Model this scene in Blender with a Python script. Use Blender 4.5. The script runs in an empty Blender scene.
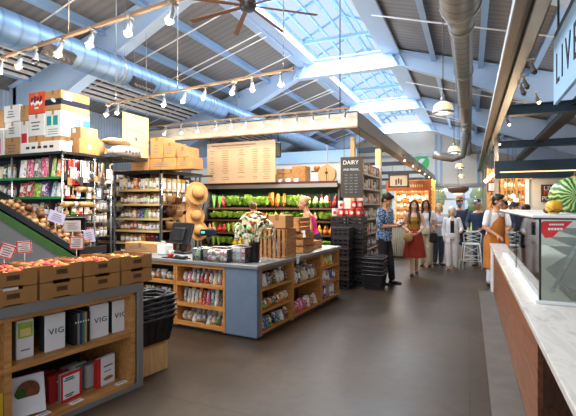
import bpy, bmesh, math, random
from mathutils import Vector, Matrix
EXPOSURE = 0.0
WORLD = 1.1
SKY_E = 2500

R = random.Random(11)
D = bpy.data
SC = bpy.context.scene
COL = SC.collection
PI = math.pi
TH = math.radians(23.53)
CAMZ = 1.57
CS, SN = math.cos(TH), math.sin(TH)
FPX = 418.0


def ray(u, v=205.0):
    a = u - 288.0
    return (-SN * FPX + CS * a, CS * FPX + SN * a, 205.0 - v)


def gx(u, Y):
    r = ray(u)
    return r[0] / r[1] * Y


def gy(u, X):
    r = ray(u)
    return r[1] / r[0] * X


def gz(u, v, Y):
    r = ray(u, v)
    return CAMZ + r[2] / r[1] * Y


def gf(u, v):
    r = ray(u, v)
    s = -CAMZ / r[2]
    return (r[0] * s, r[1] * s)


def S(r, g, b):
    def f(c):
        c /= 255.0
        return c / 12.92 if c <= 0.04045 else ((c + 0.055) / 1.055) ** 2.4
    return (f(r), f(g), f(b))


# ---------------------------------------------------------------- materials
MATS = {}


def _new(name):
    m = D.materials.new(name)
    m.use_nodes = True
    nt = m.node_tree
    nt.nodes.clear()
    out = nt.nodes.new('ShaderNodeOutputMaterial')
    bs = nt.nodes.new('ShaderNodeBsdfPrincipled')
    nt.links.new(bs.outputs[0], out.inputs[0])
    return m, nt, bs, out


def _coords(nt, scale=(1, 1, 1), kind='Object'):
    tc = nt.nodes.new('ShaderNodeTexCoord')
    mp = nt.nodes.new('ShaderNodeMapping')
    mp.inputs['Scale'].default_value = scale
    nt.links.new(tc.outputs[kind], mp.inputs[0])
    return mp.outputs[0]


def _ramp(nt, fac, cols, pos=None):
    r = nt.nodes.new('ShaderNodeValToRGB')
    el = r.color_ramp.elements
    while len(el) < len(cols):
        el.new(0.5)
    for i, c in enumerate(cols):
        el[i].position = pos[i] if pos else i / (len(cols) - 1)
        el[i].color = (c[0], c[1], c[2], 1)
    nt.links.new(fac, r.inputs[0])
    return r.outputs[0]


def _bump(nt, h, bs, strength=0.3, dist=0.01):
    b = nt.nodes.new('ShaderNodeBump')
    b.inputs['Strength'].default_value = strength
    b.inputs['Distance'].default_value = dist
    nt.links.new(h, b.inputs['Height'])
    nt.links.new(b.outputs[0], bs.inputs['Normal'])


def plain(name, col, rough=0.5, metal=0.0, var=0.08, scale=6.0, bump=0.0, emit=None, coat=0.0):
    m, nt, bs, out = _new(name)
    n = nt.nodes.new('ShaderNodeTexNoise')
    n.inputs['Scale'].default_value = scale
    n.inputs['Detail'].default_value = 3
    nt.links.new(_coords(nt), n.inputs['Vector'])
    lo = tuple(max(0, c * (1 - var)) for c in col)
    hi = tuple(min(1, c * (1 + var)) for c in col)
    nt.links.new(_ramp(nt, n.outputs[0], [lo, hi], [0.3, 0.7]), bs.inputs['Base Color'])
    bs.inputs['Roughness'].default_value = rough
    bs.inputs['Metallic'].default_value = metal
    if coat:
        bs.inputs['Coat Weight'].default_value = coat
    if bump:
        _bump(nt, n.outputs[0], bs, bump)
    if emit:
        bs.inputs['Emission Color'].default_value = (*emit[0], 1)
        bs.inputs['Emission Strength'].default_value = emit[1]
    MATS[name] = m
    return m


def wood(name, c1, c2, scale=(1, 12, 12), rough=0.5, wscale=2.5):
    m, nt, bs, out = _new(name)
    v = _coords(nt, scale)
    n = nt.nodes.new('ShaderNodeTexNoise')
    n.inputs['Scale'].default_value = wscale
    n.inputs['Detail'].default_value = 6
    n.inputs['Distortion'].default_value = 0.8
    nt.links.new(v, n.inputs['Vector'])
    nt.links.new(_ramp(nt, n.outputs[0], [c1, c2], [0.32, 0.68]), bs.inputs['Base Color'])
    bs.inputs['Roughness'].default_value = rough
    _bump(nt, n.outputs[0], bs, 0.15)
    MATS[name] = m
    return m


def tinted(name, rough=0.45, metal=0.0, coat=0.0, var=0.25, scale=18.0):
    """base colour taken from the object's own colour, varied by noise"""
    m, nt, bs, out = _new(name)
    oi = nt.nodes.new('ShaderNodeObjectInfo')
    n = nt.nodes.new('ShaderNodeTexNoise')
    n.inputs['Scale'].default_value = scale
    n.inputs['Detail'].default_value = 2
    nt.links.new(_coords(nt), n.inputs['Vector'])
    f = _ramp(nt, n.outputs[0], [(1 - var,) * 3, (1 + 0 * var,) * 3], [0.35, 0.65])
    mx = nt.nodes.new('ShaderNodeMix')
    mx.data_type = 'RGBA'
    mx.blend_type = 'MULTIPLY'
    mx.inputs['Factor'].default_value = 1
    nt.links.new(oi.outputs['Color'], mx.inputs['A'])
    nt.links.new(f, mx.inputs['B'])
    nt.links.new(mx.outputs['Result'], bs.inputs['Base Color'])
    bs.inputs['Roughness'].default_value = rough
    bs.inputs['Metallic'].default_value = metal
    bs.inputs['Coat Weight'].default_value = coat
    MATS[name] = m
    return m


def glass(name, tint=(0.9, 1, 0.97), gloss=0.12, gcol=(1, 1, 1), diff=0.0, dcol=(0.7, 0.8, 0.78)):
    m, nt, bs, out = _new(name)
    nt.nodes.remove(bs)
    tr = nt.nodes.new('ShaderNodeBsdfTransparent')
    tr.inputs[0].default_value = (*tint, 1)
    gl = nt.nodes.new('ShaderNodeBsdfGlossy')
    gl.inputs['Roughness'].default_value = 0.03
    gl.inputs[0].default_value = (*gcol, 1)
    mx = nt.nodes.new('ShaderNodeMixShader')
    fr = nt.nodes.new('ShaderNodeFresnel')
    fr.inputs[0].default_value = 1.45
    ma = nt.nodes.new('ShaderNodeMath')
    ma.operation = 'ADD'
    ma.use_clamp = True
    ma.inputs[1].default_value = gloss
    nt.links.new(fr.outputs[0], ma.inputs[0])
    nt.links.new(ma.outputs[0], mx.inputs[0])
    nt.links.new(tr.outputs[0], mx.inputs[1])
    nt.links.new(gl.outputs[0], mx.inputs[2])
    last = mx
    if diff:
        df = nt.nodes.new('ShaderNodeBsdfDiffuse')
        df.inputs[0].default_value = (*dcol, 1)
        m2 = nt.nodes.new('ShaderNodeMixShader')
        m2.inputs[0].default_value = diff
        nt.links.new(mx.outputs[0], m2.inputs[1])
        nt.links.new(df.outputs[0], m2.inputs[2])
        last = m2
    nt.links.new(last.outputs[0], out.inputs[0])
    MATS[name] = m
    return m


def stripes(name, c1, c2, freq, axis='X', rough=0.5, metal=0.0, bump=0.0, sharp=(0.45, 0.55), kind='Object'):
    m, nt, bs, out = _new(name)
    w = nt.nodes.new('ShaderNodeTexWave')
    w.bands_direction = axis
    w.inputs['Scale'].default_value = freq
    nt.links.new(_coords(nt, kind=kind), w.inputs['Vector'])
    nt.links.new(_ramp(nt, w.outputs[1], [c1, c2], sharp), bs.inputs['Base Color'])
    bs.inputs['Roughness'].default_value = rough
    bs.inputs['Metallic'].default_value = metal
    if bump:
        _bump(nt, w.outputs[1], bs, bump, 0.02)
    MATS[name] = m
    return m


# ---------------------------------------------------------------- mesh builder
def rotm(rx=0, ry=0, rz=0):
    return (Matrix.Rotation(rz, 3, 'Z') @ Matrix.Rotation(ry, 3, 'Y') @ Matrix.Rotation(rx, 3, 'X'))


class MB:
    def __init__(s):
        s.v = []
        s.f = []
        s.m = []
        s.sm = []
        s.xf = None

    def add(s, vs, fs, mat=0, smooth=False):
        o = len(s.v)
        for p in vs:
            p = Vector(p)
            if s.xf is not None:
                p = s.xf @ p
            s.v.append(tuple(p))
        for f in fs:
            s.f.append(tuple(i + o for i in f))
            s.m.append(mat)
            s.sm.append(smooth)
        return s

    def box(s, c, d, rot=None, mat=0, b=0.0, taper=1.0):
        c = Vector(c)
        hx, hy, hz = d[0] / 2, d[1] / 2, d[2] / 2
        if b <= 0 or b * 2.01 >= min(d):
            pts = []
            for z in (-1, 1):
                t = taper if z > 0 else 1.0
                for x, y in ((-1, -1), (1, -1), (1, 1), (-1, 1)):
                    pts.append((x * hx * t, y * hy * t, z * hz))
            fs = [(0, 3, 2, 1), (4, 5, 6, 7), (0, 1, 5, 4), (1, 2, 6, 5), (2, 3, 7, 6), (3, 0, 4, 7)]
        else:
            pts = []
            fs = []
            rings = [(-hz, b), (-hz + b, 0), (hz - b, 0), (hz, b)]
            for k, (z, ins) in enumerate(rings):
                t = 1.0 + (taper - 1.0) * (z + hz) / (2 * hz)
                X, Y = hx * t - ins, hy * t - ins
                q = [(-X + b, -Y), (X - b, -Y), (X, -Y + b), (X, Y - b), (X - b, Y), (-X + b, Y), (-X, Y - b), (-X, -Y + b)]
                pts += [(x, y, z) for x, y in q]
            for k in range(3):
                for i in range(8):
                    j = (i + 1) % 8
                    fs.append((k * 8 + i, k * 8 + j, k * 8 + 8 + j, k * 8 + 8 + i))
            fs.append(tuple(range(7, -1, -1)))
            fs.append(tuple(range(24, 32)))
        if rot is not None:
            M = rot if isinstance(rot, Matrix) else rotm(*rot)
            pts = [M @ Vector(p) for p in pts]
        return s.add([c + Vector(p) for p in pts], fs, mat)

    def span(s, x0, x1, y0, y1, z0, z1, mat=0, b=0.0):
        return s.box(((x0 + x1) / 2, (y0 + y1) / 2, (z0 + z1) / 2), (abs(x1 - x0), abs(y1 - y0), abs(z1 - z0)), None, mat, b)

    def cyl(s, p0, p1, r0, r1=None, n=12, mat=0, caps=True, smooth=True):
        r1 = r0 if r1 is None else r1
        p0, p1 = Vector(p0), Vector(p1)
        d = (p1 - p0).normalized()
        a = d.orthogonal().normalized()
        b = d.cross(a)
        vs, fs = [], []
        for p, r in ((p0, r0), (p1, r1)):
            for i in range(n):
                t = 2 * PI * i / n
                vs.append(p + (a * math.cos(t) + b * math.sin(t)) * r)
        for i in range(n):
            j = (i + 1) % n
            fs.append((i, j, n + j, n + i))
        s.add(vs, fs, mat, smooth)
        if caps:
            s.add(vs[:n], [tuple(range(n - 1, -1, -1))], mat)
            s.add(vs[n:], [tuple(range(n))], mat)
        return s

    def bar(s, p0, p1, w, h=None, mat=0):
        """rectangular bar; w across (horizontal), h along local up"""
        h = w if h is None else h
        p0, p1 = Vector(p0), Vector(p1)
        d = (p1 - p0)
        L = d.length
        d.normalize()
        up = Vector((0, 0, 1)) if abs(d.z) < 0.95 else Vector((0, 1, 0))
        x = d.cross(up).normalized()
        z = x.cross(d)
        M = Matrix((x, d, z)).transposed()
        return s.box((p0 + p1) / 2, (w, L, h), M, mat)

    def tube(s, pts, r, n=8, mat=0, closed=False, radii=None):
        pts = [Vector(p) for p in pts]
        vs, fs = [], []
        m = len(pts)
        prev = None
        for i, p in enumerate(pts):
            if closed:
                d = pts[(i + 1) % m] - pts[i - 1]
            else:
                d = pts[min(i + 1, m - 1)] - pts[max(i - 1, 0)]
            d.normalize()
            if prev is None:
                a = d.orthogonal().normalized()
            else:
                a = (prev - d * prev.dot(d))
                a = a.normalized() if a.length > 1e-6 else d.orthogonal().normalized()
            prev = a
            b = d.cross(a)
            rr = radii[i] if radii else r
            for k in range(n):
                t = 2 * PI * k / n
                vs.append(p + (a * math.cos(t) + b * math.sin(t)) * rr)
        for i in range(m if closed else m - 1):
            i2 = (i + 1) % m
            for k in range(n):
                k2 = (k + 1) % n
                fs.append((i * n + k, i * n + k2, i2 * n + k2, i2 * n + k))
        s.add(vs, fs, mat, True)
        if not closed:
            s.add(vs[:n], [tuple(range(n - 1, -1, -1))], mat)
            s.add(vs[-n:], [tuple(range(n))], mat)
        return s

    def lathe(s, prof, c=(0, 0, 0), n=20, mat=0, rot=None, sx=1.0, sy=1.0, wob=0.0, lob=5):
        vs, fs = [], []
        M = rot if (rot is None or isinstance(rot, Matrix)) else rotm(*rot)
        for r, z in prof:
            for i in range(n):
                t = 2 * PI * i / n
                q = r * (1 + wob * math.cos(lob * t))
                p = Vector((q * math.cos(t) * sx, q * math.sin(t) * sy, z))
                if M is not None:
                    p = M @ p
                vs.append(p + Vector(c))
        for k in range(len(prof) - 1):
            for i in range(n):
                j = (i + 1) % n
                fs.append((k * n + i, k * n + j, k * n + n + j, k * n + n + i))
        s.add(vs, fs, mat, True)
        if prof[0][0] > 1e-4:
            s.add(vs[:n], [tuple(range(n - 1, -1, -1))], mat)
        if prof[-1][0] > 1e-4:
            s.add(vs[-n:], [tuple(range(n))], mat)
        return s

    def ball(s, c, r, nu=14, nv=9, mat=0, rot=None, jit=0.0, rnd=None):
        if not hasattr(r, '__len__'):
            r = (r, r, r)
        M = rot if (rot is None or isinstance(rot, Matrix)) else rotm(*rot)
        vs, fs = [], []
        rnd = rnd or R
        for j in range(nv + 1):
            ph = PI * j / nv
            for i in range(nu):
                t = 2 * PI * i / nu
                k = 1 + (rnd.uniform(-jit, jit) if jit and 0 < j < nv else 0)
                p = Vector((r[0] * math.sin(ph) * math.cos(t) * k, r[1] * math.sin(ph) * math.sin(t) * k, -r[2] * math.cos(ph) * k))
                if M is not None:
                    p = M @ p
                vs.append(p + Vector(c))
        for j in range(nv):
            for i in range(nu):
                i2 = (i + 1) % nu
                a = (j * nu + i, j * nu + i2, j * nu + nu + i2, j * nu + nu + i)
                fs.append(a)
        return s.add(vs, fs, mat, True)

    def prism(s, poly, axis, a0, a1, mat=0):
        """poly in the plane normal to axis; axis 'x': (y,z), 'y': (x,z), 'z': (x,y)"""
        def P(p, a):
            return {'x': (a, p[0], p[1]), 'y': (p[0], a, p[1]), 'z': (p[0], p[1], a)}[axis]
        n = len(poly)
        vs = [P(p, a0) for p in poly] + [P(p, a1) for p in poly]
        fs = [(i, (i + 1) % n, n + (i + 1) % n, n + i) for i in range(n)]
        fs += [tuple(range(n - 1, -1, -1)), tuple(range(n, 2 * n))]
        return s.add(vs, fs, mat)

    def rings(s, rs, n=20, mat=0, caps=True):
        """rs: list of (cx,cy,cz,rx,ry) horizontal ellipses"""
        vs, fs = [], []
        for cx, cy, cz, rx, ry in rs:
            for i in range(n):
                t = 2 * PI * i / n
                vs.append((cx + rx * math.cos(t), cy + ry * math.sin(t), cz))
        for k in range(len(rs) - 1):
            for i in range(n):
                j = (i + 1) % n
                fs.append((k * n + i, k * n + j, k * n + n + j, k * n + n + i))
        s.add(vs, fs, mat, True)
        if caps:
            s.add(vs[:n], [tuple(range(n - 1, -1, -1))], mat)
            s.add(vs[-n:], [tuple(range(n))], mat)
        return s

    def mesh(s, name, mats):
        me = D.meshes.new(name)
        me.from_pydata(s.v, [], s.f)
        for m in mats:
            me.materials.append(m)
        me.polygons.foreach_set('material_index', s.m)
        me.polygons.foreach_set('use_smooth', s.sm)
        bm = bmesh.new()
        bm.from_mesh(me)
        bmesh.ops.remove_doubles(bm, verts=bm.verts, dist=1e-5)
        bmesh.ops.recalc_face_normals(bm, faces=bm.faces)
        bm.to_mesh(me)
        bm.free()
        me.update()
        return me


def _ml(m):
    ms = m if isinstance(m, (list, tuple)) else [m]
    return [MATS[x] if isinstance(x, str) else x for x in ms]


def obj(name, mb, m, parent=None, loc=None, rz=0.0, col=None):
    me = mb.mesh(name, _ml(m)) if isinstance(mb, MB) else mb
    o = D.objects.new(name, me)
    COL.objects.link(o)
    if parent is not None:
        o.parent = parent
    if loc is not None:
        o.location = loc
    if rz:
        o.rotation_euler = (0, 0, rz)
    if col is not None:
        o.color = (*col, 1)
    return o


def tag(o, label, cat, group=None, kind=None):
    o['label'] = label
    o['category'] = cat
    if group:
        o['group'] = group
    if kind:
        o['kind'] = kind
    return o


def thing(name, label, cat, loc=(0, 0, 0), rz=0.0, group=None):
    o = D.objects.new(name, None)
    COL.objects.link(o)
    o.location = loc
    o.rotation_euler = (0, 0, rz)
    o.empty_display_size = 0.1
    return tag(o, label, cat, group)


def struct(name, mb, m, label=None, parent=None):
    o = obj(name, mb, m, parent)
    if parent is None:
        o['kind'] = 'structure'
        if label:
            o['label'] = label
    return o


def dup(root, loc=None, rz=None, label=None, group=None, col=None, scale=None, rot=None):
    r = root.copy()
    COL.objects.link(r)
    if loc is not None:
        r.location = loc
    if rz is not None:
        r.rotation_euler = (0, 0, rz)
    if rot is not None:
        r.rotation_euler = rot
    if label:
        r['label'] = label
    if group:
        r['group'] = group
    if col is not None:
        r.color = (*col, 1)
    if scale is not None:
        r.scale = scale if hasattr(scale, '__len__') else (scale,) * 3
    for ch in KIDS.get(root.name, []):
        c = ch.copy()
        COL.objects.link(c)
        c.parent = r
        if col is not None:
            c.color = (*col, 1)
        KIDS.setdefault(r.name, []).append(c)
        for g in KIDS.get(ch.name, []):
            d = g.copy()
            COL.objects.link(d)
            d.parent = c
            KIDS.setdefault(c.name, []).append(d)
    return r


KIDS = {}


def part(name, mb, m, parent, **k):
    o = obj(name, mb, m, parent, **k)
    KIDS.setdefault(parent.name, []).append(o)
    return o


def text(name, s, size, m, parent, loc, rot, extrude=0.002, align='CENTER', sx=1.0, spacing=1.0):
    cu = D.curves.new(name, 'FONT')
    cu.body = s
    cu.size = size
    cu.align_x = align
    cu.align_y = 'CENTER'
    cu.extrude = extrude
    cu.space_character = spacing
    tmp = D.objects.new(name + '_tmp', cu)
    COL.objects.link(tmp)
    dg = bpy.context.evaluated_depsgraph_get()
    dg.update()
    me = D.meshes.new_from_object(tmp.evaluated_get(dg))
    D.objects.remove(tmp)
    me.materials.clear()
    me.materials.append(_ml(m)[0])
    o = D.objects.new(name, me)
    COL.objects.link(o)
    o.parent = parent
    o.location = loc
    o.rotation_euler = rot
    o.scale = (sx, 1, 1)
    KIDS.setdefault(parent.name, []).append(o)
    return o


ORD = ['first', 'second', 'third', 'fourth', 'fifth', 'sixth', 'seventh', 'eighth', 'ninth', 'tenth', 'eleventh', 'twelfth',
       'thirteenth', 'fourteenth', 'fifteenth', 'sixteenth', 'seventeenth', 'eighteenth', 'nineteenth', 'twentieth',
       'twenty-first', 'twenty-second', 'twenty-third', 'twenty-fourth', 'twenty-fifth', 'twenty-sixth', 'twenty-seventh', 'twenty-eighth',
       'twenty-ninth', 'thirtieth', 'thirty-first', 'thirty-second', 'thirty-third', 'thirty-fourth', 'thirty-fifth']

# colours
PAL = {
    'white': S(232, 228, 222), 'cream': S(226, 208, 170), 'red': S(196, 40, 36), 'orange': S(232, 120, 30), 'yellow': S(232, 188, 44),
    'green': S(74, 140, 48), 'dark green': S(34, 78, 44), 'blue': S(44, 92, 170), 'navy': S(30, 38, 84), 'teal': S(30, 140, 136),
    'pink': S(224, 90, 140), 'purple': S(112, 64, 140), 'brown': S(110, 66, 36), 'tan': S(196, 150, 96), 'black': S(28, 26, 26),
    'grey': S(140, 136, 132), 'amber': S(178, 96, 24), 'dark red': S(122, 26, 26), 'lime green': S(150, 190, 50), 'pale blue': S(170, 196, 222),
    'mustard': S(196, 148, 30), 'silver': S(180, 180, 184), 'light green': S(160, 200, 110),
}

# ---------------------------------------------------------------- material library
plain('steel_blue_white', S(184, 206, 232), 0.45, 0, 0.04, 1.5)
plain('purlin_paint', S(150, 182, 216), 0.45, 0, 0.06, 1.5)
plain('steel_grey', S(150, 150, 150), 0.42, 0.5, 0.08, 2)
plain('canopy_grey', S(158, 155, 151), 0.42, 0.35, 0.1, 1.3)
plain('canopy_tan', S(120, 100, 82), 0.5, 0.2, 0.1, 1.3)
plain('dark_steel', S(52, 56, 62), 0.45, 0.3, 0.1, 2)
plain('dark_blue_steel', S(44, 62, 78), 0.45, 0.2, 0.1, 2)
plain('black', S(24, 24, 25), 0.45, 0, 0.1, 5)
plain('black_plastic', S(26, 27, 30), 0.35, 0, 0.1, 8)
plain('charcoal', S(54, 54, 58), 0.5, 0, 0.1, 6)
plain('chrome', S(205, 207, 210), 0.22, 0.9, 0.05, 3)
plain('white_paint', S(226, 222, 216), 0.55, 0, 0.03, 2)
plain('white_gloss', S(238, 238, 236), 0.3, 0, 0.03, 4)
plain('wall_white', S(222, 216, 206), 0.6, 0, 0.04, 1)
plain('wall_blue', S(172, 190, 208), 0.55, 0, 0.05, 1)
plain('paper', S(240, 238, 240), 0.7, 0, 0.03, 5)
plain('red_ink', S(206, 36, 40), 0.5, 0, 0.05, 5)
plain('white_ink', S(240, 240, 236), 0.5, 0, 0.02, 5)
plain('black_ink', S(28, 26, 28), 0.5, 0, 0.02, 5)
plain('grey_ink', S(120, 112, 108), 0.6, 0, 0.1, 5)
plain('teal_ink', S(24, 148, 140), 0.5, 0, 0.05, 5)
plain('green_trim', S(34, 140, 66), 0.5, 0, 0.08, 5)
plain('green_board', S(66, 104, 44), 0.6, 0, 0.1, 5)
plain('dark_green_panel', S(26, 50, 38), 0.6, 0, 0.1, 5)
plain('panel_grey', S(128, 126, 124), 0.6, 0, 0.06, 3)
plain('panel_blue', S(118, 136, 160), 0.4, 0.25, 0.07, 5)
plain('kraft', S(186, 138, 86), 0.75, 0, 0.08, 5)
plain('kraft_dark', S(150, 106, 60), 0.75, 0, 0.1, 5)
plain('kraft_tray', S(164, 116, 64), 0.75, 0, 0.08, 4)
plain('tan_board', S(226, 190, 150), 0.6, 0, 0.03, 2)
plain('sign_cream', S(240, 214, 148), 0.55, 0, 0.03, 2)
plain('straw', S(190, 142, 84), 0.8, 0, 0.15, 60, 0.4)
plain('maroon', S(96, 24, 34), 0.5, 0, 0.1, 4)
plain('galvanised', S(178, 186, 196), 0.33, 0.85, 0.12, 3)
plain('galvanised_warm', S(150, 146, 140), 0.4, 0.5, 0.12, 3)
plain('bulb_glow', (1, 0.82, 0.55), 0.4, 0, 0, 3, emit=((1, 0.7, 0.36), 7))
plain('lamp_glow', (1, 0.85, 0.6), 0.4, 0, 0, 3, emit=((1, 0.74, 0.42), 3.2))
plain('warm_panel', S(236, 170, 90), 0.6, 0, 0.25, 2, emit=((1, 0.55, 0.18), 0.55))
plain('glow_strip', (1, 0.7, 0.35), 0.4, 0, 0, 3, emit=((1, 0.6, 0.25), 2.2))
plain('green_leaf', S(84, 142, 44), 0.5, 0, 0.35, 20)
plain('dark_leaf', S(44, 88, 30), 0.5, 0, 0.35, 20)
plain('lime_leaf', S(160, 190, 70), 0.5, 0, 0.25, 20)
plain('lawn_green', S(150, 190, 90), 0.8, 0, 0.2, 3)
plain('red_sticker', S(222, 34, 38), 0.4, 0, 0.04, 5)
plain('rubber', S(30, 30, 30), 0.7)
plain('screen_green', (0.05, 0.7, 0.35), 0.4, emit=((0.1, 0.9, 0.5), 0.8))
plain('screen_navy', S(22, 30, 52), 0.3)
plain('orange_fascia', S(204, 104, 40), 0.55, 0, 0.12, 2)
plain('lamp_shade_white', S(250, 226, 184), 0.4, emit=((1, 0.8, 0.5), 0.5))
plain('logo_green', S(58, 190, 100), 0.5)
tinted('pack_plain', 0.4, coat=0.15)
tinted('pack_matte', 0.65)


def printed():
    m, nt, bs, out = _new('pack')
    oi = nt.nodes.new('ShaderNodeObjectInfo')
    v = _coords(nt)
    add = nt.nodes.new('ShaderNodeVectorMath')
    add.operation = 'ADD'
    sc = nt.nodes.new('ShaderNodeVectorMath')
    sc.operation = 'SCALE'
    sc.inputs[0].default_value = (13.0, 7.0, 5.0)
    nt.links.new(oi.outputs['Random'], sc.inputs['Scale'])
    nt.links.new(v, add.inputs[0])
    nt.links.new(sc.outputs[0], add.inputs[1])
    n1 = nt.nodes.new('ShaderNodeTexNoise')
    n1.inputs['Scale'].default_value = 4.5
    n1.inputs['Detail'].default_value = 1.5
    nt.links.new(add.outputs[0], n1.inputs['Vector'])
    n2 = nt.nodes.new('ShaderNodeTexNoise')
    n2.inputs['Scale'].default_value = 6.5
    n2.inputs['Detail'].default_value = 1
    n2.inputs['Distortion'].default_value = 0.6
    nt.links.new(add.outputs[0], n2.inputs['Vector'])
    dk = _ramp(nt, n1.outputs[0], [(0.3, 0.3, 0.32), (1, 1, 1)], [0.36, 0.44])
    mx = nt.nodes.new('ShaderNodeMix')
    mx.data_type = 'RGBA'
    mx.blend_type = 'MULTIPLY'
    mx.inputs['Factor'].default_value = 1
    nt.links.new(oi.outputs['Color'], mx.inputs['A'])
    nt.links.new(dk, mx.inputs['B'])
    lt = _ramp(nt, n2.outputs[0], [(0, 0, 0), (0.85, 0.85, 0.85)], [0.57, 0.6])
    m2 = nt.nodes.new('ShaderNodeMix')
    m2.data_type = 'RGBA'
    nt.links.new(lt, m2.inputs['Factor'])
    nt.links.new(mx.outputs['Result'], m2.inputs['A'])
    m2.inputs['B'].default_value = (*S(228, 220, 206), 1)
    nt.links.new(m2.outputs['Result'], bs.inputs['Base Color'])
    bs.inputs['Roughness'].default_value = 0.42
    MATS['pack'] = m


printed()
tinted('produce', 0.5, var=0.35, scale=26)
tinted('cloth', 0.85, var=0.15, scale=30)
wood('oak', S(170, 112, 58), S(206, 150, 88), (12, 1, 12), 0.5)
wood('shelf_oak', S(176, 112, 50), S(212, 150, 78), (2, 12, 12), 0.5)
wood('walnut', S(96, 54, 30), S(142, 86, 50), (10, 1.2, 9), 0.42)
wood('walnut_dark', S(66, 38, 22), S(96, 58, 34), (10, 1, 4), 0.5)
wood('crate_wood', S(160, 104, 56), S(202, 146, 90), (3, 3, 10), 0.65)
wood('pine', S(196, 150, 96), S(224, 182, 126), (10, 10, 1), 0.6)
wood('dark_wood', S(70, 44, 28), S(104, 66, 40), (10, 10, 1), 0.55)
glass('case_glass', (0.86, 0.94, 0.91), 0.06)
glass('window_glass', (0.93, 0.97, 1.0), 0.04)
glass('clear_plastic', (0.97, 0.98, 0.98), 0.0, diff=0.02, dcol=(0.9, 0.9, 0.9))


def marble():
    m, nt, bs, out = _new('marble')
    n = nt.nodes.new('ShaderNodeTexNoise')
    n.inputs['Scale'].default_value = 3.0
    n.inputs['Detail'].default_value = 9
    n.inputs['Distortion'].default_value = 1.6
    nt.links.new(_coords(nt, (2.5, 0.8, 1)), n.inputs['Vector'])
    nt.links.new(_ramp(nt, n.outputs[0], [S(186, 180, 174), S(206, 200, 194), S(196, 190, 184)], [0.35, 0.5, 0.66]), bs.inputs['Base Color'])
    bs.inputs['Roughness'].default_value = 0.25
    MATS['marble'] = m


def concrete():
    m, nt, bs, out = _new('concrete')
    v = _coords(nt)
    n1 = nt.nodes.new('ShaderNodeTexNoise')
    n1.inputs['Scale'].default_value = 0.7
    n1.inputs['Detail'].default_value = 10
    n1.inputs['Roughness'].default_value = 0.65
    nt.links.new(v, n1.inputs['Vector'])
    base = _ramp(nt, n1.outputs[0], [S(36, 28, 21), S(54, 42, 32), S(80, 63, 48)], [0.3, 0.5, 0.72])
    n2 = nt.nodes.new('ShaderNodeTexNoise')
    n2.inputs['Scale'].default_value = 9
    n2.inputs['Detail'].default_value = 6
    nt.links.new(v, n2.inputs['Vector'])
    f2 = _ramp(nt, n2.outputs[0], [(0.68, 0.67, 0.66), (1.12, 1.09, 1.05)], [0.3, 0.7])
    mx = nt.nodes.new('ShaderNodeMix')
    mx.data_type = 'RGBA'
    mx.blend_type = 'MULTIPLY'
    mx.inputs['Factor'].default_value = 1
    nt.links.new(base, mx.inputs['A'])
    nt.links.new(f2, mx.inputs['B'])
    br = nt.nodes.new('ShaderNodeTexBrick')
    br.offset = 0.0
    br.inputs['Color1'].default_value = (1, 1, 1, 1)
    br.inputs['Color2'].default_value = (1, 1, 1, 1)
    br.inputs['Mortar'].default_value = (0.45, 0.43, 0.42, 1)
    br.inputs['Scale'].default_value = 1
    br.inputs['Mortar Size'].default_value = 0.008
    br.inputs['Brick Width'].default_value = 3.6
    br.inputs['Row Height'].default_value = 2.75
    nt.links.new(v, br.inputs['Vector'])
    m3 = nt.nodes.new('ShaderNodeMix')
    m3.data_type = 'RGBA'
    m3.blend_type = 'MULTIPLY'
    m3.inputs['Factor'].default_value = 1
    nt.links.new(mx.outputs['Result'], m3.inputs['A'])
    nt.links.new(br.outputs[0], m3.inputs['B'])
    nt.links.new(m3.outputs['Result'], bs.inputs['Base Color'])
    bs.inputs['Specular IOR Level'].default_value = 0.35
    rr = _ramp(nt, n1.outputs[0], [(0.32,) * 3, (0.5,) * 3], [0.3, 0.7])
    nt.links.new(rr, bs.inputs['Roughness'])
    _bump(nt, n2.outputs[0], bs, 0.08)
    MATS['concrete'] = m


def deck():
    m, nt, bs, out = _new('roof_deck')
    v = _coords(nt)
    w = nt.nodes.new('ShaderNodeTexWave')
    w.bands_direction = 'Y'
    w.inputs['Scale'].default_value = 1.6
    nt.links.new(v, w.inputs['Vector'])
    n1 = nt.nodes.new('ShaderNodeTexNoise')
    n1.inputs['Scale'].default_value = 0.5
    nt.links.new(v, n1.inputs['Vector'])
    c = _ramp(nt, n1.outputs[0], [S(128, 122, 118), S(146, 141, 138)], [0.35, 0.65])
    f = _ramp(nt, w.outputs[1], [(0.84,) * 3, (1, 1, 1)], [0.2, 0.6])
    mx = nt.nodes.new('ShaderNodeMix')
    mx.data_type = 'RGBA'
    mx.blend_type = 'MULTIPLY'
    mx.inputs['Factor'].default_value = 1
    nt.links.new(c, mx.inputs['A'])
    nt.links.new(f, mx.inputs['B'])
    nt.links.new(mx.outputs['Result'], bs.inputs['Base Color'])
    bs.inputs['Roughness'].default_value = 0.5
    bs.inputs['Metallic'].default_value = 0.1
    _bump(nt, w.outputs[1], bs, 0.25, 0.02)
    MATS['roof_deck'] = m


def skypane():
    m, nt, bs, out = _new('skylight_pane')
    nt.nodes.remove(bs)
    tr = nt.nodes.new('ShaderNodeBsdfTransparent')
    tr.inputs[0].default_value = (0.92, 0.97, 1, 1)
    tl = nt.nodes.new('ShaderNodeBsdfTranslucent')
    tl.inputs[0].default_value = (0.92, 0.97, 1, 1)
    mx = nt.nodes.new('ShaderNodeMixShader')
    mx.inputs[0].default_value = 0.3
    nt.links.new(tr.outputs[0], mx.inputs[1])
    nt.links.new(tl.outputs[0], mx.inputs[2])
    nt.links.new(mx.outputs[0], out.inputs[0])
    MATS['skylight_pane'] = m


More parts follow.
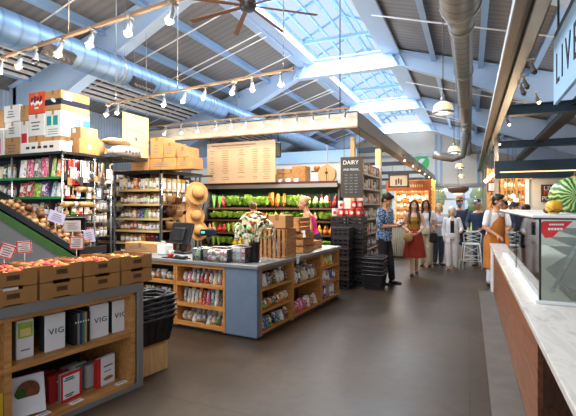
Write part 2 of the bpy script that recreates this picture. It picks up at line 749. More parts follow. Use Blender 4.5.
def spiral():
    for nm, c in (('spiral_duct', S(122, 152, 188)), ('spiral_duct_warm', S(136, 132, 126))):
        m, nt, bs, out = _new(nm)
        w = nt.nodes.new('ShaderNodeTexWave')
        w.bands_direction = 'Y'
        w.inputs['Scale'].default_value = 1.1
        nt.links.new(_coords(nt), w.inputs['Vector'])
        nt.links.new(_ramp(nt, w.outputs[1], [tuple(x * 0.7 for x in c), c], [0.0, 0.12]), bs.inputs['Base Color'])
        bs.inputs['Metallic'].default_value = 0.45
        bs.inputs['Roughness'].default_value = 0.42
        _bump(nt, w.outputs[1], bs, 0.25, 0.02)
        MATS[nm] = m


marble()
concrete()
deck()
skypane()
spiral()

# ================================================================ camera, world, light
cam = D.cameras.new('camera')
cam.sensor_width = 36.0
cam.lens = FPX / 576.0 * 36.0
cam.shift_y = -3.0 / 576.0
cam.clip_start = 0.05
cam.clip_end = 300
co = D.objects.new('camera', cam)
COL.objects.link(co)
co.location = (0, 0, CAMZ)
co.rotation_euler = (PI / 2, 0, TH)
SC.camera = co
SC.view_settings.view_transform = 'Standard'
SC.view_settings.look = 'None'
SC.view_settings.exposure = EXPOSURE
SC.view_settings.gamma = 1.0
SC.cycles.max_bounces = 8
SC.cycles.transparent_max_bounces = 16
SC.cycles.sample_clamp_indirect = 4.0
SC.cycles.use_denoising = True

w = D.worlds.new('world')
SC.world = w
w.use_nodes = True
nt = w.node_tree
nt.nodes.clear()
wo = nt.nodes.new('ShaderNodeOutputWorld')
bg = nt.nodes.new('ShaderNodeBackground')
tc = nt.nodes.new('ShaderNodeTexCoord')
sp = nt.nodes.new('ShaderNodeSeparateXYZ')
nt.links.new(tc.outputs['Generated'], sp.inputs[0])
cr = _ramp(nt, sp.outputs[2], [S(222, 230, 236), S(228, 238, 248), S(200, 224, 250)], [0.0, 0.45, 0.9])
nt.links.new(cr, bg.inputs[0])
bg.inputs[1].default_value = WORLD
nt.links.new(bg.outputs[0], wo.inputs[0])


def lamp(name, kind, loc, energy, col=(1, 1, 1), size=0.1, rot=(0, 0, 0), **k):
    l = D.lights.new(name, kind)
    l.energy = energy
    l.color = col
    if kind == 'AREA':
        l.shape = 'RECTANGLE'
        l.size = size[0]
        l.size_y = size[1]
    elif kind == 'SUN':
        l.angle = size
    else:
        l.shadow_soft_size = size
    for a, b in k.items():
        setattr(l, a, b)
    o = D.objects.new(name, l)
    COL.objects.link(o)
    o.location = loc
    o.rotation_euler = rot
    return o


# ================================================================ shell of the hall
KL, KR, RZ, SL = -4.65, -2.0, 6.0, 0.3          # skylight kinks, roof height there, slope
XL, XR = -10.2, 5.2


def roofz(x):
    if x < KL:
        return RZ - SL * (KL - x)
    if x > KR:
        return RZ - SL * (x - KR)
    return RZ


Y0, Y1 = -0.5, 25.8
m = MB()
m.span(-11, 6.5, -1.2, 26.5, -0.1, 0.0)
struct('floor', m, 'concrete', 'brown-grey polished concrete floor')
m = MB()
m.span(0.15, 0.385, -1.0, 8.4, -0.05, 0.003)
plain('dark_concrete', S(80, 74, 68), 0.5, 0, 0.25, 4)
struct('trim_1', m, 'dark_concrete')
m = MB()
m.prism([(XL - 0.3, roofz(XL - 0.3)), (KL, RZ), (KL, RZ + 0.12), (XL - 0.3, roofz(XL - 0.3) + 0.12)], 'y', Y0, Y1)
struct('ceiling_left', m, 'roof_deck', 'corrugated metal roof slope left of the skylight')
m = MB()
m.prism([(KR, RZ), (XR + 0.3, roofz(XR + 0.3)), (XR + 0.3, roofz(XR + 0.3) + 0.12), (KR, RZ + 0.12)], 'y', Y0, Y1)
struct('ceiling_right', m, 'roof_deck', 'corrugated metal roof slope right of the skylight')
stripes('wall_corrugated', S(166, 186, 208), S(188, 204, 222), 3.0, 'Y', 0.5, 0.1, 0.3, (0.2, 0.5))
m = MB()
m.span(XL - 0.1, XL, 1.0, 25.8, 0, roofz(XL) - 0.02)
struct('wall_left', m, 'wall_corrugated', 'pale blue corrugated side wall of the hall')
m = MB()
m.span(XR, XR + 0.1, 1.0, 25.8, 0, roofz(XR) - 0.02)
struct('wall_right', m, 'wall_white')
# far wall: gable above, glazed front below
YF = 25.5
HZ = 2.62
m = MB()
m.prism([(XL, HZ), (XR, HZ), (XR, roofz(XR)), (KR, RZ), (KL, RZ), (XL, roofz(XL))], 'y', YF, YF + 0.15)
struct('wall_far', m, 'wall_white', 'pale gable wall above the glazed far end')
m = MB()
m.span(XL, -6.6, YF, YF + 0.15, 0, HZ)
struct('wall_far_left', m, 'wall_white')
m = MB()
m.span(1.2, XR, YF, YF + 0.15, 0, HZ)
struct('wall_far_right', m, 'wall_white')
nb = 5
for i in range(nb):
    x0 = -6.6 + i * 7.8 / nb
    x1 = x0 + 7.8 / nb
    f = MB()
    for xx in (x0 + 0.05, x1 - 0.05):
        f.span(xx - 0.05, xx + 0.05, YF, YF + 0.12, 0.0, HZ)
    for zz in (0.06, 1.9, HZ - 0.05):
        f.span(x0, x1, YF, YF + 0.12, zz - 0.05, zz + 0.05)
    o = struct('window_%d' % (i + 1), f, 'steel_blue_white')
    g = MB()
    g.span(x0 + 0.1, x1 - 0.1, YF + 0.05, YF + 0.06, 0.1, HZ - 0.1)
    obj('pane', g, 'window_glass', o)
# outside the glazed front
m = MB()
m.span(-30, 30, 26.6, 80, -0.15, -0.05)
struct('ground_outside', m, 'lawn_green')

# portal frames
for k, yf in enumerate((1.0, 6.5, 12.0, 17.5, 23.0)):
    t = [(XL + 0.25, roofz(XL + 0.25) - 0.06), (KL, RZ - 0.06), (KR, RZ - 0.06), (XR - 0.25, roofz(XR - 0.25) - 0.06)]
    bt = [(XL + 0.7, roofz(XL) - 1.0), (KL - 0.25, RZ - 0.55), (KR + 0.25, RZ - 0.55), (XR - 0.7, roofz(XR) - 1.0)]
    m = MB()
    for i in range(3):
        m.prism([bt[i], bt[i + 1], t[i + 1], t[i]], 'y', yf - 0.012, yf + 0.012)
        for a, b in ((t[i], t[i + 1]), (bt[i], bt[i + 1])):
            m.prism([(a[0], a[1] - 0.012), (b[0], b[1] - 0.012), (b[0], b[1] + 0.012), (a[0], a[1] + 0.012)], 'y', yf - 0.13, yf + 0.13)
    for a, b in ((t[1], bt[1]), (t[2], bt[2])):
        for dx in (-0.09, 0.09):
            m.prism([(b[0] + dx - 0.012, b[1]), (b[0] + dx + 0.012, b[1]), (a[0] + dx + 0.012, a[1]), (a[0] + dx - 0.012, a[1])], 'y', yf - 0.13, yf + 0.13)
    # tapered columns
    for sgn, xo, xi in ((1, XL + 0.25, XL + 0.7), (-1, XR - 0.25, XR - 0.7)):
        zt = roofz(xo) - 0.06
        zb = roofz(xo - 0.25 * sgn) - 1.0
        m.prism([(xo, 0), (xo + 0.25 * sgn, 0), (xi, zb), (xo, zt)], 'y', yf - 0.012, yf + 0.012)
        m.bar((xo, yf, 0), (xo, yf, zt), 0.24, 0.024)
        m.bar((xo + 0.25 * sgn, yf, 0), (xi, yf, zb), 0.24, 0.024)
    struct('ceiling_frame', m, 'steel_blue_white')
    # skylight posts standing on the frame
for x in (-9.3, -8.15, -7.0, -5.85):
    m = MB()
    z = roofz(x) - 0.09
    m.span(x - 0.02, x + 0.02, 0.2, 25.4, z - 0.1, z + 0.08)
    m.span(x - 0.06, x + 0.06, 0.2, 25.4, z - 0.11, z - 0.09)
    struct('ceiling_purlin', m, 'purlin_paint')
for x in (-0.9, 0.25, 1.4, 2.55, 3.7):
    m = MB()
    z = roofz(x) - 0.09
    m.span(x - 0.02, x + 0.02, 0.2, 25.4, z - 0.1, z + 0.08)
    m.span(x - 0.06, x + 0.06, 0.2, 25.4, z - 0.11, z - 0.09)
    struct('ceiling_purlin', m, 'purlin_paint')
# bridging rods up the slope, in pairs at mid bay
for yb in (3.7, 9.2, 14.7, 20.2):
    for d in (-1.5, -0.14, 0.14, 1.6):
        m = MB()
        m.cyl((XL + 0.2, yb + d, roofz(XL + 0.2) - 0.23), (KL, yb + d, RZ - 0.23), 0.017, n=6)
        struct('ceiling_rod', m, 'white_paint')
    m = MB()
    m.cyl((KR, yb, RZ - 0.23), (XR - 0.3, yb, roofz(XR - 0.3) - 0.23), 0.017, n=6)
    struct('ceiling_rod', m, 'white_paint')
# skylight: curbs, rafters, panes
for x, sg in ((KL, 1), (KR, -1)):
    m = MB()
    m.span(x - 0.1, x + 0.1, 0.2, 25.4, RZ - 0.12, RZ + 0.45)
    m.span(x + sg * 0.08, x + sg * 0.3, 0.2, 25.4, RZ - 0.12, RZ - 0.06)
    m.span(x - sg * 0.2, x + sg * 0.02, 0.2, 25.4, RZ - 0.2, RZ - 0.12)
    m.span(x + sg * 0.08, x + sg * 0.16, 0.2, 25.4, RZ + 0.1, RZ + 0.16)
    struct('ceiling_curb', m, 'steel_blue_white')
XC = (KL + KR) / 2
ZS, ZP = RZ + 0.45, RZ + 1.05
for side, xs in ((1, KL), (-1, KR)):
    g = MB()
    g.prism([(xs, ZS), (XC, ZP), (XC, ZP + 0.02), (xs, ZS + 0.02)], 'y', 0.2, 25.4)
    struct('window_%d' % (6 if side > 0 else 7), g, 'skylight_pane', 'white translucent skylight glazing')
yy = 0.4
k = 0
while yy < 25.3:
    m = MB()
    for xs in (KL, KR):
        m.bar((xs, yy, ZS - 0.02), (XC, yy, ZP - 0.02), 0.055, 0.07)
    if k % 2 == 0:
        m.bar((KL, yy, ZS - 0.06), (KR, yy, ZS - 0.06), 0.08, 0.09)
    struct('ceiling_rafter', m, 'purlin_paint')
    yy += 1.4
    k += 1
for fx in (0.12, 0.25, 0.38, 0.62, 0.75, 0.88):
    x = KL + (KR - KL) * fx
    z = ZS + (ZP - ZS) * (1 - abs(x - XC) / (KR - XC)) - 0.03
    m = MB()
    m.span(x - 0.035, x + 0.035, 0.2, 25.4, z - 0.05, z)
    struct('ceiling_rail', m, 'purlin_paint')
m = MB()
m.span(XC - 0.06, XC + 0.06, 0.2, 25.4, ZP - 0.1, ZP)
struct('ceiling_ridge', m, 'purlin_paint')
# light bands low on the left roof slope
for (ya, yb) in ((2.2, 6.2), (7.0, 11.5), (12.5, 17.0)):
    m = MB()
    for i in range(7):
        x = -9.0 + i * 0.2
        m.span(x - 0.03, x + 0.03, ya, yb, roofz(x) - 0.34, roofz(x) - 0.28, 0)
    for j in range(4):
        yq = ya + (yb - ya) * j / 3
        m.bar((-9.1, yq, roofz(-9.1) - 0.27), (-7.7, yq, roofz(-7.7) - 0.27), 0.05, 0.05, 1)
    m.prism([(-9.1, roofz(-9.1) - 0.22), (-7.7, roofz(-7.7) - 0.22), (-7.7, roofz(-7.7) - 0.2), (-9.1, roofz(-9.1) - 0.2)], 'y', ya, yb, 2)
    struct('ceiling_grille', m, ['white_paint', 'dark_steel', 'charcoal'])
# bracing rods under the eaves
for (ya, yb) in ((1.0, 6.5), (6.5, 12.0), (12.0, 17.5)):
    for a, b in ((ya, yb), (yb, ya)):
        m = MB()
        m.cyl((XL + 0.35, a, 2.4), (XL + 0.35, b, roofz(XL) - 0.5), 0.018, n=6)
        struct('wall_brace', m, 'white_paint')

# daylight from the skylight, then added fill lamps
for yk in (3.7, 9.2, 14.7, 20.2):
    lamp('skylight_key', 'AREA', (XC, yk, RZ + 0.3), SKY_E / 4, (0.86, 0.94, 1), (2.3, 5.0))

for (x, y, z, e, sx_, sy_) in ((-8.2, 6.5, 2.9, 60, 1.5, 8), (-4.6, 11.5, 3.35, 80, 3, 6), (3.2, 10.5, 3.6, 120, 2.5, 8), (-4.2, 19, 3.35, 90, 3, 8), (-1.0, 21, 3.4, 60, 1, 6)):  # unseen up-facing fill lamps, added to brighten the roof underside
    lamp('roof_fill', 'AREA', (x, y, z), e, (0.92, 0.96, 1), (sx_, sy_), (PI, 0, 0), specular_factor=0.2)
for l in D.lights:
    if l.name.startswith('skylight_key'):
        l.specular_factor = 0.25
lamp('outdoor_fill', 'AREA', (-2, 33, 9), 1500, (1, 1, 0.96), (14, 8))  # added unseen lamp that brightens the lawn and trees beyond the glazing

# ================================================================ ducts, fan, pendants, tracks, canopies
# left spiral duct
m = MB()
XD, ZD, RD = -6.6, 4.32, 0.27
m.cyl((XD, 1.2, ZD), (XD, 25.4, ZD), RD, n=24)
d = obj('air_duct', m, 'spiral_duct')
tag(d, 'long fat round metal air duct running high along the left roof slope', 'duct')
for yy in (3.2, 6.4, 9.6, 12.8, 16.0, 19.2):
    m = MB()
    m.cyl((XD, yy - 0.03, ZD), (XD, yy + 0.03, ZD), RD + 0.018, n=24)
    obj('collar', m, 'galvanised', d)
for yy in (4.9, 6.9, 10.6):
    m = MB()
    m.box((XD + 0.2, yy, ZD - 0.17), (0.2, 0.6, 0.2), (0, math.radians(40), 0))
    for i in range(6):
        m.box((XD + 0.27, yy - 0.25 + i * 0.1, ZD - 0.25), (0.16, 0.02, 0.03), (0, math.radians(40), 0), 1)
    obj('grille', m, ['charcoal', 'steel_grey'], d)
for yy in (2.5, 6.9, 11.2, 15.6):
    m = MB()
    m.cyl((XD, yy, ZD + RD), (XD, yy, roofz(XD)), 0.012, n=6)
    obj('hanger_rod', m, 'steel_grey', d)

# right overhead duct with reducer and branch elbows
m = MB()
XE, ZE = -0.13, 4.5
m.cyl((XE, 1.5, ZE), (XE, 6.6, ZE), 0.27, n=24)
m.cyl((XE, 6.6, ZE), (XE, 7.3, ZE), 0.27, 0.185, n=24)
m.cyl((XE, 7.3, ZE), (XE, 25.4, ZE), 0.185, n=20)
d = obj('air_duct', m, 'spiral_duct_warm')
tag(d, 'round metal air duct running overhead down the main aisle', 'duct')
for yy in (6.55, 7.35, 9.9, 12.9, 16.2, 20, 24):
    m = MB()
    r = 0.29 if yy < 7 else 0.205
    m.cyl((XE, yy - 0.04, ZE), (XE, yy + 0.04, ZE), r, n=20)
    obj('collar', m, 'galvanised_warm', d)
for yy in ():
    m = MB()
    m.tube([(XE - 0.1, yy, ZE), (XE - 0.5, yy + 0.1, ZE + 0.02), (XE - 0.85, yy + 0.2, ZE - 0.02), (XE - 1.0, yy + 0.25, ZE - 0.25)], 0.12, 12)
    obj('branch', m, 'galvanised_warm', d)
m = MB()
m.cyl((XE, 15.4, ZE - 0.05), (XE, 15.4, ZE - 0.3), 0.1, n=12)
obj('branch', m, 'galvanised_warm', d)
for yy in (4.0, 9.0, 14.5, 20):
    m = MB()
    m.cyl((XE, yy, ZE + 0.19), (XE, yy, roofz(XE)), 0.012, n=6)
    obj('hanger_rod', m, 'steel_grey', d)
m = MB()
m.tube([(-1.3, 17.2, 3.52), (-1.0, 17.2, 3.44), (-0.6, 17.2, 3.36), (-0.3, 17.2, 3.42), (XE, 17.2, 4.28)], 0.15, 14)
d2 = obj('hanging_duct', m, 'spiral_duct_warm')
tag(d2, 'round branch duct crossing above the far end of the aisle', 'duct')

# ceiling fan
FX, FY, FZ = -3.05, 5.5, 4.55
f = thing('ceiling_fan', 'large ceiling fan with slim brown blades under the skylight', 'ceiling fan', (FX, FY, FZ))
m = MB()
m.lathe([(0.03, 0.3), (0.08, 0.28), (0.12, 0.12), (0.13, 0.0), (0.1, -0.06), (0.04, -0.08)], n=20)
part('hub', m, 'dark_steel', f)
m = MB()
m.cyl((0, 0, 0.28), (0, 0, 1.95), 0.02, n=8)
part('pole', m, 'dark_steel', f)
for k in range(8):
    a = math.radians(40 + 45 * k)
    m = MB()
    M = Matrix.Rotation(a, 3, 'Z') @ Matrix.Rotation(math.radians(12), 3, 'X')
    m.xf = M.to_4x4()
    m.add([(0.1, -0.03, 0), (0.1, 0.03, 0), (1.1, 0.042, 0), (1.1, -0.042, 0), (0.1, -0.03, 0.012), (0.1, 0.03, 0.012), (1.1, 0.042, 0.012), (1.1, -0.042, 0.012)],
          [(0, 1, 2, 3), (7, 6, 5, 4), (0, 4, 5, 1), (1, 5, 6, 2), (2, 6, 7, 3), (3, 7, 4, 0)])
    part('blade', m, 'dark_wood', f)

# pendant lamps down the aisle
PEND = [(7.6, 3.21), (12.9, 3.14), (18.3, 3.14), (24.0, 3.1)]
PLAB = ['largest white dome pendant lamp, nearest over the aisle', 'white dome pendant lamp, second in the aisle row from the front',
        'white dome pendant lamp, third in the aisle row from the front', 'tiny white dome pendant lamp, farthest of the aisle row']
pz = None
for i, (yy, zz) in enumerate(PEND):
    xx = gx((443, 454, 459.5, 461.5, 462.5)[i], yy)
    if pz is None:
        p = thing('pendant_lamp', PLAB[0], 'pendant lamp', (xx, yy, zz), 0, 'pendant lamps over the aisle')
        m = MB()
        m.lathe([(0.172, -0.075), (0.168, -0.02), (0.155, 0.04), (0.12, 0.09), (0.07, 0.12), (0.035, 0.13)], n=24)
        m.lathe([(0.0, -0.072), (0.165, -0.07)], n=24)
        part('lamp_shade', m, 'lamp_shade_white', p)
        m = MB()
        m.lathe([(0.178, -0.085), (0.18, -0.06), (0.176, -0.045)], n=24)
        part('rim', m, 'steel_grey', p)
        m = MB()
        m.lathe([(0.04, 0.12), (0.045, 0.16), (0.03, 0.2), (0.012, 0.21)], n=12)
        part('cap', m, 'steel_grey', p)
        m = MB()
        m.cyl((0, 0, 0.2), (0, 0, roofz(xx) - zz - 0.05), 0.008, n=6)
        part('cord', m, 'charcoal', p)
        pz = p
    else:
        p = dup(pz, (xx, yy, zz), 0, PLAB[i])
    lamp('pendant_light', 'POINT', (xx, yy, zz - 0.12), 14, (1, 0.82, 0.6), 0.06)

# track rails with spot heads
HEAD = {}


def spot_head(label, loc, aim, lit=True, group='track spotlights', key='a'):
    """short stem, swivel can and glowing bulb; aim = yaw of tilt"""
    if key not in HEAD:
        p = thing('track_spotlight', label, 'spotlight', loc, aim, group)
        m = MB()
        m.cyl((0, 0, 0), (0, 0, -0.06), 0.012, n=8)
        m.box((0, 0, -0.005), (0.03, 0.09, 0.02))
        part('stem', m, 'steel_grey', p)
        m = MB()
        a = Vector((0, 0.0, -0.06))
        dv = Vector((0, -0.35, -0.94)).normalized()
        m.cyl(a, a + dv * 0.06, 0.022, 0.026, n=12)
        m.cyl(a + dv * 0.06, a + dv * 0.11, 0.026, 0.042, n=12, caps=False)
        part('can', m, 'steel_grey', p)
        m = MB()
        m.ball(a + dv * 0.12, 0.026, 12, 8)
        part('bulb', m, 'bulb_glow' if lit else 'charcoal', p)
        HEAD[key] = p
        return p
    return dup(HEAD[key], loc, aim, label, group)


WARM = (1, 0.78, 0.52)


def track(name, label, p0, p1, heads, z, tname, drop=1.8, rods=(0.1, 0.9), pw=25, unlit=()):
    m = MB()
    m.bar(p0 + (z,), p1 + (z,), 0.034, 0.03)
    t = obj(name, m, 'canopy_tan')
    tag(t, label, 'track')
    for f in rods:
        x = p0[0] + (p1[0] - p0[0]) * f
        y = p0[1] + (p1[1] - p0[1]) * f
        mm = MB()
        mm.cyl((x, y, z + 0.017), (x, y, min(z + drop, roofz(x))), 0.007, n=6)
        obj('hanger_rod', mm, 'steel_grey', t)
    n = len(heads)
    for i, f in enumerate(heads):
        x = p0[0] + (p1[0] - p0[0]) * f
        y = p0[1] + (p1[1] - p0[1]) * f
        spot_head('small spotlight with glowing bulb, %s from the left on the %s' % (ORD[i], tname), (x, y, z - 0.02), R.uniform(-0.5, 0.9), i not in unlit,
                  'spotlights on the ' + tname, 'dark' if i in unlit else 'a')
        if i not in unlit:
            lamp('spot_light', 'POINT', (x, y - 0.06, z - 0.24), pw, WARM, 0.05)


def frac(u, p0, p1):
    a, b = 0.0, 1.0
    for _ in range(40):
        c = (a + b) / 2
        x, y = p0[0] + (p1[0] - p0[0]) * c, p0[1] + (p1[1] - p0[1]) * c
        fx = CS * x + SN * y
        fy = -SN * x + CS * y
        uu = 288 + FPX * fx / fy
        if uu < u:
            a = c
        else:
            b = c
    return a


q0, q1 = (-5.9, 3.25), (-1.6, 2.78)
track('light_track', 'front brown light track hanging above the fruit display', q0, q1, [frac(u, q0, q1) for u in (2, 21, 36, 61, 92, 130, 173)], 3.3, 'front track', 2.6, (0.12, 0.5, 0.9), 30, (2,))
q0, q1 = (-5.7, 5.34), (-2.06, 4.9)
track('light_track', 'middle light track hanging above the long counter', q0, q1, [frac(u, q0, q1) for u in (104, 118, 164, 185, 205, 234, 252, 281)], 3.3, 'middle track', 2.4, (0.06, 0.45, 0.96), 38)
q0, q1 = (-6.5, 7.02), (-1.9, 7.0)
track('light_track', 'rear light track fixed in front of the grey canopy beam', q0, q1, [frac(u, q0, q1) for u in (166, 181, 197, 216, 231, 246, 264, 281, 297, 313, 329, 345)], 3.24, 'rear track', 0.0, (), 3)

# left canopy: grey channel beams, posts, warm soffit lights
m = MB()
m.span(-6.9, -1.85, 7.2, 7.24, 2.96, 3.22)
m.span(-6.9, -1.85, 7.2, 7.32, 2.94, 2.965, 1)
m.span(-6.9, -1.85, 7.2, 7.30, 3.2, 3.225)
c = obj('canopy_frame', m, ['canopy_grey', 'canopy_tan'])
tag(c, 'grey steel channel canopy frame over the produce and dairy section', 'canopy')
m = MB()
m.span(-1.85, -1.81, 7.2, 25, 2.96, 3.22)
m.span(-2.0, -1.81, 7.2, 25, 2.93, 2.965, 1)
m.span(-1.97, -1.81, 7.2, 25, 3.2, 3.225)
obj('side_beam', m, ['canopy_grey', 'canopy_tan'], c)
for yy in (11.2, 15.2, 19.5, 24.5):
    m = MB()
    m.span(-6.9, -1.98, yy - 0.05, yy + 0.05, 2.98, 3.12)
    obj('cross_beam', m, 'dark_steel', c)
for (xx, yy, rr, nm) in ((gx(353, 8.42), 8.42, 0.045, 'pine'), (gx(327.5, 9.3), 9.3, 0.014, 'pine'), (gx(378.5, 10.45), 10.45, 0.07, 'sign_cream'), (-1.9, 22.0, 0.05, 'canopy_grey'), (-1.9, 24.8, 0.05, 'canopy_grey'), (-6.8, 7.35, 0.05, 'canopy_grey')):
    m = MB()
    m.span(xx - rr, xx + rr, yy - rr, yy + rr, 0, 2.96, 0, 0.006)
    obj('post', m, nm, c)
m = MB()
m.cyl((gx(340, 7.22), 7.22, 3.2), (gx(340, 7.22), 7.22, roofz(-2.2) + 0.3), 0.011, n=6)
obj('hanger_rod', m, 'charcoal', c)
for i in range(7):
    yy = 12.2 + i * 1.9
    spot_head('small spotlight under the canopy side beam, %s from the front' % ORD[i], (-1.74, yy, 3.0), 1.3, True, 'spotlights along the canopy side beam')
    if i % 2 == 0:
        lamp('spot_light', 'POINT', (-1.6, yy, 2.75), 12, WARM, 0.05)

# right canopy over the counter
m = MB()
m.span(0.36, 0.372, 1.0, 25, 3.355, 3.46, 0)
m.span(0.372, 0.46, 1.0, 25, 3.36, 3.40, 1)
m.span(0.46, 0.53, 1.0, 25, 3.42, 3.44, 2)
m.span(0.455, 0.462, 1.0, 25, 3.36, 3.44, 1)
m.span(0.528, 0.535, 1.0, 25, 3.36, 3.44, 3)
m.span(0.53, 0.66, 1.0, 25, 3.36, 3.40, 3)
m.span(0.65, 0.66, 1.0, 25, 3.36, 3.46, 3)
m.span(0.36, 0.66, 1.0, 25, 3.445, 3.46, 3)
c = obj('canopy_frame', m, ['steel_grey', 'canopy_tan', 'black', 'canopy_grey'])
tag(c, 'long grey and tan canopy beam with black lighting slot above right counter', 'canopy')
for yy, zz in ((9.3, 3.42), (14.3, 3.4)):
    m = MB()
    m.span(0.66, 5.1, yy - 0.05, yy + 0.05, zz - 0.1, zz + 0.1)
    m.span(0.66, 5.1, yy - 0.11, yy + 0.11, zz + 0.08, zz + 0.1)
    m.span(0.66, 5.1, yy - 0.11, yy + 0.11, zz - 0.1, zz - 0.08)
    obj('cross_beam', m, 'dark_blue_steel', c)
m = MB()
m.span(1.8, 1.95, 7.6, 20, 3.42, 3.6)
m.span(1.74, 2.01, 7.6, 20, 3.42, 3.45)
obj('side_beam', m, 'dark_steel', c)
for yy in (12.55, 20.0, 24.9):
    m = MB()
    m.span(0.6, 0.7, yy - 0.05, yy + 0.05, 0, 3.4)
    obj('post', m, 'canopy_grey', c)
for i, (u, v) in enumerate(((531, 28), (536, 60), (524, 84), (521, 97), (507, 130), (499, 142), (498, 153), (494, 160))):
    X = 0.68 if i != 1 else 0.95
    r = ray(u, v)
    yy = r[1] / r[0] * X
    lit = i in (1, 4, 6, 7)
    spot_head('track spotlight under the right canopy beam, %s from the front' % ORD[i], (X, yy, 3.345), 1.2, lit, 'spotlights on the right canopy beam', 'a' if lit else 'dark')
    if lit:
        lamp('spot_light', 'POINT', (X + 0.1, yy - 0.1, 2.9), 7, WARM, 0.05)

# ================================================================ goods library
GOODS = {}


def P(u, v, Y):
    return Vector((gx(u, Y), Y, gz(u, v, Y)))


def _goods():
    """each kind fits a box 1 wide, 1 deep, 1 high standing on z=0"""
    m = MB()
    m.lathe([(0.44, 0), (0.48, 0.04), (0.48, 0.52), (0.4, 0.64), (0.2, 0.76), (0.17, 0.9)], n=12)
    m.lathe([(0.49, 0.14), (0.49, 0.46)], n=12, mat=1)
    m.lathe([(0.2, 0.88), (0.2, 1.0), (0.0, 1.0)], n=10, mat=2)
    GOODS['bottle'] = (m.mesh('bottle', _ml(['pack', 'paper', 'black'])), 'bottle')
    m = MB()
    m.lathe([(0.42, 0), (0.48, 0.05), (0.48, 0.7), (0.4, 0.8)], n=12)
    m.lathe([(0.49, 0.2), (0.49, 0.58)], n=12, mat=1)
    m.lathe([(0.43, 0.8), (0.44, 0.98), (0.0, 1.0)], n=12, mat=2)
    GOODS['jar'] = (m.mesh('jar', _ml(['pack', 'paper', 'kraft_dark'])), 'jar')
    m = MB()
    m.lathe([(0.46, 0), (0.48, 0.03), (0.48, 0.97), (0.46, 1.0), (0.4, 0.97), (0.0, 0.97)], n=14)
    m.lathe([(0.49, 0.25), (0.49, 0.75)], n=14, mat=1)
    GOODS['tin'] = (m.mesh('tin', _ml(['pack', 'paper', 'chrome'])), 'tin')

    def pouch(lab):
        m = MB()
        vs, fs = [], []
        nz, nx = 8, 8
        for sgn in (-1, 1):
            for j in range(nz + 1):
                z = j / nz
                for i in range(nx + 1):
                    x = i / nx - 0.5
                    bulge = 0.48 * (1 - z) ** 0.6 * (1 - (2 * x) ** 4 * 0.7) if j < nz else 0.01
                    wv = 0.03 * math.sin(9 * x + 7 * z)
                    vs.append((x * (0.94 + 0.06 * math.cos(6 * z)), sgn * max(0.012, bulge + wv * (1 - z)), z))
        q = (nz + 1) * (nx + 1)
        for s_ in (0, 1):
            for j in range(nz):
                for i in range(nx):
                    a = s_ * q + j * (nx + 1) + i
                    fs.append((a, a + 1, a + nx + 2, a + nx + 1))
        for j in range(nz):
            for i in (0, nx):
                a = j * (nx + 1) + i
                fs.append((a, a + nx + 1, q + a + nx + 1, q + a))
        for i in range(nx):
            fs.append((i, i + 1, q + i + 1, q + i))
            a = nz * (nx + 1) + i
            fs.append((a, a + 1, q + a + 1, q + a))
        o = len(m.f)
        m.add(vs, fs, 0, True)
        for k in range(nx * nz):
            j, i = divmod(k, nx)
            if lab and 3 <= j <= 5 and 2 <= i <= 5:
                m.m[k] = 1
            if j == nz - 1:
                m.m[k] = 2
        return m
    GOODS['pouch'] = (pouch(True).mesh('pouch', _ml(['pack', 'paper', 'pack'])), 'snack bag')
    GOODS['bag'] = (pouch(False).mesh('bag', _ml(['pack', 'pack', 'pack'])), 'packet')
    m = MB()
    m.box((0, 0, 0.5), (1, 1, 1), None, 0, 0.03)
    m.box((0, -0.5, 0.56), (0.74, 0.012, 0.36), None, 1)
    m.box((0, -0.5, 0.2), (0.5, 0.012, 0.1), None, 2)
    GOODS['box'] = (m.mesh('box', _ml(['pack', 'paper', 'black_ink'])), 'small carton')
    m = MB()
    m.lathe([(0.4, 0), (0.48, 0.85), (0.5, 0.86), (0.5, 1.0), (0.0, 1.0)], n=14)
    m.lathe([(0.445, 0.3), (0.478, 0.75)], n=14, mat=1)
    GOODS['tub'] = (m.mesh('tub', _ml(['pack', 'paper'])), 'tub')
    # sack: tied bag of loose goods
    m = MB()
    m.lathe([(0.3, 0), (0.46, 0.08), (0.5, 0.35), (0.42, 0.62), (0.2, 0.74), (0.12, 0.78), (0.2, 0.92), (0.26, 1.0)], n=14, wob=0.06)
    m.lathe([(0.15, 0.75), (0.15, 0.8)], n=10, mat=1)
    GOODS['sack'] = (m.mesh('sack', _ml(['pack', 'red_ink'])), 'tied bag')
    # wrapped bun pack lying flat: rounded pillow
    m = MB()
    m.ball((0, 0, 0.45), (0.5, 0.5, 0.45), 14, 8, 0)
    m.ball((0, -0.12, 0.6), (0.3, 0.3, 0.34), 12, 8, 1)
    GOODS['pillow'] = (m.mesh('pillow_pack', _ml(['pack', 'paper'])), 'puffy packet')
    m = MB()
    m.box((0, 0, 0.5), (1, 1, 1), None, 0, 0.02)
    m.box((0, 0.02, 0.5), (0.9, 1.0, 0.985), None, 1)
    m.box((0, -0.505, 0.72), (0.3, 0.01, 0.05), None, 2)
    GOODS['book'] = (m.mesh('book', _ml(['pack_matte', 'paper', 'white_ink'])), 'book')


_goods()


def item(kind, loc, size, rz, colname, label, group, cat=None, rot=None):
    me, noun = GOODS[kind]
    o = D.objects.new(me.name, me)
    COL.objects.link(o)
    o.location = (loc[0], loc[1], loc[2] + 0.002)
    o.rotation_euler = rot if rot else (0, 0, rz)
    o.scale = size
    c = PAL[colname]
    k = R.uniform(0.88, 1.1)
    o.color = (min(1, c[0] * k), min(1, c[1] * k), min(1, c[2] * k), 1)
    tag(o, label, cat or noun.split()[-1], group)
    return o


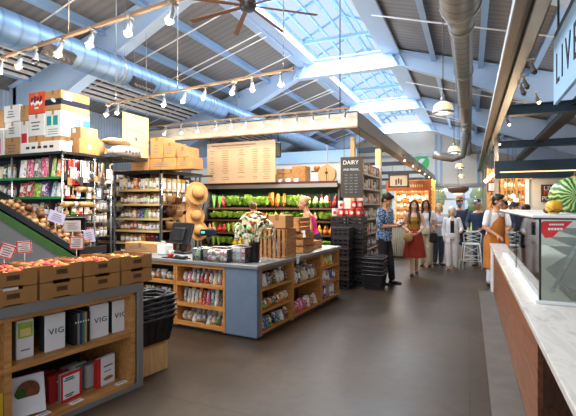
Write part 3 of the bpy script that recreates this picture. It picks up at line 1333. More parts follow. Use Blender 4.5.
def row(kinds, cols, p0, p1, z, n, where, group, h, d=0.09, rz=0.0, fill=0.9, jit=0.08, rzj=0.1):
    """a row of goods between two floor points, first one on the left as you face it"""
    p0, p1 = Vector(p0), Vector(p1)
    sp = (p1 - p0) / n
    w = sp.length * fill
    for i in range(n):
        kd = kinds[i % len(kinds)] if not callable(kinds) else kinds(i)
        cn = cols[i % len(cols)]
        q = p0 + sp * (i + 0.5)
        hh = h * R.uniform(1 - jit, 1 + jit)
        dd = min(d, w * 1.3) if kd in ('bottle', 'jar', 'tin', 'tub', 'sack') else d
        item(kd, (q.x, q.y, z), (w, dd, hh), rz + R.uniform(-rzj, rzj), cn,
             '%s %s, %s from the left on %s' % (cn, GOODS[kd][1], ORD[i], where), group)


# ================================================================ cartons
def carton(label, x0, x1, y0, y1, z0, z1, m='kraft', deco=None, rz=0.0, group='cardboard cartons on top of the shelving'):
    cx, cy = (x0 + x1) / 2, (y0 + y1) / 2
    w, dp, h = x1 - x0, y1 - y0, z1 - z0
    z0 += 0.003
    h -= 0.006
    t = thing('carton', label, 'carton', (cx, cy, z0), rz, group)
    b = MB()
    b.box((0, 0, h / 2), (w, dp, h), None, 0, 0.006)
    part('box_body', b, m, t)
    b = MB()
    b.box((0, 0, h), (0.055, dp + 0.004, 0.003))
    b.box((0, -dp / 2, h - 0.035), (0.055, 0.004, 0.07))
    part('tape', b, 'kraft_dark' if m == 'kraft' else 'kraft', t)
    e = 0.003
    b = MB()
    if deco == 'band':
        b.box((0, -dp / 2, h * 0.42), (w * 1.0, 2 * e, h * 0.3))
        b.box((w / 2, 0, h * 0.42), (2 * e, dp, h * 0.3))
        part('print', b, 'screen_navy', t)
        b = MB()
        b.lathe([(0.0, 0), (0.05, 0.002)], (0.02, -dp / 2 - 2 * e, h * 0.5), 12, 0, (PI / 2, 0.5, 0), 1.3, 0.6)
        b.box((w / 2 + e, -dp * 0.28, h * 0.72), (2 * e, dp * 0.28, h * 0.38))
        part('print', b, 'paper', t)
    elif deco == 'teal':
        for k in (-0.24, 0.16):
            b.box((w * k, -dp / 2, h * 0.62), (w * 0.28, 2 * e, h * 0.36))
        for k in (-0.3, 0.06, 0.36):
            b.box((w / 2, dp * k, h * 0.6), (2 * e, dp * 0.26, h * 0.34))
        for k in range(3):
            b.box((0, -dp / 2, h * (0.1 + 0.09 * k)), (w * 0.6, 2 * e, h * 0.025))
        part('print', b, 'teal_ink', t)
    elif deco == 'script':
        for k in range(7):
            b.ball((-w * 0.3 + w * 0.1 * k, -dp / 2, h * (0.5 + 0.05 * math.sin(k * 2.1))), (w * 0.06, e, h * 0.09), 8, 6)
        b.ball((0, -dp / 2, h * 0.26), (w * 0.14, e, h * 0.05), 10, 6)
        part('print', b, 'white_ink', t)
        b = MB()
        for q in range(4):
            b.box((w * (-0.27 + 0.18 * q), -dp / 2, h * 0.66), (w * 0.13, e * 1.4, h * R.uniform(0.2, 0.36)), (0, 0.2, 0))
        part('print', b, 'maroon', t)
    elif deco == 'lines':
        for k in range(3):
            b.box((-w * 0.05, -dp / 2, h * (0.3 + 0.16 * k)), (w * R.uniform(0.3, 0.6), 2 * e, h * 0.06))
        part('print', b, 'grey_ink', t)
    elif deco == 'label':
        b.box((w / 2, 0, h * 0.5), (2 * e, dp * 0.16, h * 0.3))
        b.box((-w * 0.1, -dp / 2, h * 0.7), (w * 0.3, 2 * e, h * 0.36))
        part('print', b, 'paper', t)
    elif deco == 'red':
        b.box((0, -dp / 2, h * 0.4), (w * 0.7, 2 * e, h * 0.5))
        part('print', b, 'red_ink', t)
    elif deco == 'text':
        for k in range(5):
            b.box((-w * 0.3 + w * 0.15 * k, -dp / 2, h * 0.5), (w * 0.09, 2 * e, h * 0.22))
        part('print', b, 'black_ink', t)
    return t


# ---------------------------------------------------------------- front gondola, end bay faces the camera
XG0, XG1, YG = -8.3, -5.74, 4.5
g = thing('wire_shelving', 'tall chrome wire shelving of bags and kitchen tools behind sloped produce bin', 'shelving', (XG1, YG, 0))
for x in (0, gx(12, YG) - XG1, XG0 - XG1):
    for y in (0.0, 0.6):
        m = MB()
        m.cyl((x, y, 0), (x, y, 2.42), 0.016, n=8)
        m.cyl((x, y, 0), (x, y, 0.03), 0.028, n=8)
        part('post', m, 'chrome', g)
for y in (0.95,):
    m = MB()
    m.cyl((0, y, 0), (0, y, 2.42), 0.016, n=8)
    part('post', m, 'chrome', g)
for z in (0.3, 0.75, 1.1, 1.38, 1.69, 2.0):
    m = MB()
    m.span(XG0 - XG1, 0, 0.0, 0.45, z - 0.015, z)
    s = part('shelf', m, 'steel_grey', g)
    m = MB()
    m.span(XG0 - XG1 + 0.02, -0.03, -0.015, -0.003, z - 0.025, z + 0.012)
    part('price_strip', m, 'green_trim', s)
m = MB()
for yy in (0, 0.1, 0.2, 0.3, 0.4, 0.5, 0.6, 0.7, 0.8, 0.9, 1.0, 1.1, 1.2, 1.3, 1.4, 1.5):
    m.span(XG0 - XG1, 0, yy - 0.012, yy + 0.012, 2.385, 2.397)
m.span(XG0 - XG1, 0.01, -0.02, 0.0, 2.36, 2.4)
m.span(0.0, 0.02, -0.02, 1.52, 2.36, 2.4)
m.span(XG0 - XG1, 0.0, 0.0, 1.52, 2.372, 2.385)
m.span(0.0, 0.3, 0.9, 1.52, 2.36, 2.398)
part('top_shelf', m, 'black', g)
m = MB()
m.span(XG0 - XG1, -0.06, 0.46, 0.48, 0.1, 2.36)
m.span(-0.32, -0.3, 0.02, 0.95, 0.1, 2.36)
part('back_panel', m, 'dark_steel', g)
m = MB()
for z in (2.28, 1.86, 1.62, 1.4, 1.15):
    m.cyl((-0.02, 0.02, z), (-0.02, 0.95, z), 0.008, n=6)
for z in (1.5, 1.28, 1.04):
    m.span(-0.28, -0.01, 0.5, 0.95, z - 0.01, z)
part('hanging_rail', m, 'chrome', g)

xa, xb = gx(13, YG) + 0.04, XG1 - 0.06
wh = 'upper green-edged shelf, wire shelving'
row(['pouch', 'bag', 'pouch', 'bag', 'pouch', 'pouch'], ['white', 'pink', 'grey', 'pink', 'light green', 'orange'], (xa, YG + 0.1), (xb, YG + 0.1), 2.0, 6, wh, 'bags on the upper green-edged shelf', 0.31, 0.14)
wh = 'middle green-edged shelf, wire shelving'
row(['pouch', 'pouch', 'bag', 'pouch', 'bag', 'pouch'], ['red', 'red', 'lime green', 'purple', 'pale blue', 'white'], (xa, YG + 0.1), (xb, YG + 0.1), 1.69, 6, wh, 'bags on the middle green-edged shelf', 0.25, 0.14)
wh = 'lower green-edged shelf, wire shelving'
row(['jar', 'bottle', 'pouch', 'box', 'bag'], ['red', 'dark green', 'blue', 'white', 'cream', 'navy', 'brown'], (xa, YG + 0.1), (xb, YG + 0.1), 1.38, 9, wh, 'goods on the lower green-edged shelf', 0.22, 0.1)
xa, xb = -7.7, gx(11, YG) - 0.05
wh = 'upper shelf left of chrome post'
row(['pouch', 'jar', 'pouch'], ['white', 'red', 'cream', 'dark green', 'white'], (xa, YG + 0.1), (xb, YG + 0.1), 2.0, 5, wh, 'goods left of the chrome post', 0.24, 0.13)
wh = 'middle shelf left of chrome post'
row(['pouch', 'jar', 'box'], ['cream', 'green', 'white', 'dark green', 'red'], (xa, YG + 0.1), (xb, YG + 0.1), 1.69, 5, wh, 'goods left of the chrome post', 0.22, 0.13)

# hanging kitchen tools on the side of the gondola
def tool(kind, loc, L, col, label, group):
    """hangs from loc downwards; faces +X"""
    m = MB()
    m.tube([(0, 0, 0.0), (0.012, 0, 0.012), (0.02, 0, -0.01), (0.01, 0, -0.03)], 0.003, 5, 2)
    if kind == 'brush':
        m.cyl((0.01, 0, -0.02), (0.01, 0, -L * 0.7), 0.009, n=8)
        m.box((0.01, 0, -L * 0.84), (0.03, 0.075, L * 0.3), None, 1, 0.008)
    elif kind == 'ladle':
        m.cyl((0.01, 0, -0.02), (0.01, 0, -L * 0.8), 0.006, n=8)
        m.ball((0.015, 0, -L * 0.88), (0.02, 0.034, 0.04), 12, 8, 1)
    elif kind == 'spatula':
        m.cyl((0.01, 0, -0.02), (0.01, 0, -L * 0.65), 0.008, n=8)
        m.box((0.01, 0, -L * 0.83), (0.006, 0.06, L * 0.34), None, 1)
    elif kind == 'whisk':
        m.cyl((0.01, 0, -0.02), (0.01, 0, -L * 0.5), 0.009, n=8)
        for k in range(4):
            a = k * PI / 4
            pts = []
            for j in range(9):
                t = PI * j / 8
                pts.append((0.01 + 0.03 * math.cos(a) * math.cos(t), 0.03 * math.sin(a) * math.cos(t), -L * 0.5 - L * 0.5 * math.sin(t)))
            m.tube(pts, 0.003, 5, 1)
    elif kind == 'card':
        m.box((0.01, 0, -L * 0.5), (0.006, L * 0.5, L), None, 0)
        m.box((0.016, 0, -L * 0.55), (0.02, L * 0.36, L * 0.5), None, 1, 0.006)
    elif kind == 'roll':
        m.cyl((0.03, -0.14, -0.04), (0.03, 0.14, -0.04), 0.045, n=12)
        m.cyl((0.03, -0.19, -0.04), (0.03, 0.19, -0.04), 0.016, n=10, mat=1)
    o = obj('hanging_' + {'card': 'pack', 'roll': 'rolling_pin'}.get(kind, kind), m, ['pack', {'brush': 'straw', 'ladle': 'chrome', 'spatula': 'charcoal', 'whisk': 'chrome', 'card': 'paper', 'roll': 'straw'}[kind], 'chrome'], loc=loc, col=PAL[col])
    tag(o, label, {'card': 'packet', 'roll': 'rolling pin'}.get(kind, kind), group)
    return o


tk = ['spatula', 'brush', 'ladle', 'card', 'whisk', 'spatula', 'brush', 'card', 'ladle', 'spatula', 'whisk', 'brush', 'spatula', 'ladle']
tc = ['blue', 'orange', 'silver', 'red', 'black', 'teal', 'brown', 'white', 'silver', 'pale blue', 'tan', 'tan', 'black', 'brown']
tn = {'card': 'packet', 'roll': 'rolling pin'}
XH = XG1 + 0.0
for i in range(20):
    y = YG + 0.05 + i * 0.046
    tool(tk[i % 14], (XH + 0.036 * (i % 3), y, 2.28), R.uniform(0.32, 0.42), tc[i % 13], '%s %s hanging %s from the left on top tool rail' % (tc[i % 13], tn.get(tk[i % 14], tk[i % 14]), ORD[i]), 'kitchen tools on the top rail')
for i in range(9):
    y = YG + 0.08 + i * 0.1
    k = ['card', 'brush', 'card', 'roll', 'card', 'brush', 'card', 'spatula', 'ladle'][i]
    c = ['red', 'tan', 'blue', 'tan', 'white', 'cream', 'pale blue', 'black', 'tan'][i]
    tool(k, (XH, y, 1.86), 0.19, c, '%s %s hanging %s from the left on second tool rail' % (c, tn.get(k, k), ORD[i]), 'kitchen tools on the second rail')
for i in range(8):
    y = YG + 0.07 + i * 0.062
    k = ['brush', 'roll', 'card', 'brush', 'card', 'roll', 'card', 'brush'][i]
    c = ['cream', 'tan', 'green', 'tan', 'red', 'tan', 'white', 'brown'][i]
    tool(k, (XH, y, 1.62), 0.2, c, '%s %s hanging %s from the left on third tool rail' % (c, tn.get(k, k), ORD[i]), 'kitchen tools on the third rail')
for j, z in enumerate((1.5, 1.28, 1.04)):
    row(['tin', 'box', 'jar', 'tub'], [['silver', 'black', 'tan', 'white', 'silver'], ['black', 'grey', 'cream', 'silver', 'tan'], ['red', 'silver', 'black', 'white', 'tan']][j],
        (XG1 - 0.1, YG + 0.52), (XG1 - 0.1, YG + 0.94), z, 5, 'the %s small side shelf of wire shelving' % ('top', 'middle', 'bottom')[j], 'goods on the small side shelves', 0.15, 0.09, PI / 2)

# cartons stacked on the front gondola
YC = 4.78
zt = 2.4


def cx(u0, u1, Y=YC):
    return gx(u0, Y), gx(u1, Y)


def zat(v, u, Y=YC):
    return gz(u, v, Y)


x0, x1 = cx(19, 58.5, 4.5)
carton('low white carton with dark writing at front edge of wire shelving', x0, x1, 4.52, 4.74, zt, 2.58, 'white_paint', 'text')
z1, z2, z3 = zat(136.5, 55), zat(110, 55), zat(90, 55)
x0, x1 = cx(45, 61)
ye = 5.34
carton('plain kraft carton at bottom of tallest stack, under teal-printed white carton', x0, x1, YC, ye, zt, z1, 'kraft', 'lines')
carton('white carton printed with teal blocks, middle of tallest stack', x0, x1, YC, ye, z1, z2, 'white_paint', 'teal')
carton('kraft carton with navy band on top of the tallest stack', x0, x1, YC, ye, z2, z3, 'kraft', 'band')
x0, x1 = cx(28.5, 44.5)
za, zb = zat(136, 36), zat(114, 36)
carton('kraft carton under white carton and red carton', x0, x1, YC, 5.2, zt, za, 'kraft', 'lines')
carton('plain white carton directly under the orange-red carton', x0, x1, YC, 5.2, za, zb, 'white_paint', 'lines')
carton('orange-red carton with white script, on a white carton', x0, x1, YC, 5.2, zb, zat(92, 36), 'red_orange' if 'red_orange' in MATS else plain('red_orange', S(222, 78, 36), 0.6) and 'red_orange', 'script')
x0, x1 = cx(20.5, 28)
carton('narrow white carton with red print beside the orange-red stack', x0, x1, YC, 5.1, zt, zat(121, 24), 'white_paint', 'red')
carton('small narrow kraft carton on the white carton with red print', x0, x1, YC, 5.1, zat(121, 24), zat(105, 24), 'kraft', 'lines')
x0, x1 = cx(5, 20)
carton('kraft carton under the two stacked white cartons', x0, x1, YC, 5.2, zt, zat(138, 12), 'kraft', 'lines')
carton('white carton between kraft carton and another white carton', x0, x1, YC, 5.2, zat(138, 12), zat(122, 12), 'white_paint', 'lines')
carton('topmost white carton left of the narrow cartons', x0 - 0.03, x1 - 0.02, YC, 5.15, zat(122, 12), zat(105, 12), 'white_paint', 'lines')
x0, x1 = cx(-16, 3.5)
carton('white carton with pink print at the picture edge on wire shelving', x0, x1, YC, 5.2, zt, zat(128, 0), 'white_paint', 'red')
carton('kraft carton on the white carton at the picture edge', x0, x1, YC, 5.2, zat(128, 0), zat(110, 0), 'kraft', 'lines')
carton('kraft carton with white oval label at corner of wire shelving', -6.05, -5.73, 4.8, 5.2, zt, zat(138, 80, 4.82), 'kraft', 'label')
carton('kraft carton on top of the carton with white oval label', -5.99, -5.75, 4.84, 5.18, zat(138, 80, 4.82), zat(126.5, 80, 4.85), 'kraft', 'label')
# sacks
def sack_lying(name, label, loc, size, m, rz, deco=None):
    b = MB()
    b.ball((0, 0, size[2] / 2), (size[0] / 2, size[1] / 2, size[2] / 2), 18, 10, 0, None, 0.07)
    for sg in (-1, 1):
        b.box((sg * size[0] * 0.49, 0, size[2] * 0.42), (0.05, size[1] * 0.5, size[2] * 0.3), (0, 0.2 * sg, 0), 0, 0.01)
    o = obj(name, b, m, loc=loc, rz=rz)
    tag(o, label, 'sack', 'sacks on the shelving')
    if deco:
        b = MB()
        for k in range(5):
            b.ball((-size[0] * 0.25 + k * size[0] * 0.12, -size[1] * 0.5, size[2] * (0.45 + 0.06 * math.sin(k * 2))), (0.03, 0.012, 0.03), 8, 6)
        obj('print', b, deco, o)
    return o


plain('sack_white', S(214, 208, 206), 0.85, 0, 0.08, 8)
plain('sack_brown', S(178, 140, 98), 0.9, 0, 0.15, 8)
sack_lying('flour_sack', 'white printed sack lying on the end of the wire shelving', (-5.6, 5.64, zt), (0.64, 0.38, 0.215), 'sack_white', PI / 2, 'grey_ink')
sack_lying('paper_sack', 'brown paper sack lying on top of the white sack', (-5.72, 5.56, zt + 0.212), (0.52, 0.38, 0.14), 'sack_brown', PI / 2 + 0.1)
sack_lying('paper_sack', 'brown sack behind kraft cartons on wire shelving', (-6.3, 5.55, zt), (0.5, 0.34, 0.42), 'sack_brown', PI / 2)

# hanging cream poster on a stand on the shelving
x, ya, yb = -5.9, 5.88, 6.55
t = thing('poster_sign', 'tall cream poster with thin border and small star hanging above shelving', 'sign', (x, (ya + yb) / 2, 2.5))
h = 0.8
m = MB()
m.box((0, 0, h / 2), (0.012, yb - ya, h))
part('panel', m, 'sign_cream', t)
m = MB()
for zz in (0.08, h - 0.08):
    m.box((0.008, 0, zz), (0.003, yb - ya - 0.16, 0.006))
for yy in (-1, 1):
    m.box((0.008, yy * ((yb - ya) / 2 - 0.08), h / 2), (0.003, 0.006, h - 0.16))
part('border', m, 'grey_ink', t)
m = MB()
for k in range(9):
    m.ball((0.008, -0.2 + 0.05 * k, h * 0.62 + 0.014 * math.sin(k * 2.2)), (0.002, 0.03, 0.012), 8, 5)
m.box((0.008, 0.0, h * 0.24), (0.003, 0.3, 0.012))
for k in range(5):
    a = k * 2 * PI / 5 + PI / 2
    m.bar((0.008, 0, h * 0.42), (0.008, 0.045 * math.cos(a), h * 0.42 + 0.045 * math.sin(a)), 0.004, 0.02)
part('print', m, 'grey_ink', t)
m = MB()
for yy in (-0.28, 0.28):
    m.cyl((0, yy, h), (0, yy, roofz(x) - 2.45), 0.005, n=6)
part('hanging_wire', m, 'steel_grey', t)

# ---------------------------------------------------------------- rear gondola
X2a, X2b, Y2 = gx(115, 6.5), gx(161, 6.5), 6.5
g = thing('wooden_shelving', 'tall wooden shelf unit of jars, bottles and books behind the till', 'shelving', (X2b, Y2, 0))
WZ = (0.3, 0.56, 0.81, 1.06, 1.30, 1.59, 1.88)
L2 = X2a - X2b
for x in (0, L2):
    for y in (0, 0.5, 1.3) if x == 0 else (0, 0.5):
        m = MB()
        m.span(x - 0.02, x + 0.02, y - 0.02, y + 0.02, 0, 2.26)
        part('post', m, 'chrome', g)
for z in WZ:
    m = MB()
    m.span(L2 + 0.02, -0.02, 0, 0.4, z - 0.03, z, 0)
    s = part('shelf', m, 'pine', g)
    m = MB()
    m.span(L2 + 0.03, -0.03, -0.012, -0.002, z - 0.035, z + 0.005)
    part('price_strip', m, 'sign_cream', s)
m = MB()
m.span(L2, 0, 0, 1.35, 2.2, 2.24)
m.span(L2, 0.03, -0.03, 0, 2.19, 2.26)
m.span(0, 0.03, -0.03, 1.35, 2.19, 2.26)
part('top_shelf', m, 'black', g)
m = MB()
m.span(L2, -0.3, 0.4, 0.43, 0.05, 2.2)
m.span(-0.33, -0.3, 0.06, 1.35, 0.05, 2.2)
part('back_panel', m, 'dark_wood', g)
m = MB()
for z in (2.1, 1.8):
    m.cyl((-0.03, 0.05, z), (-0.03, 1.3, z), 0.009, n=6)
for z in (1.45, 1.15, 0.85):
    m.span(-0.29, -0.02, 0.05, 1.3, z - 0.02, z)
part('hanging_rail', m, 'dark_steel', g)
xa, xb = X2a + 0.08, X2b - 0.08
yq = Y2 + 0.09
ROWS = [
    (1.88, ['box', 'box', 'tin', 'jar', 'box', 'pouch'], ['white', 'cream', 'blue', 'orange', 'orange', 'black', 'white', 'cream', 'lime green', 'tan', 'white'], 11, 0.22, 'top'),
    (1.59, ['jar', 'bottle', 'jar', 'jar'], ['brown', 'brown', 'dark red', 'tan', 'cream', 'amber', 'brown', 'green', 'cream', 'green', 'tan', 'white'], 12, 0.21, 'second'),
    (1.30, ['bottle', 'jar', 'jar', 'jar', 'bag', 'bag', 'bag', 'jar', 'jar'], ['black', 'black', 'brown', 'cream', 'purple', 'blue', 'lime green', 'cream', 'tan', 'white'], 10, 0.2, 'third'),
    (1.06, ['jar', 'jar', 'jar', 'box', 'box', 'tin', 'jar', 'bottle', 'jar'], ['amber', 'mustard', 'amber', 'red', 'red', 'teal', 'orange', 'grey', 'pale blue', 'grey', 'silver'], 11, 0.17, 'fourth'),
    (0.81, ['jar', 'jar', 'bottle', 'jar', 'jar', 'book', 'book', 'book', 'book'], ['mustard', 'amber', 'tan', 'amber', 'grey', 'mustard', 'dark red', 'dark red', 'navy'], 9, 0.18, 'fifth'),
    (0.56, ['jar', 'tin', 'box'], ['brown', 'black', 'cream', 'tan'], 9, 0.17, 'sixth'),
]
for z, ks, cs, n, hh, nm in ROWS:
    row(ks, cs, (xa, yq), (xb, yq), z, n, 'the %s shelf of wooden shelving' % nm, 'goods on the %s shelf of the wooden shelving' % nm, hh, 0.11)
# side goods
for i in range(7):
    y = Y2 + 0.08 + i * 0.15
    c = ['mustard', 'mustard', 'cream', 'yellow', 'mustard', 'black', 'black'][i]
    tool('card', (X2b, y, 2.1), 0.26, c, '%s packet hanging %s from the left beside the wooden shelving' % (c, ORD[i]), 'packets on the side rail')
for i in range(7):
    y = Y2 + 0.1 + i * 0.15
    c = ['mustard', 'white', 'tan', 'mustard', 'brown', 'black', 'navy'][i]
    tool('card', (X2b, y, 1.8), 0.2, c, '%s packet hanging %s from the left on lower side rail' % (c, ORD[i]), 'packets on the side rail')


def board(label, loc, w, h, rz, tilt, m='pine'):
    t = thing('wooden_box', label, 'box', loc, rz, 'wooden gift boxes beside the shelving')
    b = MB()
    b.box((0, 0, h / 2), (w, 0.1, h), None, 0, 0.004)
    part('box_body', b, m, t)
    b = MB()
    b.box((0, -0.052, h / 2), (w * 0.8, 0.006, h * 0.8))
    part('lid', b, 'kraft', t)
    return t


k = 0
for j, z in enumerate((1.45, 1.15, 0.85)):
    for i in range(4):
        y = Y2 + 0.52 + i * 0.2
        board('%s wooden box, %s from the left on %s side shelf' % (('tan', 'brown')[(i + j) % 2], ORD[i], ('upper', 'middle', 'lower')[j]), (X2b - 0.1, y, z + 0.003), 0.18, R.uniform(0.2, 0.27), PI / 2, 0, ('kraft', 'oak')[(i + j) % 2])
# cartons on top
Yr = 6.56
ZT2 = 2.24
for i, (u0, u1, v0, v1, lab) in enumerate((
        (131, 149, 156, 171, 'long kraft carton at left end of wooden shelving top'),
        (150, 176, 158, 171, 'wide low kraft carton in middle of wooden shelving top'),
        (150.5, 163, 138, 158, 'tall kraft carton standing on the wide low carton'),
        (164, 175, 143, 158, 'smaller kraft carton beside the tall one on wide carton'),
        (177, 192, 157, 171, 'kraft carton at right end of wooden shelving top'),
        (177, 188, 147, 157, 'small kraft carton on the right end carton'))):
    Yb = Yr
    xq0, xq1 = gx(u0, Yb), gx(u1, Yb)
    zb = ZT2 + 0.02 if v1 == 171 else gz(u0, v1, Yb)
    if v1 == 158:
        zb = gz(163, 158, Yb)
    if i == 1:
        zt_ = gz(163, 158, Yb)
    elif i == 4:
        zt_ = gz(184, 157, Yb)
    else:
        zt_ = gz(u0, v0, Yb)
    if i == 5:
        zb = gz(184, 157, Yb)
    carton(lab, xq0, xq1, Yb, Yb + 0.36, zb, zt_, 'kraft', 'lines', 0, 'cartons on the wooden shelving')
row(['box'], ['tan'], (X2a + 0.1, Yr + 0.6), (X2b - 0.1, Yr + 0.6), ZT2, 4, 'the back of wooden shelving top', 'cartons on the wooden shelving', 0.34, 0.3, 0, 0.92)

# straw hats on a stand
def hat(label, loc, rot):
    t = thing('straw_hat', label, 'hat', loc, 0, 'straw hats on the hat stand')
    t.rotation_euler = rot
    m = MB()
    m.lathe([(0.0, 0.115), (0.06, 0.112), (0.085, 0.095), (0.095, 0.05), (0.1, 0.0), (0.14, -0.012), (0.185, -0.008), (0.19, 0.0), (0.18, -0.002), (0.14, -0.004), (0.098, 0.008), (0.088, 0.06), (0.0, 0.1)], n=24)
    part('hat_body', m, 'straw', t)
    m = MB()
    m.lathe([(0.098, 0.008), (0.1005, 0.01), (0.098, 0.035), (0.0955, 0.033)], n=24)
    part('hat_band', m, 'dark_wood', t)
    return t


Yh = 6.0
hx = gx(193, Yh)
t = thing('hat_stand', 'slim dark metal stand holding straw hats beside the shelving', 'stand', (hx - 0.1, Yh + 0.22, 0))
m = MB()
m.cyl((0, 0, 0.02), (0, 0, 2.1), 0.016, n=10)
m.bar((-0.25, 0, 2.08), (0.35, 0, 2.08), 0.03, 0.03)
part('pole', m, 'dark_steel', t)
m = MB()
m.cyl((0, 0, 0), (0, 0, 0.025), 0.2, n=20)
part('base', m, 'dark_steel', t)
m = MB()
for v in (190, 213, 227):
    z = gz(193, v, Yh)
    m.cyl((0, 0, z), (0.06, -0.13, z + 0.02), 0.008, n=6)
part('peg', m, 'dark_steel', t)
for v, du, lab, k in ((193, 1, 'large brown straw hat, top one on the hat stand', 1.1), (216, -1, 'straw hat with dark band, middle one on the hat stand', 0.95), (231, 2, 'pale straw hat, lowest one on the hat stand', 0.95), (197, -6, 'straw hat half hidden behind the top hat on stand', 0.9)):
    h_ = hat(lab, P(193 + du, v, Yh) + Vector((0, 0.1 if du > -5 else 0.2, 0)), (math.radians(80), 0, math.radians(62)))
    h_.scale = (k, k, k)

# shelving filling the gap between the two gondolas
X3a, X3b, Y3 = -8.75, -6.85, 6.9
g = thing('wall_shelving', 'dim back shelving between the wire and wooden shelving units', 'shelving', (X3a, Y3, 0))
for x in (0, X3b - X3a):
    m = MB()
    m.span(x - 0.02, x + 0.02, 0, 0.4, 0, 2.3)
    part('upright', m, 'dark_wood', g)
m = MB()
m.span(0.02, X3b - X3a - 0.02, 0.38, 0.4, 0, 2.3)
part('back_panel', m, 'dark_wood', g)
for i, z in enumerate((0.4, 0.75, 1.1, 1.45, 1.8, 2.1)):
    m = MB()
    m.span(0.02, X3b - X3a - 0.02, 0, 0.37, z - 0.03, z)
    part('shelf', m, 'pine', g)
    if i > 1:
        row(['jar', 'box', 'bottle', 'pouch'], [['tan', 'brown', 'cream'], ['amber', 'white', 'green'], ['cream', 'tan', 'dark red'], ['mustard', 'brown', 'white'], ['black', 'tan', 'cream'], ['tan', 'orange', 'white']][i],
            (X3a + 0.08, Y3 + 0.1), (X3b - 0.08, Y3 + 0.1), z, 10, 'the %s shelf of dim back shelving' % ['', '', 'lowest', 'second', 'third', 'top'][i], 'goods on the dim back shelving', 0.22, 0.12)

# woven baskets hung at the near end of the wooden shelving side
for i, (y, z, c, r) in enumerate(((6.62, 1.62, 'tan', .1), (6.8, 1.58, 'brown', .11), (6.64, 1.36, 'brown', .1), (6.84, 1.32, 'tan', .11), (6.62, 1.1, 'tan', .1), (6.82, 1.06, 'kraft tan', .1))):
    PAL['kraft tan'] = S(176, 128, 80)
    m = MB()
    m.lathe([(0.0, 0), (r * .75, .004), (r, .13), (r * 1.04, .14), (r * .96, .13), (r * .7, .014), (0, .012)], n=18, mat=0)
    m.tube([(0, r * math.cos(a), .13 + .1 * math.sin(a)) for a in [PI * q / 10 for q in range(11)]], .007, 6)
    o = obj('hanging_basket', m, 'cloth', loc=(X2b + 0.14, y, z), col=PAL[c])
    tag(o, '%s woven basket hanging beside the wooden shelving, %s of six' % (c, ORD[i]), 'basket', 'woven baskets beside the wooden shelving')

# ================================================================ sloped produce bin
YB0, YB1 = 3.95, 4.42
t = thing('produce_bin', 'sloped grey produce bin with green edge board behind the fruit trays', 'produce bin', (-5.5, YB0, 0))


def zb_(x):
    return 0.885 + (-4.78 - x) * 0.385


xa, xb = -7.2, -4.74
m = MB()
m.prism([(xa + 5.5, 0), (xb + 5.5, 0), (xb + 5.5, zb_(xb) - 0.12), (xa + 5.5, zb_(xa) - 0.12)], 'y', 0, 0.03)
part('side_panel', m, 'panel_grey', t)
m = MB()
m.prism([(xa + 5.5, zb_(xa) - 0.13), (xb + 5.5, zb_(xb) - 0.13), (xb + 5.5, zb_(xb)), (xa + 5.5, zb_(xa))], 'y', -0.012, 0.03)
part('edge_board', m, 'green_board', t)
m = MB()
m.prism([(xa + 5.5, zb_(xa)), (xb + 5.5, zb_(xb)), (xb + 5.5, zb_(xb) + 0.03), (xa + 5.5, zb_(xa) + 0.03)], 'y', 0.0, 0.47)
m.prism([(xa + 5.5, zb_(xa)), (xb + 5.5, zb_(xb)), (xb + 5.5, zb_(xb) + 0.12), (xa + 5.5, zb_(xa) + 0.12)], 'y', 0.0, 0.02)
m.span(xb + 5.48, xb + 5.5, 0, 0.47, 0, zb_(xb) + 0.13)
part('tray', m, 'black_plastic', t)
m = MB()
m.span(xa + 5.5, xb + 5.5, 0.45, 0.47, 0, 0.8)
part('back_panel', m, 'panel_grey', t)


def onion_mesh():
    m = MB()
    m.lathe([(0.0, -0.045), (0.03, -0.042), (0.052, -0.02), (0.056, 0.003), (0.045, 0.03), (0.02, 0.046), (0.008, 0.06), (0.006, 0.075), (0.0, 0.077)], n=14, wob=0.02, lob=6)
    return m.mesh('onion', _ml(['produce']))


def fruit_mesh(kind):
    m = MB()
    if kind == 'peach':
        m.lathe([(0.004, -0.034), (0.02, -0.036), (0.036, -0.018), (0.04, 0.002), (0.034, 0.022), (0.018, 0.033), (0.006, 0.028)], n=14, wob=0.02, lob=1)
    else:
        m.lathe([(0.006, -0.034), (0.02, -0.04), (0.036, -0.018), (0.042, 0.006), (0.035, 0.026), (0.018, 0.034), (0.004, 0.025)], n=14)
    me = m
    me.cyl((0, 0, 0.022), (0.006, 0, 0.048), 0.003, n=5, mat=1)
    return me.mesh(kind, _ml(['produce', 'dark_wood']))


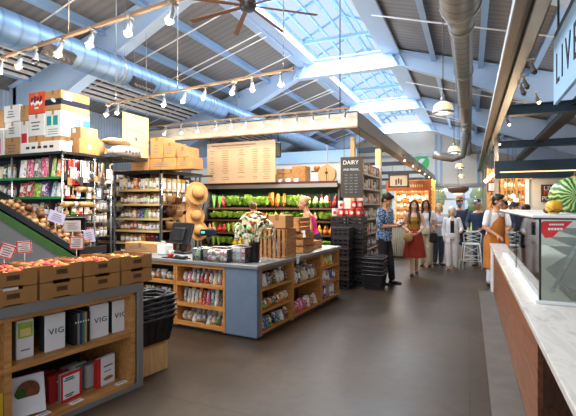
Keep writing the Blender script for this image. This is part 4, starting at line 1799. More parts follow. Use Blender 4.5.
ONION = onion_mesh()
PAL['kraft brown'] = S(150, 104, 66)
k = 0
for i in range(18):
    for j in range(3):
        x = -6.9 + i * 0.122 + R.uniform(-0.02, 0.02)
        if x > -4.84 or x < -6.5:
            continue
        y = YB0 + 0.08 + j * 0.12 + R.uniform(-0.015, 0.015)
        o = D.objects.new('onion', ONION)
        COL.objects.link(o)
        o.location = (x, y, zb_(x) + 0.03 + 0.05 + 0.012)
        o.rotation_euler = (R.uniform(-0.9, 0.9), R.uniform(-0.9, 0.9), R.uniform(0, 6))
        s = R.uniform(0.82, 0.95)
        o.scale = (s, s, s)
        cn = R.choice(['tan', 'brown', 'kraft brown', 'tan'])
        o.color = (*PAL[cn], 1)
        tag(o, '%s onion, %s from the top in %s row of the sloped bin' % (cn, ORD[i], ('front', 'middle', 'back')[j]), 'onion', 'onions in the sloped bin')
k = 0
for i in range(9):
    x = -6.0 + i * 0.13
    o = D.objects.new('onion', ONION)
    COL.objects.link(o)
    o.location = (x, YB0 + 0.2 + 0.08 * (i % 2), zb_(x) + 0.175)
    o.rotation_euler = (R.uniform(-0.9, 0.9), R.uniform(-0.9, 0.9), R.uniform(0, 6))
    o.scale = (1.05,) * 3
    cn = R.choice(['tan', 'brown', 'kraft brown'])
    o.color = (*PAL[cn], 1)
    tag(o, '%s onion heaped on top of the sloped bin, %s from the top' % (cn, ORD[i]), 'onion', 'onions in the sloped bin')


# price cards
def price_card(label, loc, w, h, rz, roll, border, stick=0.1, m='paper', group='price cards'):
    t = thing('price_card', label, 'price card', loc, rz, group)
    b = MB()
    M = rotm(0, roll, 0)
    b.xf = Matrix.Translation((0, 0, stick)) @ M.to_4x4()
    b.box((0, 0, h / 2), (w, 0.004, h), None, 0)
    part('card', b, m, t)
    b = MB()
    b.xf = Matrix.Translation((0, 0, stick)) @ M.to_4x4()
    if border:
        for zz in (0.007, h - 0.007):
            b.box((0, -0.004, zz), (w, 0.003, 0.008), None, 0)
        for xx in (-1, 1):
            b.box((xx * (w / 2 - 0.004), -0.004, h / 2), (0.008, 0.003, h), None, 0)
        part('border', b, 'red_ink', t)
        b = MB()
        b.xf = Matrix.Translation((0, 0, stick)) @ M.to_4x4()
    for q in range(4):
        b.box((R.uniform(-0.01, 0.01), -0.004, h * (0.24 + 0.17 * q)), (w * R.uniform(0.45, 0.68), 0.002, h * 0.045), None, 0)
    part('writing', b, 'black_ink' if border else 'grey_ink', t)
    b = MB()
    b.cyl((0, 0.004, 0), (0, 0.004, stick + 0.02), 0.004, n=6)
    part('stick', b, 'white_paint', t)
    return t


# ================================================================ display stand with books and fruit trays
SA = -math.atan2(0.168, 1.0)          # stand's long axis leans toward +X going away
SX, SY = -2.6, 2.83                  # right front corner on the floor
st = thing('display_stand', 'low oak display stand with steel frame, books on its shelves', 'display stand', (SX, SY, 0))
# local frame: +y runs away from the camera along the front edge, -x goes back into the stand
st.rotation_euler = (0, 0, SA)
STM = Matrix.Translation((SX, SY, 0)) @ Matrix.Rotation(SA, 4, 'Z')


def SW(x, y, z):
    return STM @ Vector((x, y, z))


LS, DS = 2.6, 0.8
for y in (-0.031, -LS):
    for x in (-0.031, -DS + 0.031):
        m = MB()
        m.span(x - 0.03, x + 0.03, y - 0.03, y + 0.03, 0, 0.83, 0, 0.004)
        part('leg', m, 'steel_grey', st)
m = MB()
m.span(-DS, 0, -LS, 0.0, 0.825, 0.905, 0, 0.004)
part('top_frame', m, 'steel_grey', st)
m = MB()
m.span(-DS, -0.005, -LS, -0.0, 0.0, 0.045)
part('base_frame', m, 'steel_grey', st)
m = MB()
m.span(-DS + 0.03, -0.008, -LS, -0.09, 0.045, 0.075)
part('bottom_shelf', m, 'oak', st)
m = MB()
m.span(-DS + 0.03, -0.02, -LS, -0.09, 0.455, 0.495)
part('middle_shelf', m, 'oak', st)
m = MB()
m.span(-DS + 0.03, -0.02, -LS, -0.09, 0.795, 0.825)
part('upper_board', m, 'oak', st)
def su(u, x=0.0):
    """position along the stand's front edge seen at pixel column u"""
    a, b = -2.6, 0.4
    for _ in range(50):
        c = (a + b) / 2
        w_ = SW(x, c, 0)
        r = 288 + FPX * (CS * w_.x + SN * w_.y) / (-SN * w_.x + CS * w_.y)
        if r < u:
            a = c
        else:
            b = c
    return a


YV = su(8, -0.012)
for y in (YV, -2.3, -0.1):
    m = MB()
    m.span(-DS + 0.03, -0.012, y - 0.022, y + 0.022, 0.075, 0.795)
    part('divider', m, 'oak', st)
m = MB()
m.span(-DS + 0.02, -DS + 0.04, -LS, -0.09, 0.05, 0.82)
part('back_panel', m, 'dark_green_panel', st)


# white boxed books on the middle shelf, standing face out
def face_book(label, y, w, h, dpt, z, mats, deco, turn=0.0, x=-0.14, lean=0.0):
    t = thing('book', label, 'book', SW(x, y, z), SA + PI / 2 + turn, 'books on the display stand')
    b = MB()
    b.box((0, 0, h / 2), (w, dpt, h), (-lean, 0, 0), 0, 0.004)
    part('cover', b, mats[0], t)
    b = MB()
    b.box((-w / 2 + 0.003, 0.004, h / 2), (0.01, dpt * 0.86, h * 0.97), (-lean, 0, 0))
    part('pages', b, mats[1], t)
    if deco == 'vig':
        text('title', 'VIG', h * 0.22, 'black_ink', t, (w * 0.05, -dpt / 2 - 0.002, h * 0.52), (PI / 2, 0, 0), 0.001, sx=1.1, spacing=1.15)
    elif deco == 'green':
        b = MB()
        b.box((0, -dpt / 2, h * 0.74), (w * 0.86, 0.004, h * 0.4))
        part('picture', b, 'lime_leaf', t)
        b = MB()
        b.box((0, -dpt / 2 - 0.002, h * 0.68), (w * 0.6, 0.004, h * 0.2))
        part('picture', b, 'sign_cream', t)
        b = MB()
        b.box((0, -dpt / 2, h * 0.22), (w * 0.5, 0.004, h * 0.03))
        part('writing', b, 'grey_ink', t)
    elif deco == 'food':
        b = MB()
        b.lathe([(0.0, 0), (w * 0.36, 0.002)], (-w * 0.02, -dpt / 2 - 0.001, h * 0.62), 18, 0, (PI / 2, 0, 0))
        part('picture', b, 'walnut', t)
        b = MB()
        b.lathe([(0.0, 0), (w * 0.17, 0.002)], (-w * 0.24, -dpt / 2 - 0.004, h * 0.6), 14, 0, (PI / 2, 0, 0))
        part('picture', b, 'dark_leaf', t)
        b = MB()
        b.box((w * 0.1, -dpt / 2 - 0.003, h * 0.3), (w * 0.6, 0.003, h * 0.1))
        part('title', b, 'lime_leaf', t)
    elif deco == 'redframe':
        b = MB()
        for xx in (-1, 1):
            b.box((xx * w * 0.46, -dpt / 2, h / 2), (w * 0.09, 0.005, h))
        for zz in (0.05, 0.95):
            b.box((0, -dpt / 2, h * zz), (w, 0.005, h * 0.1))
        part('border', b, 'red_ink', t)
        b = MB()
        for zz, ww in ((0.82, 0.4), (0.75, 0.5), (0.24, 0.45), (0.17, 0.3)):
            b.box((-w * 0.1, -dpt / 2 - 0.001, h * zz), (w * ww, 0.004, h * 0.035))
        part('title', b, 'black_ink', t)
    elif deco == 'redspine':
        b = MB()
        b.box((-w * 0.44, -dpt / 2, h / 2), (w * 0.2, 0.006, h))
        b.box((-w / 2 - 0.004, 0, h / 2), (0.006, dpt, h))
        part('spine', b, 'red_ink', t)
        b = MB()
        b.box((w * 0.1, -dpt / 2, h * 0.66), (w * 0.5, 0.004, h * 0.05))
        b.box((w * 0.05, -dpt / 2, h * 0.48), (w * 0.4, 0.004, h * 0.03))
        part('title', b, 'grey_ink', t)
        b = MB()
        b.ball((w * 0.1, -dpt / 2, h * 0.22), (w * 0.28, 0.003, h * 0.07), 10, 6)
        part('picture', b, 'kraft_dark', t)
    return t


ZM = 0.495
MAT_COV = 'paper'
ya, yb = su(12, -.14), su(34, -.14)
face_book('white book with green picture on its cover, leftmost on middle shelf', (ya + yb) / 2, yb - ya - 0.03, 0.27, 0.06, ZM, (MAT_COV, 'panel_grey'), 'green')
ya, yb = su(40, -.14), su(64.5, -.14)
face_book('large white boxed book lettered in black, beside the green-pictured book', (ya + yb) / 2, yb - ya - 0.03, 0.27, 0.08, ZM, (MAT_COV, 'charcoal'), 'vig', 0.0)
ya, yb = su(86, -.14), su(107, -.14)
face_book('white boxed book lettered in black, right of the upright book spines', (ya + yb) / 2, yb - ya - 0.02, 0.27, 0.08, ZM, (MAT_COV, 'charcoal'), 'vig')
ya, yb = su(109, -.14), su(124.5, -.14)
face_book('white boxed book lettered in black, rightmost on middle shelf', (ya + yb) / 2, yb - ya - 0.015, 0.27, 0.08, ZM, (MAT_COV, 'charcoal'), 'vig')
for i, (u, c) in enumerate(((69, 'black'), (71.5, 'grey'), (74, 'navy'), (76.5, 'teal'), (79, 'tan'), (81.5, 'black'))):
    y = su(u, -.16)
    item('book', SW(-0.16, y, ZM), (0.026, 0.19, 0.24), SA + PI / 2, c, '%s book spine, %s of the upright books between white boxed books' % (c, ORD[i]), 'upright books on the middle shelf')
ZL = 0.075
face_book('cookbook with food photo cover leaning on bottom shelf, at left', su(28, -.15), 0.21, 0.27, 0.03, ZL + 0.006, ('paper', 'panel_grey'), 'food', -0.25, -0.15, 0.28)
face_book('red-framed white book standing in front of a row of red books', su(70, -.13), 0.17, 0.215, 0.03, ZL, ('paper', 'panel_grey'), 'redframe', 0.12, -0.13)
for i in range(5):
    w_ = SW(-0.2 - 0.045 * i, su(66, -.13) - 0.03 * i - 0.02, ZL)
    item('book', w_, (0.17, 0.035, 0.2), SA + PI / 2 + 0.12, 'dark red' if i % 2 else 'red', 'red book standing %s behind the red-framed white book' % ORD[i], 'red books on the bottom shelf')
face_book('white book with red spine and small picture, right on bottom shelf', su(105, -.15), 0.18, 0.235, 0.035, ZL, ('paper', 'panel_grey'), 'redspine', 0.15, -0.15)
for i in range(4):
    w_ = SW(-0.22 - 0.045 * i, su(101, -.15) - 0.045 * i - 0.02, ZL)
    item('book', w_, (0.16, 0.032, 0.18), SA + PI / 2 + 0.2, 'grey' if i % 2 else 'white', 'pale book standing %s behind the red-spined white book' % ORD[i], 'pale books on the bottom shelf')
for i, (u, xx) in enumerate(((43, -0.06), (76, -0.05), (121, -0.06))):
    m = MB()
    m.box((0, 0, 0.002), (0.1, 0.05, 0.003))
    m.box((0, 0, 0.0045), (0.06, 0.006, 0.001), None, 1)
    o = obj('shelf_card', m, ['paper', 'grey_ink'], loc=SW(xx, su(u, xx), ZL), rz=SA + PI / 2 + 0.1)
    tag(o, 'small white card lying flat on bottom shelf, %s from the left' % ORD[i], 'card', 'white cards on the bottom shelf')
m = MB()
m.box((0, 0, 0.05), (0.16, 0.004, 0.1), None, 0, 0)
m.box((0, -0.003, 0.05), (0.1, 0.002, 0.012), None, 1)
o = obj('shelf_card', m, ['paper', 'grey_ink'], loc=SW(0.0, su(5), 0.93), rz=SA + PI / 2)
tag(o, 'white price card leaning on lower front tray at picture edge', 'card')
# things left of the divider
for i in range(3):
    item('book', SW(-0.1, su(-4) - 0.12 * i, 0.075), (0.1, 0.16, 0.26), SA + PI / 2, ['yellow', 'white', 'red'][i], '%s book left of the divider on bottom shelf' % ['yellow', 'white', 'red'][i], 'books left of the divider')

# kraft trays, two high, fruit in the upper ones
TW, TD, THH = 0.31, 0.42, 0.122
TR = {}


def tray(label, y, z, x=-0.2, name='fruit_tray'):
    if 'a' not in TR:
        t = thing(name, label, 'tray', SW(x, y, z), SA + PI / 2, 'kraft fruit trays on the display stand')
        b = MB()
        w2, d2 = TW / 2 - 0.004, TD / 2
        b.box((0, 0, 0.004), (TW - 0.01, TD, 0.008))
        for sx in (-1, 1):
            b.box((sx * (w2 - 0.004), 0, THH / 2), (0.008, TD, THH - 0.012))
        for sy in (-1, 1):
            b.box((0, sy * (d2 - 0.004), THH * 0.42), (TW - 0.012, 0.008, THH * 0.84))
            for sx in (-1, 1):
                b.box((sx * (w2 - 0.045), sy * (d2 - 0.004), THH * 0.5 - 0.003), (0.09, 0.009, THH - 0.006))
        part('tray_body', b, 'kraft_tray', t)
        b = MB()
        b.box((0, -d2 - 0.001, THH * 0.52), (0.075, 0.003, 0.024), None, 0)
        for q in (-0.03, -0.01, 0.012, 0.032):
            b.box((q, -d2 - 0.002, THH * 0.52), (0.016, 0.003, 0.034))
        part('hand_hole', b, 'dark_wood', t)
        TR['a'] = t
        return t
    return dup(TR['a'], SW(x, y, z), SA + PI / 2, label)


ys = [su(137) - 0.005 - 0.322 * i for i in range(6)]
names = ['first from the right', 'second from the right', 'third from the right', 'fourth from the right', 'fifth from the right', 'sixth from the right']
PEACH, APPLE = fruit_mesh('peach'), fruit_mesh('apple')
FRN = ['peaches', 'nectarines', 'plums']
ZTOP = 0.905
for i, y in enumerate(ys):
    tray('lower kraft fruit tray, %s on the stand' % names[i], y, ZTOP)
    tray('upper kraft fruit tray full of fruit, %s on the stand' % names[i], y, ZTOP + THH)
    for a in range(4):
        for b_ in range(5):
            if (i == 0 and (a in (0, 3) or b_ > 3)) or (i >= 3 and a == 0):
                continue
            lx = -TW / 2 + 0.05 + a * 0.07 + R.uniform(-0.003, 0.003)
            ly = -TD / 2 + 0.05 + b_ * 0.08 + R.uniform(-0.003, 0.003)
            q = Matrix.Rotation(PI / 2, 3, 'Z') @ Vector((lx, ly, 0))
            o = D.objects.new('peach' if i != 2 else 'apple', PEACH if i != 2 else APPLE)
            COL.objects.link(o)
            o.location = SW(-0.2 + q.x, y + q.y, ZTOP + THH + 0.066 + R.uniform(0, 0.022))
            o.rotation_euler = (R.uniform(-0.8, 0.8), R.uniform(-0.8, 0.8), R.uniform(0, 6))
            s = R.uniform(0.82, 0.9)
            o.scale = (s, s, s)
            cn = R.choice(['orange', 'red', 'orange'] if i in (1, 2, 3) else (['orange', 'orange', 'yellow'] if i == 0 else ['dark red', 'red', 'orange']))
            o.color = (*PAL[cn], 1)
            tag(o, '%s %s in %s column, %s row, of upper tray %s' % (cn, 'peach' if i != 2 else 'apple', ORD[a], ORD[b_], names[i]), 'peach' if i != 2 else 'apple', 'fruit in the upper trays')
# second file of trays behind
for i, y in enumerate(ys[:5]):
    tray('kraft fruit tray in the back row behind, %s on the stand' % names[i], y, ZTOP, -0.62)

# cards standing in the trays
plain('card_lavender', S(206, 200, 230), 0.7, 0, 0.03, 5)
plain('card_grey', S(190, 178, 176), 0.7, 0, 0.03, 5)


def card_at(label, u, v, Y, w, h, rz, roll, border, stick, m='paper'):
    p = P(u, v, Y)
    return price_card(label, (p.x, p.y, p.z - h / 2 - stick), w, h, rz, roll, border, stick, m)


card_at('tilted white price card with red border at the picture edge', 4, 251, 2.0, 0.1, 0.105, 0.75, 0.35, True, 0.13)
card_at('white price card with red border above third fruit tray', 24.5, 247, 2.2, 0.105, 0.095, 0.7, -0.05, True, 0.12)
card_at('white price card with red border in front of the wire shelving', 76.5, 243, 2.75, 0.12, 0.115, 0.7, 0.05, True, 0.12)
card_at('tilted lavender card above onions, leaning left', 55, 217, 4.1, 0.25, 0.16, 0.3, 0.3, False, 0.12, 'card_lavender')
card_at('grey card on a stick below the lavender card', 72.5, 226, 4.05, 0.24, 0.15, 0.3, -0.03, False, 0.1, 'card_grey')
card_at('tilted lavender card above the lowest end of onion bin', 90.5, 236, 4.3, 0.15, 0.18, 0.3, -0.2, False, 0.1, 'card_lavender')

# ---------------------------------------------------------------- shopping baskets on a wooden base
bx, by = -2.85, 3.08
t = thing('plinth', 'low plain wooden box under the stack of black baskets', 'plinth', (bx, by, 0), SA)
m = MB()
m.box((0, 0, 0.125), (0.3, 0.36, 0.25), None, 0, 0.004)
part('box_body', m, 'pine', t)
m = MB()
m.box((0, 0, 0.257), (0.31, 0.37, 0.012))
part('lid', m, 'oak', t)


def basket(label, loc, rz, k=1.0, name='shopping_basket', group='black shopping baskets', first={}):
    if 'a' in first:
        return dup(first['a'], loc, rz, label, group, scale=k)
    t = thing(name, label, 'basket', loc, rz, group)
    H = 0.25
    b = MB()
    w0, d0, w1, d1 = 0.13, 0.18, 0.165, 0.225
    for z0_, z1_ in ((0.0, 0.058), (0.066, 0.12), (0.128, 0.18), (0.188, 0.235)):
        def wd(z):
            f = z / H
            return w0 + (w1 - w0) * f, d0 + (d1 - d0) * f
        a0, a1 = wd(z0_), wd(z1_)
        pts = []
        for (ww, dd), z in ((a0, z0_), (a1, z1_)):
            for e in (0, 0.006):
                pts += [(-ww + e, -dd + e, z), (ww - e, -dd + e, z), (ww - e, dd - e, z), (-ww + e, dd - e, z)]
        fs = []
        for i in range(4):
            j = (i + 1) % 4
            fs += [(i, j, 8 + j, 8 + i), (4 + i, 12 + i, 12 + j, 4 + j), (8 + i, 8 + j, 12 + j, 12 + i), (i, 4 + i, 4 + j, j)]
        b.add(pts, fs)
    for f in (-0.8, -0.4, 0, 0.4, 0.8):
        for sg in (-1, 1):
            b.bar((sg * w0, f * d0, 0), (sg * w1, f * d1, H - 0.02), 0.012, 0.006)
            b.bar((f * w0, sg * d0, 0), (f * w1, sg * d1, H - 0.02), 0.012, 0.006)
    b.box((0, 0, 0.004), (2 * w0, 2 * d0, 0.008))
    part('basket_body', b, 'black_plastic', t)
    b = MB()
    b.tube([(-w1, -d1, H - 0.015), (w1, -d1, H - 0.015), (w1, d1, H - 0.015), (-w1, d1, H - 0.015)], 0.013, 6, 0, True)
    part('rim', b, 'charcoal', t)
    for sg in (-1, 1):
        b = MB()
        b.tube([(-w1, 0.02 * sg, H - 0.01), (-w1 - 0.004, 0.1 * sg, H + 0.012), (-w1 * 0.6, d1 * 0.8 * sg, H + 0.016), (w1 * 0.6, d1 * 0.8 * sg, H + 0.016), (w1 + 0.004, 0.1 * sg, H + 0.012), (w1, 0.02 * sg, H - 0.01)], 0.007, 6)
        part('handle', b, 'charcoal', t)
    first['a'] = t
    return t


BL = ['bottom basket', 'second basket up', 'third basket up', 'fourth basket up', 'top basket']
for i in range(5):
    basket('black shopping basket on the wooden box, %s of that stack' % BL[i], (bx, by + 0.05, 0.266 + i * 0.05), SA)

# ================================================================ long counter (island) and what is on it
IA = math.radians(-4.5)
IC = Vector((-2.25, 4.27, 0))
IM = Matrix.Translation(IC) @ Matrix.Rotation(IA, 4, 'Z')


def IW(x, y, z=0.0):
    return IM @ Vector((x, y, z))


CT = 0.87
t = thing('worktop', 'grey steel worktop of the long corner counter', 'worktop', IC, IA)
m = MB()
m.span(-2.5, 0.02, -0.02, 0.78, 0.825, CT, 0, 0.006)
part('front_slab', m, 'steel_grey', t)
m = MB()
m.span(-0.82, 0.02, 0.782, 2.66, 0.825, CT, 0, 0.006)
part('side_slab', m, 'steel_grey', t)


def cabinet(name, label, x0, x1, y0, y1, face, shelves, back=0.42, matf='shelf_oak', group='open shelf cabinets under the long counter'):
    """open fronted cabinet; face 'f' opens toward -y, 's' opens toward +x (local frame of the counter)"""
    t = thing(name, label, 'cabinet', IC, IA, group)
    zt = 0.822
    if face == 'f':
        for x in (x0, x1 - 0.03):
            m = MB()
            m.span(x, x + 0.03, y0, y0 + back, 0.03, zt)
            part('side_panel', m, matf, t)
        m = MB()
        m.span(x0 + 0.03, x1 - 0.03, y0 + back - 0.02, y0 + back, 0.03, zt)
        part('back_panel', m, 'dark_green_panel', t)
        m = MB()
        m.span(x0 + 0.03, x1 - 0.03, y0, y0 + 0.02, zt - 0.035, zt)
        part('rail', m, matf, t)
        for z in shelves:
            m = MB()
            m.span(x0 + 0.03, x1 - 0.03, y0, y0 + back - 0.02, z - 0.025, z)
            m.span(x0 + 0.03, x1 - 0.03, y0 - 0.004, y0 + 0.012, z - 0.03, z + 0.02)
            part('shelf', m, matf, t)
        m = MB()
        m.span(x0, x1, y0 + 0.05, y0 + back, 0.0, 0.03)
        part('plinth', m, 'charcoal', t)
    else:
        for y in (y0, y1 - 0.03):
            m = MB()
            m.span(x1 - back, x1, y, y + 0.03, 0.03, zt)
            part('side_panel', m, matf, t)
        m = MB()
        m.span(x1 - back, x1 - back + 0.02, y0 + 0.03, y1 - 0.03, 0.03, zt)
        part('back_panel', m, 'dark_wood', t)
        m = MB()
        m.span(x1 - 0.02, x1, y0 + 0.03, y1 - 0.03, zt - 0.035, zt)
        part('rail', m, 'canopy_tan', t)
        for z in shelves:
            m = MB()
            m.span(x1 - back + 0.02, x1, y0 + 0.03, y1 - 0.03, z - 0.025, z)
            part('shelf', m, matf, t)
        m = MB()
        m.span(x1 - back, x1 - 0.03, y0, y1, 0.0, 0.03)
        part('plinth', m, 'charcoal', t)
    return t


t = thing('corner_cabinet', 'blue-grey metal corner panel cabinet of the long counter', 'cabinet', IC, IA)
m = MB()
m.span(-0.45, 0.0, 0.0, 0.085, 0.03, 0.822, 0, 0.004)
part('front_panel', m, 'panel_blue', t)
m = MB()
m.span(-0.45, -0.42, 0.09, 0.4, 0.03, 0.82)
part('side_panel', m, 'panel_blue', t)
m = MB()
m.span(-0.43, -0.03, 0.03, 0.085, 0.0, 0.028)
part('plinth', m, 'charcoal', t)
FS = (0.075, 0.315, 0.575)
cabinet('shelf_cabinet', 'oak open shelf cabinet next to the blue-grey corner panel', -1.24, -0.455, 0.0, 0.45, 'f', FS)
cabinet('shelf_cabinet', 'oak open shelf cabinet behind the black shopping baskets', -2.3, -1.245, 0.0, 0.45, 'f', FS)
cabinet('shelf_cabinet', 'oak three-shelf cabinet on the aisle side nearest the corner', -0.4, -0.0, 0.09, 0.9, 's', (0.075, 0.315, 0.575), 0.4)
cabinet('shelf_cabinet', 'oak two-shelf cabinet holding sacks and pink bags, aisle side middle', -0.4, -0.0, 0.905, 1.86, 's', (0.075, 0.47), 0.4)
cabinet('shelf_cabinet', 'oak three-shelf cabinet at the far end of aisle side', -0.4, -0.0, 1.865, 2.62, 's', (0.075, 0.33, 0.58), 0.4)


def irow(kinds, cols, x0, y0, x1, y1, z, n, where, group, h, d, face, fill=0.92, rzj=0.25, jit=0.12):
    a, b = IW(x0, y0), IW(x1, y1)
    row(kinds, cols, (a.x, a.y), (b.x, b.y), z, n, where, group, h, d, IA + (PI / 2 if face == 's' else 0), fill, jit, rzj)


# front, bay beside the corner panel: two files deep
W1 = 'shelf beside the corner panel'
irow(['pillow', 'pouch', 'pillow', 'pouch'], ['white', 'pink', 'white', 'grey', 'red', 'red', 'white', 'cream', 'white', 'red'], -1.19, 0.12, -0.5, 0.12, 0.575, 10, 'top ' + W1, 'packets on the counter front', 0.15, 0.12, 'f')
irow(['pouch', 'pillow'], ['white', 'red', 'pink', 'white', 'orange', 'white', 'cream', 'white'], -1.19, 0.27, -0.5, 0.27, 0.575, 8, 'top %s, back file' % W1, 'packets on the counter front', 0.19, 0.12, 'f')
irow(['pouch', 'bag', 'pouch', 'pouch'], ['grey', 'white', 'white', 'cream', 'orange', 'red', 'pink', 'teal', 'white', 'black', 'grey'], -1.19, 0.12, -0.5, 0.12, 0.315, 11, 'middle ' + W1, 'packets on the counter front', 0.19, 0.1, 'f')
irow(['pillow', 'pillow', 'pouch'], ['white', 'cream', 'white', 'white', 'grey', 'white', 'cream', 'green', 'red'], -1.19, 0.12, -0.5, 0.12, 0.075, 9, 'bottom ' + W1, 'packets on the counter front', 0.12, 0.13, 'f')
irow(['pillow', 'pillow', 'pouch'], ['cream', 'white', 'grey', 'white', 'white', 'cream', 'white', 'green'], -1.19, 0.27, -0.5, 0.27, 0.075, 8, 'bottom %s, back file' % W1, 'packets on the counter front', 0.17, 0.13, 'f')
W2 = 'shelf behind the black baskets'
irow(['jar', 'pillow', 'tub', 'pillow'], ['grey', 'cream', 'brown', 'white', 'grey', 'tan', 'white', 'cream', 'brown'], -2.2, 0.12, -1.29, 0.12, 0.575, 9, 'top ' + W2, 'packets on the counter front', 0.13, 0.1, 'f')
irow(['pouch', 'pillow', 'jar'], ['purple', 'pink', 'yellow', 'cream', 'tan', 'orange', 'white', 'tan', 'cream'], -2.2, 0.12, -1.29, 0.12, 0.315, 9, 'middle ' + W2, 'packets on the counter front', 0.15, 0.1, 'f')
irow(['pillow', 'pouch'], ['tan', 'cream', 'white', 'brown', 'cream', 'white', 'tan', 'white'], -2.2, 0.12, -1.29, 0.12, 0.075, 8, 'bottom ' + W2, 'packets on the counter front', 0.15, 0.1, 'f')
# aisle side
A1 = 'shelf, aisle side nearest the corner'
irow(['sack', 'pouch', 'sack'], ['white', 'white', 'grey', 'brown', 'cream', 'white', 'brown'], -0.1, 0.14, -0.1, 0.86, 0.575, 7, 'top ' + A1, 'goods on the aisle side', 0.17, 0.12, 's')
irow(['pillow', 'pouch', 'pillow'], ['lime green', 'green', 'orange', 'green', 'red', 'yellow', 'cream'], -0.1, 0.14, -0.1, 0.86, 0.315, 7, 'middle ' + A1, 'goods on the aisle side', 0.12, 0.14, 's')
irow(['pillow', 'bag', 'pouch'], ['cream', 'blue', 'green', 'navy', 'teal', 'white', 'brown'], -0.1, 0.14, -0.1, 0.86, 0.075, 7, 'bottom ' + A1, 'goods on the aisle side', 0.14, 0.14, 's')
A2 = 'shelf, aisle side middle'
irow(['sack', 'sack', 'pouch'], ['grey', 'white', 'brown', 'cream', 'white', 'brown', 'white', 'tan'], -0.1, 0.95, -0.1, 1.82, 0.47, 8, 'upper ' + A2, 'goods on the aisle side', 0.2, 0.14, 's')
irow(['sack'], ['white', 'tan', 'cream', 'brown', 'white', 'grey', 'white'], -0.24, 0.95, -0.24, 1.82, 0.47, 7, 'upper %s, back file' % A2, 'goods on the aisle side', 0.27, 0.14, 's')
irow(['pouch', 'pillow'], ['cream', 'pink', 'pink', 'pink', 'white', 'tan', 'white'], -0.1, 0.95, -0.1, 1.82, 0.075, 7, 'lower ' + A2, 'goods on the aisle side', 0.16, 0.15, 's')
A3 = 'shelf, far end of aisle side'
irow(['pouch', 'bag'], ['yellow', 'yellow', 'orange', 'lime green', 'yellow', 'brown'], -0.1, 1.91, -0.1, 2.58, 0.58, 6, 'top ' + A3, 'goods on the aisle side', 0.19, 0.12, 's')
irow(['pouch', 'box', 'jar'], ['purple', 'white', 'red', 'white', 'blue', 'brown'], -0.1, 1.91, -0.1, 2.58, 0.33, 6, 'middle ' + A3, 'goods on the aisle side', 0.18, 0.12, 's')
irow(['box', 'box', 'bag'], ['white', 'blue', 'red', 'pale blue', 'white', 'blue', 'red'], -0.1, 1.91, -0.1, 2.58, 0.075, 6, 'bottom ' + A3, 'goods on the aisle side', 0.2, 0.12, 's')
# tag on the worktop edge
m = MB()
m.box((0, 0, -0.04), (0.004, 0.07, 0.09))
o = obj('price_card', m, 'paper', loc=IW(0.026, 1.0, 0.86), rz=IA)
tag(o, 'small white card hanging on the worktop edge, aisle side', 'price card')


def TP(u, v, z=CT):
    """point on the worktop (height z) seen at a pixel"""
    r = ray(u, v)
    s = (z - CAMZ) / r[2]
    return Vector((r[0] * s, r[1] * s, z))


# till
p = TP(176, 254)
t = thing('till_monitor', 'black touchscreen till monitor seen from behind on the counter', 'monitor', (p.x, p.y + 0.05, CT + 0.002), math.radians(-12))
m = MB()
m.box((0, 0.1, 0.012), (0.28, 0.24, 0.024), None, 0, 0.006)
m.box((0, 0.12, 0.13), (0.09, 0.05, 0.22), (-0.2, 0, 0), 0, 0.01)
part('stand', m, 'black_plastic', t)
m = MB()
m.box((0, 0.06, 0.29), (0.44, 0.05, 0.31), (-0.32, 0, 0), 0, 0.012)
m.box((0, 0.02, 0.28), (0.24, 0.05, 0.18), (-0.32, 0, 0), 0, 0.012)
part('screen_housing', m, 'black_plastic', t)
m = MB()
m.box((0, 0.085, 0.3), (0.4, 0.012, 0.26), (-0.32, 0, 0))
part('screen', m, 'screen_navy', t)
p = TP(165, 254)
t = thing('receipt_printer', 'white receipt printer beside the black till monitor', 'printer', (p.x + 0.02, p.y - 0.02, CT + 0.002), -0.1)
m = MB()
m.box((0, 0, 0.07), (0.15, 0.18, 0.14), None, 0, 0.012)
part('printer_body', m, 'white_gloss', t)
m = MB()
m.box((0, -0.03, 0.16), (0.08, 0.003, 0.06), (0.3, 0, 0))
part('receipt', m, 'paper', t)
p = TP(170.5, 258)
m = MB()
m.lathe([(0.035, 0), (0.042, 0.055)], n=14, mat=1)
m.lathe([(0.042, 0.055), (0.046, 0.1), (0.04, 0.1), (0.0, 0.095)], n=14, mat=0)
o = obj('cup', m, ['steel_grey', 'red_ink'], loc=(p.x, p.y, CT + 0.002))
tag(o, 'grey and red cup standing in front of the till monitor', 'cup')
p = TP(181, 259)
t = thing('card_reader', 'small dark card reader with blue screen in front of till monitor', 'card reader', (p.x, p.y, CT + 0.002), -0.2)
m = MB()
m.box((0, 0, 0.02), (0.17, 0.1, 0.04), None, 0, 0.008)
part('reader_body', m, 'black_plastic', t)
m = MB()
m.box((0.01, 0, 0.042), (0.08, 0.05, 0.004))
part('screen', m, 'purlin_paint', t)
m = MB()
m.box((-0.055, 0, 0.042), (0.03, 0.07, 0.004))
part('keypad', m, 'charcoal', t)
p = TP(171, 258.5)
m = MB()
m.box((0, 0, 0.006), (0.42, 0.1, 0.012), None, 0, 0.004)
o = obj('counter_mat', m, 'black', loc=(p.x + 0.05, p.y + 0.04, CT + 0.001), rz=-0.08)
tag(o, 'flat black mat on the counter in front of the till', 'mat')
# pole display
p = TP(208.5, 250)
t = thing('pole_display', 'dark customer price display on a black pole with green digits', 'display', (p.x, p.y, CT + 0.002), math.radians(6))
m = MB()
m.cyl((0, 0, 0.0), (0, 0, 0.02), 0.07, n=16)
m.cyl((0, 0, 0.02), (0, 0, 0.22), 0.02, n=10)
part('pole', m, 'black', t)
m = MB()
m.box((0, -0.01, 0.27), (0.27, 0.05, 0.1), (-0.1, 0, 0), 0, 0.01)
part('display_housing', m, 'screen_navy', t)
m = MB()
m.box((-0.075, -0.038, 0.275), (0.06, 0.004, 0.03), (-0.1, 0, 0))
part('digits', m, 'screen_green', t)
